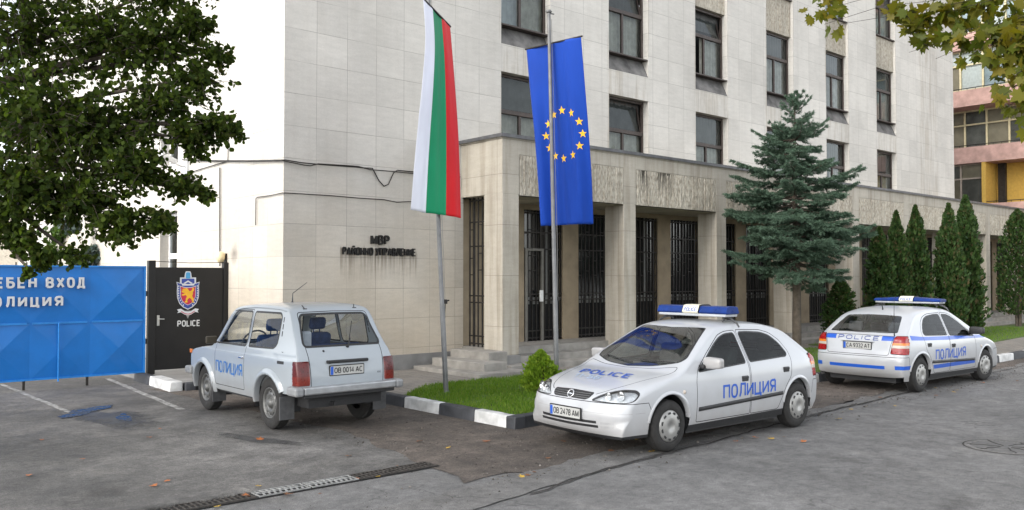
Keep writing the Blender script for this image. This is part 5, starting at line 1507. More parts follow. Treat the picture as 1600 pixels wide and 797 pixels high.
    def gap(s, poly, axis, filt, w=.008, part=None):
        """panel gap along the outline; what lies inside becomes its own part"""
        a = set(s.knife(poly, axis, filt)); b = set(s.knife(inset_poly(poly, w), axis, filt))
        a = {f for f in a if f.is_valid} | set(s.inside(poly, axis, filt))
        b = set(s.inside(inset_poly(poly, w), axis, filt))
        for f in a - b: f[s.mat] = 1
        if part is not None:
            for f in a: f[s.part] = part
    def inside(s, poly, axis, filt):
        i, j = {'y': (0, 2), 'x': (1, 2), 'z': (0, 1)}[axis]; n = len(poly); out = []
        X0, X1 = min(p[0] for p in poly), max(p[0] for p in poly); Y0, Y1 = min(p[1] for p in poly), max(p[1] for p in poly)
        for f in s.bm.faces:
            c = f.calc_center_median(); a, b = c[i], c[j]
            if a < X0 or a > X1 or b < Y0 or b > Y1: continue
            if filt and not filt(c, f.normal): continue
            ins = False
            for k in range(n):
                p, q = poly[k], poly[(k+1) % n]
                if (p[1] > b) != (q[1] > b) and a < (q[0]-p[0])*(b-p[1])/(q[1]-p[1]) + p[0]: ins = not ins
            if ins: out.append(f)
        return out
    def finish(s):
        s.bm.normal_update()
        for v in s.bm.verts:
            if abs(v.co.y) < 1e-4: v.normal = Vector((v.normal.x, 0, v.normal.z)).normalized()
    def extract(s, k, name, mats, parent, sides='both', push=0., skirt=0., off=(0, 0, 0), matmap=None):
        """mesh of every face of part k, mirrored to the sides wanted"""
        fs = [f for f in s.bm.faces if f[s.part] == k]
        vv, nn, ff, mm = [], [], [], []
        for sg in ((1, -1) if sides == 'both' else ((1,) if sides == 'right' else (-1,))):
            idx = {}
            cnt = {}
            for f in fs:
                loop = []
                for v in f.verts:
                    if v not in idx:
                        idx[v] = len(vv)
                        p = v.co + v.normal*push
                        vv.append((p.x + off[0], p.y*sg + off[1], p.z + off[2])); nn.append((v.normal.x, v.normal.y*sg, v.normal.z))
                    loop.append(idx[v])
                if sg < 0: loop.reverse()
                ff.append(loop); mm.append(f[s.mat] if matmap is None else matmap.get(f[s.mat], 0))
            if skirt:
                for f in fs:
                    for e in f.edges:
                        if sum(1 for g in e.link_faces if g[s.part] == k) == 1 and abs(e.verts[0].co.y)+abs(e.verts[1].co.y) > 1e-3:
                            a, b = e.verts; base = len(vv)
                            for v in (a, b):
                                p = v.co + v.normal*(push - skirt); vv.append((p.x+off[0], p.y*sg+off[1], p.z+off[2])); nn.append((v.normal.x, v.normal.y*sg, v.normal.z))
                            ff.append([idx[a], idx[b], base+1, base]); mm.append(f[s.mat] if matmap is None else matmap.get(f[s.mat], 0))
        me = bpy.data.meshes.new(name); me.from_pydata(vv, [], ff)
        for m in mats: me.materials.append(m)
        me.polygons.foreach_set('material_index', [min(m, len(mats)-1) for m in mm])
        me.polygons.foreach_set('use_smooth', [True]*len(ff))
        me.update()
        if not skirt: me.normals_split_custom_set_from_vertices(nn)
        return link_mesh(name, me, parent)

def wheel(parent, x, y, r, w, side, kind, name='wheel', steer=0.):
    """tyre > rim as a part and sub-parts; side +1/-1 is the outer face direction along y"""
    M = Matrix.Translation((x, y, r)) @ Matrix.Rotation(steer, 4, 'Z') @ Matrix.Scale(side, 4, (0, 1, 0))
    mb = MB(); ri = r*.60 if kind == 'hub' else r*.585
    prof = [(ri, -w/2+.01), (ri+.02, -w/2), (r-.035, -w/2), (r-.010, -w/2+.018), (r, -w/2+.04)]
    for k in range(5): prof += [(r, -w/2+.04+(w-.08)*(k+.0)/5), (r, -w/2+.04+(w-.08)*(k+.8)/5), (r-.006, -w/2+.04+(w-.08)*(k+.85)/5), (r-.006, -w/2+.04+(w-.08)*(k+.97)/5)]
    prof += [(r, w/2-.04), (r-.010, w/2-.018), (r-.035, w/2), (ri+.03, w/2+.004), (ri+.008, w/2-.004), (ri, w/2-.02)]
    mb.lathe(prof, 48, 0, M)
    ty = mb.build(name, M_TYRE, parent)
    mb = MB(); o = w/2
    if kind == 'hub':
        mb.lathe([(ri+.004, o-.03), (ri+.004, o-.004), (ri-.012, o+.004), (ri*.86, o+.010), (ri*.55, o+.020), (ri*.30, o+.024), (ri*.27, o+.018), (0, o+.018)], 40, 0, M)
        rim = mb.build('hubcap', M_HUB, ty)
        mb = MB()
        for k in range(11):
            a = 2*PI*k/11
            P = round_poly([(-.026, -.013), (.026, -.013), (.020, .013), (-.020, .013)], .010, 3)
            Q = []
            for u, q in P:
                rr = ri*.845 + q; Q.append(M @ Vector((math.cos(a)*rr - math.sin(a)*u, o + .0135 + (ri*.845-rr)*.0, math.sin(a)*rr + math.cos(a)*u)))
            mb.add(Q, [tuple(range(len(Q)))], 0)
        mb.build('vent_slot', M_PLAST, rim)
    else:
        mb.lathe([(ri+.004, o-.06), (ri+.006, o-.006), (ri-.008, o-.002), (ri-.018, o-.03), (ri*.82, o-.055), (ri*.80, o-.035), (ri*.62, o-.012), (ri*.46, o-.018), (ri*.36, o-.040), (ri*.34, o-.02), (ri*.22, o+.006), (ri*.19, o+.012), (0, o+.012)], 40, 0, M)
        rim = mb.build('rim', M_STEELW, ty)
        mb = MB()
        for k in range(10):
            a = 2*PI*(k+.5)/10; Q = []
            for q in range(12):
                t = 2*PI*q/12; rr = ri*.715 + .016*math.sin(t); Q.append(M @ Vector((math.cos(a)*rr - math.sin(a)*.020*math.cos(t), o - .021, math.sin(a)*rr + math.cos(a)*.020*math.cos(t))))
            mb.add(Q, [tuple(range(12))], 0)
        mb.build('vent_slot', M_PLAST, rim)
    return ty
def wheel_well(mb, x, z, r, y0, y1):
    n = 22; A = [R(-12 + 204*k/n) for k in range(n+1)]
    for sg in (1, -1):
        P = [(x + r*math.cos(a), sg*y1, z + r*math.sin(a)) for a in A] + [(x + r*math.cos(a), sg*y0, z + r*math.sin(a)) for a in A]
        mb.add(P, [(k, k+1, n+2+k, n+1+k) for k in range(n)], 0, True)
        mb.add(P[n+1:], [tuple(range(n+1))], 0)
def arch_lip(sh, x, z, r, a0, a1, w=.03, out=.012, depth=.05, sides=(1, -1)):
    mb = MB(); n = 40
    for sg in sides:
        rings = []
        for k in range(n+1):
            a = R(a0 + (a1-a0)*k/n); c, s_ = math.cos(a), math.sin(a)
            g = lambda rr, e: Vector((x + rr*c, sg*(sh.W(x + rr*c, z + rr*s_) + e), z + rr*s_))
            rings.append([g(r+w, .001), g(r+w*.7, out*.6), g(r+w*.35, out), g(r+.003, out), g(r-.004, out*.5), g(r-.004, -depth)])
        m = 6
        mb.add([p for ring in rings for p in ring], [(k*m+i, k*m+i+1, (k+1)*m+i+1, (k+1)*m+i) for k in range(n) for i in range(m-1)], 0, True)
    return mb
def seat(mb, x, y, w, zs, hb, lean=.22, head=True, mi=0):
    mb.bbox((x, y-w/2, zs-.12), (x+.50, y+w/2, zs+.04), .05, mi)
    M = Matrix.Translation((x+.46, y, zs)) @ Matrix.Rotation(lean, 4, 'Y')
    mb.bbox((-.07, -w/2, 0), (.07, w/2, hb), .055, mi, M)
    if head:
        mb.bbox((-.05, -.13, hb+.05), (.05, .13, hb+.23), .045, mi, M)
        for q in (-.05, .05): mb.tube([M @ Vector((0, q, hb-.02)), M @ Vector((0, q, hb+.08))], .008, 6, mi)
def steering(mb, x, y, z, r=.18, tilt=.5):
    P = []
    for k in range(25):
        a = 2*PI*k/24; P.append(Vector((x + r*math.sin(a)*math.sin(tilt)*1., y + r*math.cos(a), z + r*math.sin(a)*math.cos(tilt))))
    mb.tube(P, .014, 6, cap=False); mb.tube([(x, y, z), (x-.25, y, z-.12)], .025, 8)
    mb.tube([P[0], P[12]], .016, 6); mb.tube([(x, y, z), P[18]], .016, 6)
def plate(parent, M, string, w=.50, h=.112, x0=.085):
    """registration plate in its own axes: a across, b up, front towards -depth"""
    f = lambda a, b, d: M @ Vector((a, b, d))
    mb = MB()
    q = round_poly([(-w/2-.012, -h/2-.012), (w/2+.012, -h/2-.012), (w/2+.012, h/2+.012), (-w/2-.012, h/2+.012)], .012, 3)
    mb.prism(q, lambda a, b, d: f(a, b, .004 + d), .012, 0)
    t = mb.build('number_plate', M_PLATEK, parent)
    mb = MB(); q = round_poly([(-w/2, -h/2), (w/2, -h/2), (w/2, h/2), (-w/2, h/2)], .008, 3); mb.prism(q, lambda a, b, d: f(a, b, d), .004, 0)
    mb.add([f(-w/2+.003, -h/2+.004, -.001), f(-w/2+.044, -h/2+.004, -.001), f(-w/2+.044, h/2-.004, -.001), f(-w/2+.003, h/2-.004, -.001)], [(0, 1, 2, 3)], 1)
    mb.build('plate_face', [M_PLATEW, M_BLUEP], t)
    mb = MB(); put_text(mb, string, w-.075, h*.66, lambda a, b, d: f(-w/2+.058+a, -h*.33+b, -.0015+d), bold=.03, spacing=.8)
    mb.build('lettering', M_PLATEK, t)
    return t
def light_bar(parent, x, z, half, M_body, rounded=False):
    """beacon bar: pale base, blue lenses each side of a cream panel reading POLICE, feet on the gutters"""
    mb = MB(); mb.bbox((x-.13, -half+.02, z), (x+.13, half-.02, z+.035), .012)
    bar = mb.build('light_bar', M_body, parent)
    if rounded: pr = [(-.125, .036), (-.135, .06), (-.12, .10), (-.07, .118), (.07, .118), (.12, .10), (.135, .06), (.125, .036)]
    else: pr = [(-.125, .036), (-.14, .055), (-.105, .125), (-.06, .134), (.06, .134), (.105, .125), (.14, .055), (.125, .036)]
    def seg(y0, y1, mat, name, taper0=0., taper1=0., grow=0.):
        m_ = MB(); n = len(pr)
        P = [(x + a*(1+grow), y0, z + (b + (grow*.15 if b > .1 else 0)) - (b-.036)*taper0) for a, b in pr] + [(x + a*(1+grow), y1, z + (b + (grow*.15 if b > .1 else 0)) - (b-.036)*taper1) for a, b in pr]
        m_.add(P, [(k, (k+1) % n, n+(k+1) % n, n+k) for k in range(n)] + [tuple(reversed(range(n))), tuple(range(n, 2*n))], 0)
        return m_.build(name, mat, bar, recalc=True, bevel=.006)
    seg(-half, -.135, M_BLUELENS, 'blue_lens', .35 if rounded else .0, 0); seg(.135, half, M_BLUELENS, 'blue_lens', 0, .35 if rounded else .0)
    seg(-.13, .13, M_CREAMLENS, 'beacon_panel', 0, 0, .10)
    for y0, y1 in ((-.135, -.1305), (.1305, .135)): seg(y0, y1, M_PLAST, 'divider', 0, 0, .12)
    mb = MB(); zz = .058 if not rounded else .05; hh = .048 if not rounded else .046; ww = .20
    sl = (.14-.105)/(.125-.055) if not rounded else .25
    for sg in (-1, 1):
        put_text(mb, 'POLICE', ww, hh, lambda a, b, d: (x + sg*(.155 - (b+zz-.055)*sl*1.02 + .002 - d*0), sg*(-ww/2 + a), z + zz + .006 + b), bold=.03)
    mb.build('lettering', M_BLUEP, bar)
    mb = MB()
    for sg in (1, -1):
        mb.box((x-.03, sg*(half-.12)-.02, z-.035), (x+.03, sg*(half-.12)+.02, z+.0))
        mb.tube([(x, sg*(half-.14), z+.01), (x, sg*(half-.04), z-.015), (x, sg*(half+.06), z-.075), (x, sg*(half+.095), z-.125)], [.018, .016, .014, .010], 8)
        mb.tube([(x-.02, sg*(half-.10), z-.02), (x-.14, sg*(half-.06), z-.055)], .011, 6); mb.tube([(x+.02, sg*(half-.10), z-.02), (x+.13, sg*(half-.06), z-.055)], .011, 6)
    mb.build('clamp', M_GREYPL, bar)
    return bar

# ---- the hatchback
A_SIL = [  # x, z, edge drop, foot of the flank column, squareness
    (.13, .185, .05, .27, 2.4), (.045, .26, .19, .33, 2.3), (.005, .38, .28, .37, 2.3), (.0, .46, .28, .40, 2.3), (.02, .545, .28, .43, 2.3),
    (.065, .62, .27, .46, 2.3), (.115, .670, .245, .49, 2.4), (.20, .715, .19, .54, 2.5), (.40, .770, .12, .63, 2.8), (.70, .830, .085, .78, 3.2),
    (.90, .860, .07, .93, 3.6), (.995, .876, .07, 1.02, 3.8), (1.07, .908, .07, 1.09, 3.8), (1.45, 1.122, .085, 1.46, 3.6), (1.83, 1.320, .09, 1.82, 3.4),
    (1.98, 1.380, .088, 1.97, 3.2), (2.2, 1.415, .085, 2.2, 3.0), (2.5, 1.425, .085, 2.5, 3.0), (2.9, 1.405, .085, 2.88, 3.0), (3.2, 1.36, .088, 3.14, 3.2),
    (3.38, 1.31, .09, 3.28, 3.4), (3.65, 1.155, .10, 3.45, 3.4), (3.90, .995, .11, 3.58, 3.4), (3.985, .955, .115, 3.64, 3.2), (4.02, .915, .125, 3.68, 3.0),
    (4.045, .80, .14, 3.75, 2.8), (4.07, .68, .15, 3.83, 2.7), (4.11, .60, .16, 3.86, 2.6), (4.115, .46, .16, 3.89, 2.6), (4.07, .32, .11, 3.91, 2.6), (4.0, .25, .05, 3.93, 2.6)]
A_PLAN = [(0, .78), (.25, .80), (.6, .838), (1.2, .850), (2.2, .854), (3.2, .852), (3.65, .835), (3.95, .80), (4.15, .765)]
A_VERT = [(.1, -.08), (.2, -.055), (.32, -.022), (.5, -.004), (.62, 0), (.78, -.010), (.88, -.030), (.94, -.055), (1.34, -.235), (1.5, -.30)]
def roofrail(sh, x): pass
def build_hatchback(label, plate_s, side_text, livery, hood_text=False):
    sh = Shell(A_SIL, A_PLAN, A_VERT, .20)
    L2 = 2.163                      # axle midpoint, becomes the thing's origin
    AXF, AXR, WR = .86, 3.466, .294
    side = lambda c, n: c.y > .48 and n.y > .15
    front = lambda c, n: c.x < .60 and n.x < -.12
    back = lambda c, n: c.x > 3.75 and n.x > .05
    upw = lambda c, n: n.z > .2
    # paint first: mat 2 = blue
    if livery:
        sh.setmat(sh.knife([(3.74, .885), (3.74, .965), (3.35, .93), (2.4, .905), (1.4, .885), (.9, .862), (.45, .80), (.9, .815), (1.4, .825), (2.4, .84), (3.35, .868)], 'y', side), 2)
        sh.setmat(sh.knife([(.415, .875), (.62, .875), (.62, .955), (.415, .955)], 'x', lambda c, n: c.x > 3.9), 2)
        sh.setmat(sh.knife([(1.36, .365), (3.02, .365), (3.06, .435), (1.36, .435)], 'y', side), 2)
        sh.setmat(sh.knife([(-.01, .40), (.50, .40), (.50, .455), (-.01, .455)], 'x', lambda c, n: c.x > 3.9), 2)
        sh.setmat(sh.knife([(.66, .40), (.84, .40), (.84, .465), (.66, .465)], 'x', lambda c, n: c.x > 3.80), 2)
    # lower black edges: mat 3
    sh.setmat(sh.knife([(1.15, .1), (3.2, .1), (3.2, .285), (2.3, .275), (1.15, .265)], 'y', lambda c, n: c.y > .4), 3)
    sh.setmat(sh.knife([(-.2, .1), (.62, .1), (.62, .235), (-.2, .235)], 'y', None), 3)
    fd = round_poly([(1.325, .285), (2.385, .285), (2.385, .93), (2.345, 1.322), (2.12, 1.313), (1.97, 1.275), (1.62, 1.065), (1.37, .90), (1.325, .78)], [.03, .02, .02, .05, .05, .05, .05, .06, .1], 4)
    rd = round_poly([(2.40, .285), (3.00, .285), (3.09, .44), (3.18, .585), (3.30, .70), (3.345, .93), (3.33, 1.02), (3.22, 1.165), (3.06, 1.262), (2.86, 1.308), (2.36, 1.324), (2.40, .93)], [.02, .05, .05, .05, .05, .03, .05, .05, .05, .05, .03, .02], 4)
    sh.gap(fd, 'y', side, .009, 2)
    sh.gap(rd, 'y', side, .009, 3)
    fw = round_poly([(1.39, .878), (2.335, .925), (2.305, 1.278), (2.12, 1.270), (1.98, 1.232), (1.80, 1.135), (1.62, 1.020)], [.03, .03, .04, .05, .06, .06, .04], 4)
    rw = round_poly([(2.435, .932), (3.24, .958), (3.275, .985), (3.19, 1.105), (3.05, 1.212), (2.88, 1.260), (2.6, 1.280), (2.405, 1.282)], [.03, .03, .02, .06, .06, .06, .05, .04], 4)
    for poly, k in ((fw, 4), (rw, 5)):
        o_ = inset_poly(poly, -.016)
        sh.setmat(sh.knife(o_, 'y', side), 4)
        f = sh.knife(poly, 'y', side); sh.setpart(f, k); sh.setmat(f, 0)
    # windscreen and rear window, seen from above
    ws = round_poly([(1.06, -.02), (1.87, -.02), (1.895, .30), (1.92, .50), (1.315, .685), (1.235, .66), (1.11, .40)], [0, 0, .05, .03, .04, .05, .2], 5)
    sh.setmat(sh.knife(round_poly([(1.045, -.02), (1.882, -.02), (1.907, .30), (1.938, .515), (1.318, .71), (1.22, .675), (1.095, .40)], [0, 0, .05, .03, .04, .05, .2], 5), 'z', upw), 4)
    f = sh.knife(ws, 'z', upw); sh.setpart(f, 6); sh.setmat(f, 0)
    rg = round_poly([(3.42, -.02), (3.905, -.02), (3.89, .45), (3.855, .615), (3.50, .515), (3.44, .49)], [0, 0, .1, .05, .05, .04], 5)
    f = sh.knife(rg, 'z', upw); sh.setpart(f, 7); sh.setmat(f, 0)
    # bonnet, bumpers, tailgate
    sh.gap(round_poly([(.10, -.03), (.105, .32), (.20, .44), (.42, .56), (.75, .655), (1.08, .735), (1.15, .71), (1.05, .40), (1.02, -.03)], [0, .08, .1, .1, .1, .03, .03, .1, 0], 4), 'z', lambda c, n: n.z > .25 and c.x < 1.3 and c.z > .66, .008, 8)
    sh.gap([(-.2, .05), (.60, .05), (.60, .40), (.50, .592), (.2, .592), (-.2, .592)], 'y', None, .008, 9)
    sh.gap([(3.75, .05), (4.4, .05), (4.4, .610), (3.86, .610)], 'y', None, .008, 10)
    sh.gap(round_poly([(-.03, .63), (.555, .63), (.575, .78), (.62, .955), (-.03, .965)], [0, .04, .03, .03, 0], 4), 'x', lambda c, n: c.x > 3.85, .008, 11)
    # lamps
    hl = round_poly([(.345, .607), (.70, .597), (.792, .612), (.796, .685), (.735, .716), (.60, .718), (.46, .675)], [.03, .04, .03, .05, .05, .06, .06], 4)
    sh.setmat(sh.knife(inset_poly(hl, -.010), 'x', lambda c, n: c.x < .66), 1)
    f = sh.knife(hl, 'x', lambda c, n: c.x < .66); sh.setpart(f, 12); sh.setmat(f, 0)
    tl = round_poly([(.585, .665), (.84, .655), (.84, .955), (.635, .955), (.60, .80)], [.02, 0, 0, .02, .03], 3)
    tfil = lambda c, n: c.x > 3.80 + (.95-c.z)*.22
    sh.setmat(sh.knife(inset_poly(tl, -.008), 'x', tfil), 1)
    f = sh.knife(tl, 'x', tfil); sh.setpart(f, 13); sh.setmat(f, 0)
    for z0, z1, m_ in ((.845, .99, 0), (.805, .845, 5), (.76, .805, 6), (.64, .76, 0)):
        g = sh.knife([(.5, z0), (.9, z0), (.9, z1), (.5, z1)], 'x', tfil)
        sh.setmat([q for q in g if q[sh.part] == 13], m_)
    # grille and bumper slots
    gp = round_poly([(-.03, .603), (.255, .600), (.30, .622), (.325, .668), (.31, .682), (-.03, .692)], [0, .02, .02, .02, .01, 0], 3)
    sh.setmat(sh.knife(gp, 'x', front), 3)
    for zz, a in ((.305, .47), (.352, .45)):
        sh.setmat(sh.knife(round_poly([(-.03, zz), (a, zz+.006), (a, zz+.036), (-.03, zz+.030)], [0, .006, .006, 0], 2), 'x', front), 3)
    for zz in (.312, .352):
        sh.setmat(sh.knife([(.50, zz), (.66, zz+.01), (.66, zz+.03), (.50, zz+.028)], 'x', front), 7)
    sh.setmat(sh.knife([(.0, .470), (.9, .478), (.9, .485), (.0, .477)], 'x', front), 7)
    # wheel arches
    circ = lambda x, z, r: [(x + r*math.cos(2*PI*k/44), z + r*math.sin(2*PI*k/44)) for k in range(44)]
    for x in (AXF, AXR):
        f = sh.knife(circ(x, .315, .345), 'y', lambda c, n: c.y > .45)
        bmesh.ops.delete(sh.bm, geom=f, context='FACES')
    sh.finish()
    car = empty('parked_car', (0, 0, 0), 0, label, 'car', None)
    off = (-L2, 0, 0)
    mats = [M_CARW, M_SEAM, M_BLUEP, M_PLAST, M_PLAST, M_AMBER, M_CLEAR, plain('recess_grey', (.32, .32, .32), .5)]
    sh.extract(0, 'body', mats, car, off=off)
    sh.extract(8, 'bonnet', mats, car, off=off)
    b9 = sh.extract(9, 'front_bumper', mats, car, off=off); b10 = sh.extract(10, 'rear_bumper', mats, car, off=off)
    tg = sh.extract(11, 'tailgate', mats, car, off=off)
    sh.extract(6, 'windscreen', [M_CGLASS], car, off=off); sh.extract(7, 'rear_window', [M_CGLASS], car, off=off)
    hm = plain('door_handle_black', (.02, .02, .021), .5)
    for sd, sg in (('right', 1), ('left', -1)):
        for k, kw, hx, nm in ((2, 4, 2.27, 'door'), (3, 5, 3.18, 'door')):
            d = sh.extract(k, nm, mats, car, sd, off=off)
            sh.extract(kw, 'window_pane', [M_CGLASSD], d, sd, off=off)
            mb = MB(); zz = .732 if k == 2 else .785
            y = sh.W(hx, zz)
            mb.bbox((hx-.065-L2, sg*(y)-.012, zz-.034), (hx+.065-L2, sg*(y)+.012, zz+.034), .012); mb.bbox((hx-.055-L2, sg*(y+.014)-.006, zz+.0), (hx+.055-L2, sg*(y+.014)+.006, zz+.028), .006)
            mb.build('handle', hm, d)
            if k == 2:
                mb = MB(); bm = bmesh.new(); bmesh.ops.create_cube(bm, size=1); bmesh.ops.subdivide_edges(bm, edges=bm.edges[:], cuts=2, use_grid_fill=True)
                for v in bm.verts:
                    x_, y_, z_ = v.co*2; v.co = Vector((x_*.5*(1-.30*z_**2*.4), y_, z_))
                    t = 1 - .12*max(0, y_)
                    v.co = Vector((v.co.x*.12*t, v.co.y*.125, v.co.z*.078*t))
                me_ = bpy.data.meshes.new('mirror'); bm.to_mesh(me_); bm.free()
                mi_ = link_mesh('mirror', me_, d); me_.materials.append(M_PLAST if livery else M_CARW); me_.polygons.foreach_set('use_smooth', [True]*len(me_.polygons))
                md = mi_.modifiers.new('soft', 'SUBSURF'); md.levels = 2; md.render_levels = 2
                mi_.location = (1.515-L2, sg*.945, .975); mi_.scale = (1, sg, .88)
                mb = MB(); mb.bbox((1.42-L2, min(sg*.79, sg*.87), .905), (1.55-L2, max(sg*.79, sg*.87), .955), .015); mb.build('mirror_arm', M_PLAST, d)
        # rubbing strip follows the flank
        mb = MB(); n = 40; P = []
        for i in range(n+1):
            x = 1.36 + (3.10-1.36)*i/n; za = .412 + (x-1.36)*.030; zc = za + .05
            y0, y1 = sh.W(x, za), sh.W(x, zc)
            e = .012 if 0 < i < n else .001
            P += [(x-L2, sg*(y0+.001), za), (x-L2, sg*(y0+e), za+.008), (x-L2, sg*(y1+e), zc-.008), (x-L2, sg*(y1+.001), zc)]
        mb.add(P, [(i*4+k, i*4+k+1, (i+1)*4+k+1, (i+1)*4+k) for i in range(n) for k in range(3)], 0, True)
        mb.build('rubbing_strip', M_PLAST, car)
        # lamps
        lens = sh.extract(12, 'headlight', [M_LENS], car, sd, off=off)
        sh.extract(12, 'reflector', [plain('lamp_reflector', (.66, .67, .68), .4, .35, var=.3, scale=24)], lens, sd, push=-.022, off=off)
        mb = MB()
        for (yy, zz, rr) in ((.66, .665, .052), (.53, .655, .045)):
            h = sh.hit((-1, yy*sg, zz), (1, 0, 0))
            if h:
                M = Matrix.Translation((h.x - L2 + .045, yy*sg, zz)) @ Matrix.Rotation(PI/2, 4, 'Z')
                mb.lathe([(0, -.0), (rr*.4, .006), (rr*.8, .03), (rr, .055), (rr*1.06, .055)], 18, 0, M)
        mb.build('lamp_bowl', M_CHROME, lens)
        sh.extract(13, 'tail_light', [M_RED, M_RED, M_RED, M_RED, M_RED, M_AMBER, M_CLEAR], car, sd, push=.004, skirt=.012, off=off)
    # wells, underbody
    mb = MB()
    for x in (AXF, AXR): wheel_well(mb, x-L2, .315, .352, .52, .795)
    mb.box((.3-L2, -.60, .16), (3.9-L2, .60, .30)); mb.box((1.22-L2, -.76, .165), (3.08-L2, .76, .30))
    mb.build('underbody', M_PLAST, car)
    for x in (AXF, AXR):
        for sg in (1, -1):
            lip = arch_lip(sh, x, .315, .342, 8, 172, .035, .012, sides=(sg,)); lip.v = [(a-L2, b, c) for a, b, c in lip.v]; lip.build('arch_lip', M_CARW, car)
    # cabin
    mb = MB()
    mb.box((1.2-L2, -.72, .30), (3.9-L2, .72, .33))
    for sg in (1, -1): mb.box((1.25-L2, sg*.735-.012, .33), (3.75-L2, sg*.735+.012, .885))
    mb.bbox((1.20-L2, -.72, .60), (1.52-L2, .72, .915), .05); mb.bbox((1.44-L2, -.30-.26, .86), (1.66-L2, -.30+.20, .955), .03)
    mb.box((3.22-L2, -.70, .86), (3.88-L2, .70, .885)); mb.box((1.16-L2, -.7, .3), (1.2-L2, .7, .9))
    steering(mb, 1.80-L2, -.34, .86)
    mb.build('cabin_trim', M_TRIM, car)
    for y in (-.36, .36):
        mb = MB(); seat(mb, 1.82-L2, y, .50, .55, .56, .28); mb.build('seat', M_TRIM, car)
    mb = MB(); seat(mb, 2.75-L2, 0, 1.26, .55, .46, .35, False)
    for y in (-.36, .36): mb.bbox((3.38-L2, y-.13, .98), (3.47-L2, y+.13, 1.16), .04)
    mb.build('rear_seat', M_TRIM, car)
    # grille bars, badge, plates
    mb = MB()
    for zz in (.622, .643, .664):
        P = []
        for k in range(13):
            y = -.29 + .58*k/12; h = sh.hit((-1, y, zz), (1, 0, 0)); P.append((h.x - L2 - .004, y, zz))
        mb.tube(P, .0030, 6)
    mb.build('grille_bars', plain('dim_chrome', (.25, .25, .25), .4, .7), car)
    h = sh.hit((-1, 0, .645), (1, 0, 0)); mb = MB()
    M = Matrix.Translation((h.x - L2 - .012, 0, .645)) @ Matrix.Rotation(R(-62), 4, 'Y') @ Matrix.Rotation(0, 4, 'X')
    tor = [(.046 + .007*math.cos(2*PI*k/8), .007*math.sin(2*PI*k/8)) for k in range(9)]
    mb.lathe(tor, 28, 0, M, axis='z')
    zig = [(-.040, .006), (.004, .006), (.004, .014), (.042, -.004), (-.004, -.004), (-.004, -.013)]
    mb.prism(zig, lambda a, b, d: M @ Vector((b*-1.0, -a, .004 - d)), .006)
    mb.build('badge', M_CHROME, car)
    h = sh.hit((-1, 0, .44), (1, 0, 0))
    plate(car, Matrix.Translation((h.x - L2 - .022, 0, .445)) @ Matrix(((0, 0, 1, 0), (-1, 0, 0, 0), (0, 1, 0, 0), (0, 0, 0, 1))), plate_s[0])
    h = sh.hit((5, 0, .78), (-1, 0, 0))
    Mr = Matrix.Translation((h.x - L2 + .018, 0, .775)) @ Matrix(((0, 0, -1, 0), (1, 0, 0, 0), (0, 1, 0, 0), (0, 0, 0, 1)))
    plate(tg, Mr, plate_s[0])
    mb = MB(); mb.bbox((h.x-L2-.01, -.30, .845), (h.x-L2+.025, .30, .865), .008); mb.build('tailgate_grip', M_CARW if livery else M_CARW, tg)
    # lettering
    mb = MB(); sg = 1 if livery else -1
    x0, x1 = (1.82, 2.92) if not livery else (2.98, 1.78)
    ww = abs(x1-x0)
    def onside(a, b, d):
        X = x0 + (a if not livery else -a); Z = .512 + b + (a*.0 if not livery else (ww-a)*.0)
        return (X-L2, sg*(sh.W(X, Z) + .004 - d), Z)
    put_text(mb, 'ПОЛИЦИЯ', ww, .175 if not livery else .185, onside, bold=.025, spacing=.9)
    if not livery:   # the other flank carries the word too
        pass
    mb.build('lettering', M_BLUEP, car)
    if hood_text:
        mb = MB()
        def onhood(x, y):
            h_ = sh.hit((x, y, 3), (0, 0, -1)); return (h_.x-L2, h_.y, h_.z + .007)
        put_text(mb, 'POLICE', .84, .17, lambda a, b, d: onhood(.60 + b, .42 - a), bold=.03, shear=-.28)
        k = MB(); put_text(k, '11-58', .44, .12, lambda a, b, d: onhood(.44 + b, .36 - a), bold=.005, shear=-.28)
        mb.build('lettering', M_BLUEP, car); k.build('faded_number', M_GHOST, car)
    if livery:
        mb = MB()
        def onrear(a, b, d):
            h_ = sh.hit((5, -.37 + a, .875 + b), (-1, 0, 0)); return (h_.x - L2 + .007 - d, -.37 + a, .875 + b)
        put_text(mb, 'POLICE', .74, .072, onrear, bold=.02, spacing=1.6)
        mb.build('lettering', plain('police_dark_blue', (.01, .04, .22), .45), tg)
    # wipers and aerial
    mb = MB()
    for ya, yb in ((.52, -.02), (-.10, -.62)):
        P = []
        for k in range(9):
            t = k/8; y = ya + (yb-ya)*t; x = 1.115 + .16*abs(y)**1.6 + .05*(1-t); h_ = sh.hit((x, y, 3), (0, 0, -1)); P.append((x-L2, y, h_.z + .014))
        mb.tube(P, .007, 6)
    mb.build('wiper', M_PLAST, car)
    mb = MB(); h_ = sh.hit((3.15, 0, 3), (0, 0, -1)); mb.tube([(3.15-L2, 0, h_.z-.01), (3.15-L2, 0, h_.z+.03), (3.19-L2, 0, h_.z+.10)], [.016, .01, .006], 8)
    if livery: mb.tube([(3.93-L2, .60, .95), (3.95-L2, .60, 1.05), (3.93-L2, .60, 1.60)], [.012, .006, .003], 6)
    mb.build('aerial', M_PLAST, car)
    # repeater lamp on the wing
    for sg in (1, -1):
        mb = MB(); y = sh.W(1.10, .66); M = Matrix.Translation((1.10-L2, sg*y, .66)) @ Matrix.Scale(sg, 4, (0, 1, 0))
        mb.lathe([(0, .012), (.018, .010), (.026, .0), (.026, -.01)], 14, 0, M); mb.build('side_repeater', M_CLEAR, car)
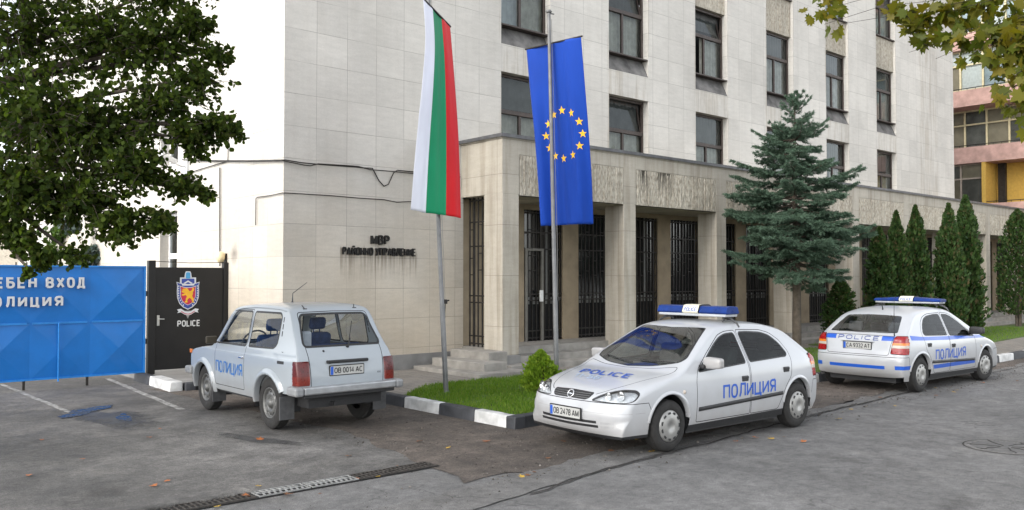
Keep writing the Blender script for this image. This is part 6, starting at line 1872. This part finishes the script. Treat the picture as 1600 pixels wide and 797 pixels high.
    for x, steer in ((AXF, .0 if not livery else -.12), (AXR, 0.)):
        for sg in (1, -1): wheel(car, x-L2, sg*.735, WR, .185, sg, 'hub', steer=steer if x == AXF else 0)
    light_bar(car, (2.40 if not livery else 2.14)-L2, 1.475 if not livery else 1.465, .575 if not livery else .62, M_ALU if livery else M_CARW, rounded=livery)
    return car
car1 = build_hatchback('white police hatchback with blue Cyrillic lettering, parked nose towards the flags', ['OB 2478 AM'], 'ПОЛИЦИЯ', False, True)
car1.location = (8.90, 6.84, .008); car1.rotation_euler = (0, 0, R(-2.0))
car1.scale = (.966, .98, .985)
car2 = build_hatchback('white police hatchback with blue stripes seen from behind, near the tall columnar trees', ['CA 9332 AT'], 'ПОЛИЦИЯ', True)
car2.location = (16.13, 7.22, .008); car2.rotation_euler = (0, 0, R(178.5))

# ---- the small off-roader
N_SIL = [(.06, .40, .06, .09, 3.6), (.035, .52, .06, .12, 3.6), (.02, .66, .06, .15, 3.6), (.03, .78, .06, .18, 3.6), (.06, .852, .06, .21, 3.6), (.14, .900, .055, .26, 3.6),
    (.40, .945, .05, .44, 3.8), (.70, .978, .05, .70, 4.0), (.91, .998, .05, .91, 4.0), (.985, 1.035, .05, .985, 4.0), (1.19, 1.285, .058, 1.18, 4.2), (1.385, 1.50, .06, 1.37, 4.0),
    (1.50, 1.575, .06, 1.48, 3.8), (1.75, 1.612, .062, 1.73, 3.6), (2.3, 1.638, .062, 2.28, 3.6), (2.85, 1.630, .062, 2.8, 3.6), (3.07, 1.605, .06, 2.98, 3.8), (3.15, 1.575, .058, 3.05, 4.0),
    (3.21, 1.510, .055, 3.10, 4.4), (3.36, 1.29, .052, 3.20, 4.6), (3.52, 1.075, .048, 3.29, 4.6), (3.585, .975, .042, 3.35, 4.4), (3.62, .85, .042, 3.41, 4.4), (3.64, .70, .042, 3.47, 4.4), (3.64, .56, .042, 3.52, 4.4), (3.62, .45, .042, 3.57, 4.4)]
N_PLAN = [(0, .75), (.15, .775), (.5, .795), (1.2, .80), (2.4, .795), (3.0, .77), (3.45, .735), (3.65, .72)]
N_VERT = [(.3, -.05), (.42, -.022), (.6, -.004), (.8, 0), (.925, -.004), (.945, -.014), (1.03, -.034), (1.06, -.048), (1.52, -.155), (1.65, -.20)]
def build_offroader():
    sh = Shell(N_SIL, N_PLAN, N_VERT, .37)
    AXF, AXR, WR = .66, 2.86, .342
    L2 = (AXF + AXR)/2
    side = lambda c, n: c.y > .45 and n.y > .15
    rear = lambda c, n: c.x > 3.02 and n.x > .2
    door = round_poly([(1.105, .44), (2.13, .44), (2.15, 1.06), (2.145, 1.548), (1.62, 1.543), (1.50, 1.50), (1.115, 1.04)], [.04, .03, .01, .03, .05, .05, .05], 4)
    sh.gap(door, 'y', side, .009, 2)
    w1 = round_poly([(1.19, 1.06), (2.10, 1.06), (2.095, 1.505), (1.62, 1.502), (1.53, 1.46)], [.03, .02, .03, .05, .04], 4)
    w2 = round_poly([(2.205, 1.06), (2.93, 1.075), (2.975, 1.12), (2.975, 1.46), (2.93, 1.505), (2.20, 1.505)], [.03, .04, .03, .03, .04, .03], 4)
    for poly, k in ((w1, 4), (w2, 5)):
        sh.setmat(sh.knife(inset_poly(poly, -.026), 'y', side), 3)
        f = sh.knife(poly, 'y', side); sh.setpart(f, k); sh.setmat(f, 0)
    ws = round_poly([(1.005, -.02), (1.385, -.02), (1.385, .505), (1.015, .665)], [0, 0, .05, .05], 4)
    sh.setmat(sh.knife(round_poly([(.985, -.02), (1.405, -.02), (1.405, .525), (.99, .69)], [0, 0, .05, .05], 4), 'z', lambda c, n: n.z > .2 and n.x < 0), 3)
    f = sh.knife(ws, 'z', lambda c, n: n.z > .2 and n.x < 0); sh.setpart(f, 6); sh.setmat(f, 0)
    tgp = round_poly([(-.03, .585), (.545, .585), (.565, 1.06), (.53, 1.535), (-.03, 1.545)], [0, .03, .03, .05, 0], 4)
    sh.gap(tgp, 'x', rear, .010, 7)
    rg = round_poly([(-.03, 1.115), (.545, 1.115), (.56, 1.14), (.495, 1.465), (.46, 1.49), (-.03, 1.495)], [0, .02, .02, .03, .04, 0], 4)
    sh.setmat(sh.knife(inset_poly(rg, -.028), 'x', rear), 3)
    f = sh.knife(rg, 'x', rear); sh.setpart(f, 8); sh.setmat(f, 0)
    sh.gap(round_poly([(.16, -.03), (.16, .60), (.30, .67), (.91, .695), (.96, .66), (.96, -.03)], [0, .05, .05, .02, .02, 0], 3), 'z', lambda c, n: n.z > .4 and c.x < 1.15, .010, 9)
    tl = round_poly([(.565, .625), (.80, .625), (.80, .925), (.565, .925)], [.015, 0, 0, .015], 3)
    tfil = lambda c, n: c.x > 3.50
    f = sh.knife(tl, 'x', tfil); sh.setpart(f, 10); sh.setmat(f, 0)
    g = sh.knife([(.5, .60), (.9, .60), (.9, .74), (.5, .74)], 'x', tfil); sh.setmat([q for q in g if q[sh.part] == 10], 4)
    # crease along the flank
    sh.setmat(sh.knife([(.3, .936), (3.45, .944), (3.45, .949), (.3, .941)], 'y', side), 5)
    # black marker and rear flank vents
    sh.setmat(sh.knife(round_poly([(3.10, .875), (3.27, .875), (3.27, .915), (3.10, .915)], .008, 2), 'y', side), 3)
    for zz in (1.22, 1.31, 1.40): sh.setmat(sh.knife(round_poly([(3.055-.1*(zz-1.2), zz), (3.08-.1*(zz-1.2), zz), (3.073-.1*(zz-1.2), zz+.07), (3.048-.1*(zz-1.2), zz+.07)], .008, 2), 'y', side), 3)
    f = sh.knife([(3.0, .1), (3.9, .1), (3.9, .50), (3.0, .50)], 'y', lambda c, n: c.x > 3.22); bmesh.ops.delete(sh.bm, geom=f, context='FACES')
    sq = lambda x, r: [(x + r*math.copysign(abs(math.cos(2*PI*k/44))**.86, math.cos(2*PI*k/44)), .335 + r*1.0*math.copysign(abs(math.sin(2*PI*k/44))**.86, math.sin(2*PI*k/44))) for k in range(44)]
    for x in (AXF, AXR):
        f = sh.knife(sq(x, .395), 'y', lambda c, n: c.y > .4); bmesh.ops.delete(sh.bm, geom=f, context='FACES')
    sh.finish()
    car = empty('parked_off_roader', (0, 0, 0), 0, 'small pale blue boxy three door off-roader seen from behind, facing the gates', 'car')
    off = (-L2, 0, 0)
    mats = [M_NIVA, M_SEAM, M_BLUEP, M_PLAST, M_AMBER, plain('crease_shadow_line', (.33, .37, .42), .4)]
    sh.extract(0, 'body', mats, car, off=off); sh.extract(9, 'bonnet', mats, car, off=off)
    tg = sh.extract(7, 'tailgate', mats, car, off=off)
    sh.extract(6, 'windscreen', [M_CGLASSN], car, off=off); sh.extract(8, 'rear_window', [M_CGLASSN], tg, off=off)
    for sd, sg in (('right', 1), ('left', -1)):
        d = sh.extract(2, 'door', mats, car, sd, off=off)
        sh.extract(4, 'window_pane', [M_CGLASSN], d, sd, off=off); sh.extract(5, 'side_window', [M_CGLASSN], car, sd, off=off)
        mb = MB(); y = sh.W(2.02, .885); mb.bbox((1.97-L2, sg*y-.014, .872), (2.09-L2, sg*y+.014, .900), .008); mb.bbox((2.10-L2, sg*y-.012, .866), (2.125-L2, sg*y+.012, .906), .008); mb.build('handle', M_CHROME, d)
        mb = MB(); y = sh.W(1.22, 1.08)
        mb.tube([(1.22-L2, sg*(y-.01), 1.03), (1.20-L2, sg*(y+.07), 1.06)], .010, 6); mb.bbox((1.155-L2, min(sg*(y+.05), sg*(y+.22)), 1.03), (1.20-L2, max(sg*(y+.05), sg*(y+.22)), 1.14), .02)
        mb.build('mirror', plain('mirror_brown_black', (.045, .035, .02), .4), d)
        sh.extract(10, 'tail_light', [M_DRED, M_DRED, M_RED, M_RED, plain('orange_red_lamp', (.14, .012, .006), .3, var=.3, scale=20, coat=.2)], car, sd, push=.012, skirt=.02, off=off)
        mb = MB(); y = sh.W(.13, .86); mb.bbox((.06-L2, sg*y-.012, .825), (.15-L2, sg*y+.012, .885), .008); mb.build('side_repeater', M_AMBER, car)
        # mud flaps
        for x in (AXF+.40, AXR+.42):
            mb = MB(); y0, y1 = sorted((sg*.60, sg*.815)); mb.bbox((x-L2, y0, .17), (x+.014-L2, y1, .47), .006); mb.build('mud_flap', M_GREYPL, car)
        mb = MB(); M = Matrix.Translation((3.13-L2, sg*.38, 1.545))
        mb.bbox((-.07, -.03, .02), (.02, .03, .036), .006, 0, M); mb.tube([M @ Vector((.0, 0, .03)), M @ Vector((-.04, sg*.02, .075))], .007, 6); mb.build('tailgate_hinge', M_GREYPL, tg)
    # bumpers
    for nm, x0, x1 in (('rear_bumper', 3.635, 3.745), ('front_bumper', -.075, .03)):
        mb = MB(); mb.bbox((x0-L2, -.69, .515), (x1-L2, .69, .615), .02, 0)
        for sg in (1, -1): 
            a, b = sorted((sg*.69, sg*.815)); xa, xb = (x0-.16, x1) if x0 > 1 else (x0, x1+.16)
            mb.bbox((xa-L2, a, .505), (xb-L2, b, .62), .03, 1)
        mb.bbox((x0+.01-L2, -.68, .47), (x1-.03-L2, .68, .5145), .01, 2)
        mb.build(nm, [M_ALU, plain('grey_bumper_end', (.24, .245, .25), .5, .2), M_PLAST], car)
    # plate, its lamp bar, lock, badge
    h = sh.hit((5, 0, .80), (-1, 0, 0)); h2 = sh.hit((5, 0, .92), (-1, 0, 0))
    Mr = Matrix.Translation((h.x - L2 + .016, -.02, .792)) @ Matrix(((0, 0, -1, 0), (1, 0, 0, 0), (0, 1, 0, 0), (0, 0, 0, 1)))
    plate(tg, Mr, 'OB 0014 AC')
    mb = MB(); mb.bbox((h2.x-L2-.01, -.31, .885), (h2.x-L2+.045, .31, .925), .012); mb.build('plate_lamp_bar', M_PLAST, tg)
    h = sh.hit((5, .47, .76), (-1, 0, 0)); mb = MB()
    put_text(mb, '44', .055, .035, lambda a, b, d: (h.x-L2+.004, .45+a, .715+b), bold=.02); mb.build('badge', M_PLAST, tg)
    mb = MB(); mb.bbox((h.x-L2-.005, -.09, .685), (h.x-L2+.006, .07, .705), .004); mb.lathe([(0, .01), (.014, .008), (.016, -.01)], 10, 0, Matrix.Translation((sh.hit((5, -.32, 1.04), (-1, 0, 0)).x-L2, -.32, 1.04)) @ Matrix.Rotation(-PI/2, 4, 'Z')); mb.build('lock', M_PLAST, tg)
    # rear wiper
    h = sh.hit((5, .05, 1.085), (-1, 0, 0)); h2 = sh.hit((5, .24, 1.40), (-1, 0, 0)); mb = MB()
    mb.lathe([(0, .03), (.018, .028), (.022, 0)], 10, 0, Matrix.Translation((h.x-L2, .05, 1.085)) @ Matrix.Rotation(-PI/2, 4, 'Z'))
    mb.tube([(h.x-L2+.025, .05, 1.085), (h.x-L2-.02, .11, 1.19)], [.014, .008], 6); mb.tube([(h.x-L2-.005, .085, 1.15), (h2.x-L2+.02, .24, 1.40)], .006, 6); mb.build('rear_wiper', M_PLAST, tg)
    # wells, underbody, axles
    mb = MB()
    for x in (AXF, AXR): wheel_well(mb, x-L2, .34, .405, .50, .76)
    mb.box((.12-L2, -.55, .33), (3.58-L2, .55, .50)); mb.box((1.08-L2, -.72, .335), (2.44-L2, .72, .46)); mb.box((.9-L2, -.40, .25), (2.6-L2, .40, .34))
    mb.tube([(AXR-L2, -.65, .33), (AXR-L2, .65, .33)], .045, 10); mb.lathe([(0, -.12), (.10, -.08), (.12, 0), (.10, .08), (0, .12)], 14, 0, Matrix.Translation((AXR-L2, .12, .33)))
    mb.tube([(3.0-L2, -.25, .40), (3.45-L2, -.22, .38), (3.66-L2, -.20, .37)], .028, 8); mb.bbox((3.1-L2, -.48, .33), (3.5-L2, -.05, .45), .05)
    mb.build('underbody', M_PLAST, car)
    for x in (AXF, AXR):
        for sg in (1, -1):
            lip = arch_lip(sh, x, .335, .385, 26 if x == AXR else -2, 182, .075, .040, .05, sides=(sg,)); lip.v = [(a-L2, b, c) for a, b, c in lip.v]; lip.build('wheel_arch', M_NIVA, car)
    # roof gutters
    mb = MB()
    for sg in (1, -1):
        P = []
        for x in np.linspace(1.52, 3.05, 18):
            zt = float(pchip([1.5, 1.75, 2.3, 2.85, 3.05], [1.512, 1.552, 1.577, 1.570, 1.547])(x)); P.append((x-L2, sg*(sh.W(x, zt)+.008), zt))
        mb.tube(P, .009, 6)
    mb.build('roof_gutter', M_NIVA, car)
    # cabin
    mb = MB()
    mb.box((1.1-L2, -.70, .50), (3.45-L2, .70, .53))
    for sg in (1, -1): mb.box((1.15-L2, sg*.715-.01, .53), (3.2-L2, sg*.715+.01, 1.03))
    mb.bbox((1.0-L2, -.70, .75), (1.26-L2, .70, 1.03), .05); steering(mb, 1.50-L2, -.35, 1.05, .19)
    mb.build('cabin_trim', M_TRIM, car)
    for y in (-.34, .34):
        mb = MB(); seat(mb, 1.55-L2, y, .48, .74, .46, .24); mb.build('seat', M_TRIMB, car)
    mb = MB(); seat(mb, 2.45-L2, 0, 1.16, .74, .36, .28, False); mb.build('rear_seat', M_TRIMB, car)
    mb = MB()
    mb.bbox((3.0-L2, -.55, .80), (3.3-L2, .50, .99), .04); mb.build('parcel_shelf', M_TRIM, car)
    mb = MB(); mb.bbox((3.1-L2, -.44, 1.05), (3.2-L2, -.30, 1.28), .03); mb.build('bag', plain('pale_bag', (.35, .37, .42), .8), car)
    # lettering
    mb = MB()
    put_text(mb, 'ПОЛИЦИЯ', .93, .175, lambda a, b, d: (1.16 + a - L2, -(sh.W(1.16+a, .62+b) + .004 - d), .62 + b), bold=.012, spacing=.8)
    mb.build('lettering', plain('faded_police_blue', (.02, .14, .42), .5, var=.1), car)
    # aerial
    mb = MB(); h = sh.hit((1.78, 0.12, 3), (0, 0, -1)); mb.tube([(h.x-L2, .12, h.z), (h.x-L2, .12, h.z+.02), (h.x-L2+.01, .12, h.z+.14), (h.x-L2+.02, .35, h.z+.30)], [.05, .012, .006, .004], 8); mb.build('aerial', M_GREYPL, car)
    mb = MB(); mb.bbox((.0-L2, -.58, .66), (.025-L2, .58, .88), .01); fg = mb.build('grille', M_PLAST, car)
    for sg in (1, -1):
        mb = MB(); mb.lathe([(0, .03), (.06, .025), (.09, .0), (.09, -.02)], 20, 0, Matrix.Translation((.0-L2, sg*.56, .77)) @ Matrix.Rotation(PI/2, 4, 'Z')); mb.build('headlight', M_CLEAR, car)
    for x in (AXF, AXR):
        for sg in (1, -1): wheel(car, x-L2, sg*.665, WR, .175, sg, 'steel')
    return car
niva = build_offroader()
niva.location = (5.59, 11.42, .008); niva.scale = (.96, .955, .98); niva.rotation_euler = (0, 0, -PI/2)
# ------------------------------------------------------------------ small things on the ground
M_CAST = plain('rusty_cast_iron', (.055, .048, .042), .7, .3, var=.45, scale=20)
M_GALV = plain('galvanised_grate', (.27, .27, .262), .6, .25, var=.3, scale=25)
M_DRAIN = plain('drain_void', (.012, .011, .010), .9)
flat = MB(); flat.add([(1.75, 7.19, .0115), (5.27, 7.19, .0115), (5.27, 7.44, .0115), (1.75, 7.44, .0115)], [(0, 1, 2, 3)])
tag(flat.build('drain_channel', M_DRAIN), kind='structure')
def grate(u0, u1, mat, label, n, z=.014, diag=False):
    t = empty('drain_grate', ((u0+u1)/2, 7.315, 0), 0, label, 'drain grate', None)
    w = (u1-u0)/2; mb = MB()
    for y in (-.105, 0., .093): mb.box((-w+.005, y, z-.002), (w-.005, y+.012, z+.008))
    for k in range(n+1):
        x = -w + .008 + (2*w-.026)*k/n
        if diag and 0 < k < n:
            for y0, y1, s in ((-.093, 0, 1), (.012, .093, -1)):
                q = [(x-.006, y0), (x+.010, y0), (x+.010+.022*s, y1), (x-.006+.022*s, y1)]
                mb.add([(a, b, z-.002) for a, b in q] + [(a, b, z+.007) for a, b in q], [(4, 5, 6, 7), (0, 1, 5, 4), (1, 2, 6, 5), (2, 3, 7, 6), (3, 0, 4, 7)])
        else:
            mb.box((x, -.093, z-.002), (x+.011, -.0005, z+.007)); mb.box((x, .0125, z-.002), (x+.011, .0925, z+.007))
    mb.build('bars', mat, t)
    return t
grate(4.33, 5.25, M_CAST, 'dark rusty drain grate nearest the brown gravel strip', 18)
grate(3.82, 4.32, M_GALV, 'pale galvanised drain grate next to the dark rusty one', 9, diag=True)
grate(3.30, 3.81, M_GALV, 'pale galvanised drain grate farther from the rusty one, beside the sunken ones', 9, diag=True)
grate(2.60, 3.28, M_CAST, 'sunken grimy drain grate next to the pale ones', 13, .0135)
grate(1.85, 2.58, M_CAST, 'sunken grimy drain grate at the bottom edge of the picture', 13, .0135)
# broken asphalt lip behind the sunken grates
mb = MB(); r_ = random.Random(6); n = 44; A = []
for k in range(n+1):
    x = 1.7 + 1.62*k/n; A.append((x, 7.40 + r_.uniform(-.018, .018), 7.47 + r_.uniform(-.02, .03), .028 + r_.uniform(-.006, .008)))
P = [(x, y0, .012) for x, y0, y1, h in A] + [(x, y0+.006, h) for x, y0, y1, h in A] + [(x, y1+.05, h*.9) for x, y0, y1, h in A] + [(x, y1+.30, .0045) for x, y0, y1, h in A]
mb.add(P, [(j*(n+1)+k, j*(n+1)+k+1, (j+1)*(n+1)+k+1, (j+1)*(n+1)+k) for j in range(3) for k in range(n)], 0, True)
tag(mb.build('asphalt_edge', M_DRIVE), kind='structure')
# manhole
mc = on_z(1572, 699, 0)
man = empty('manhole_cover', (mc.x, mc.y, 0), 0, 'round manhole cover sunk in cracked asphalt at the right edge', 'manhole cover')
man.scale = (1.25, 1.25, 1)
mb = MB(); mb.lathe([(0, .006), (.275, .006), (.28, .004), (.285, -.002)], 40, 0, axis='z'); r_ = random.Random(1)
mb.build('lid', plain('dusty_iron_lid', (.115, .112, .108), .8, .1, var=.35, scale=14, bump_s=.5), man)
mb = MB(); mb.lathe([(.29, .003), (.295, .0075), (.335, .0075), (.345, .003)], 40, 0, axis='z'); mb.build('ring', M_GUTTER, man)
mb = MB(); mb.lathe([(.345, .0042), (.347, .0046), (.358, .0046), (.36, .0042)], 40, 0, axis='z'); mb.build('crack_ring', M_CRACK, man)
mb = MB()
for k in range(7):
    a = k*.9 + r_.uniform(-.2, .2); p = []
    for q in range(5): rr = .05 + .27*q/4; p.append((math.cos(a + r_.uniform(-.15, .15))*rr, math.sin(a + r_.uniform(-.15, .15))*rr, .0065))
    mb.tube(p, .0055, 4)
mb.build('ridges', M_DRAIN, man)
# fallen maple leaves
leaf_mats = [plain('brown_leaf', (.16, .07, .03), .8, var=.3), plain('orange_leaf', (.34, .11, .03), .8, var=.25), plain('yellow_leaf', (.42, .27, .04), .8, var=.2)]
def fallen(seed, mat):
    r_ = random.Random(seed); mb = MB()
    P = [(a*.12 + r_.uniform(-.006, .006), b*.12 + r_.uniform(-.006, .006), .008 + .05*(a*a*r_.uniform(.2, 1.)) + .03*max(0, b)*r_.uniform(0, 1.2)) for a, b in MAPLE]
    mb.add([(0, 0, .010)] + P, [(0, i+1, (i+1) % len(P) + 1) for i in range(len(P))])
    return mb.build('fallen_leaf', mat)
protol = [fallen(k, leaf_mats[k % 3]) for k in range(6)]
r_ = random.Random(12); spots = []
for px, py in [(545, 713), (45, 743), (404, 760), (450, 773), (385, 775), (340, 792), (620, 728), (560, 748), (590, 745), (500, 772), (250, 670), (815, 745), (835, 738), (1180, 684), (1205, 686), (1225, 683), (1150, 690), (1310, 655), (1120, 585), (760, 690), (700, 700), (955, 705), (1255, 690), (1330, 640), (880, 690), (1535, 598), (1495, 610), (655, 690)]:
    p = on_z(px, py, .012); spots.append((p.x, p.y))
for i in range(18): 
    spots.append((r_.uniform(5.5, 20), r_.uniform(5.9, 6.9)) if i % 3 else (r_.uniform(2.2, 7), r_.uniform(5.5, 12)))
lab = 'small dry fallen leaf lying on the asphalt or gravel'
for i, (x, y) in enumerate(spots):
    o = protol[i] if i < 6 else protol[i % 6].copy()
    if i >= 6: col.objects.link(o)
    s = r_.uniform(.3, .75); o.location = (x, y, .012); o.scale = (s, s, s); o.rotation_euler = (r_.uniform(-.15, .15), r_.uniform(-.15, .15), r_.uniform(0, 6.28))
    tag(o, lab, 'leaf', 'fallen leaves')

# loose grit and pebbles on the gravelly strip and along the road edge
def pebbles():
    r = np.random.default_rng(41); n = 5200
    u = np.concatenate([r.uniform(5.2, 21, n), r.uniform(5.1, 7.1, 1500), r.uniform(3, 16, 900)])
    v = np.concatenate([6.2 + r.random(n)**1.2*2.0, r.uniform(8, 12.5, 1500), r.normal(6.3, .25, 900)])
    keep = (v < 8.25) | (u < 7.1); u, v = u[keep], v[keep]; m = len(u)
    s = r.gamma(1.6, .0030, (m, 1)).clip(.0025, .020); base = np.array([(1, 0, 0), (0, 1, 0), (-1, 0, 0), (0, -1, 0), (0, 0, .8), (0, 0, -.5)])
    J = base[None]*(1 + r.uniform(-.35, .35, (m, 6, 1)))*s[:, None, :]
    V = np.stack([u, v, np.full(m, .011)], 1)[:, None, :] + J
    F = [(0, 1, 4), (1, 2, 4), (2, 3, 4), (3, 0, 4), (1, 0, 5), (2, 1, 5), (3, 2, 5), (0, 3, 5)]
    faces = (np.arange(m)[:, None, None]*6 + np.array(F)[None]).reshape(-1, 3)
    me = bpy.data.meshes.new('gravel'); me.from_pydata(V.reshape(-1, 3).tolist(), [], faces.tolist()); 
    mt, nt, p = nodes_of('gravel_stones'); g = nt.nodes.new('ShaderNodeNewGeometry')
    nt.links.new(ramp(nt, g.outputs['Random Per Island'], [(0, (.035, .030, .026)), (.6, (.085, .072, .060)), (1, (.18, .165, .145))]), p.inputs['Base Color']); p.inputs['Roughness'].default_value = .9
    me.materials.append(mt)
    tag(link_mesh('gravel', me), 'loose grit and small stones on the brown strip by the kerb', 'gravel', None, 'stuff')
pebbles()
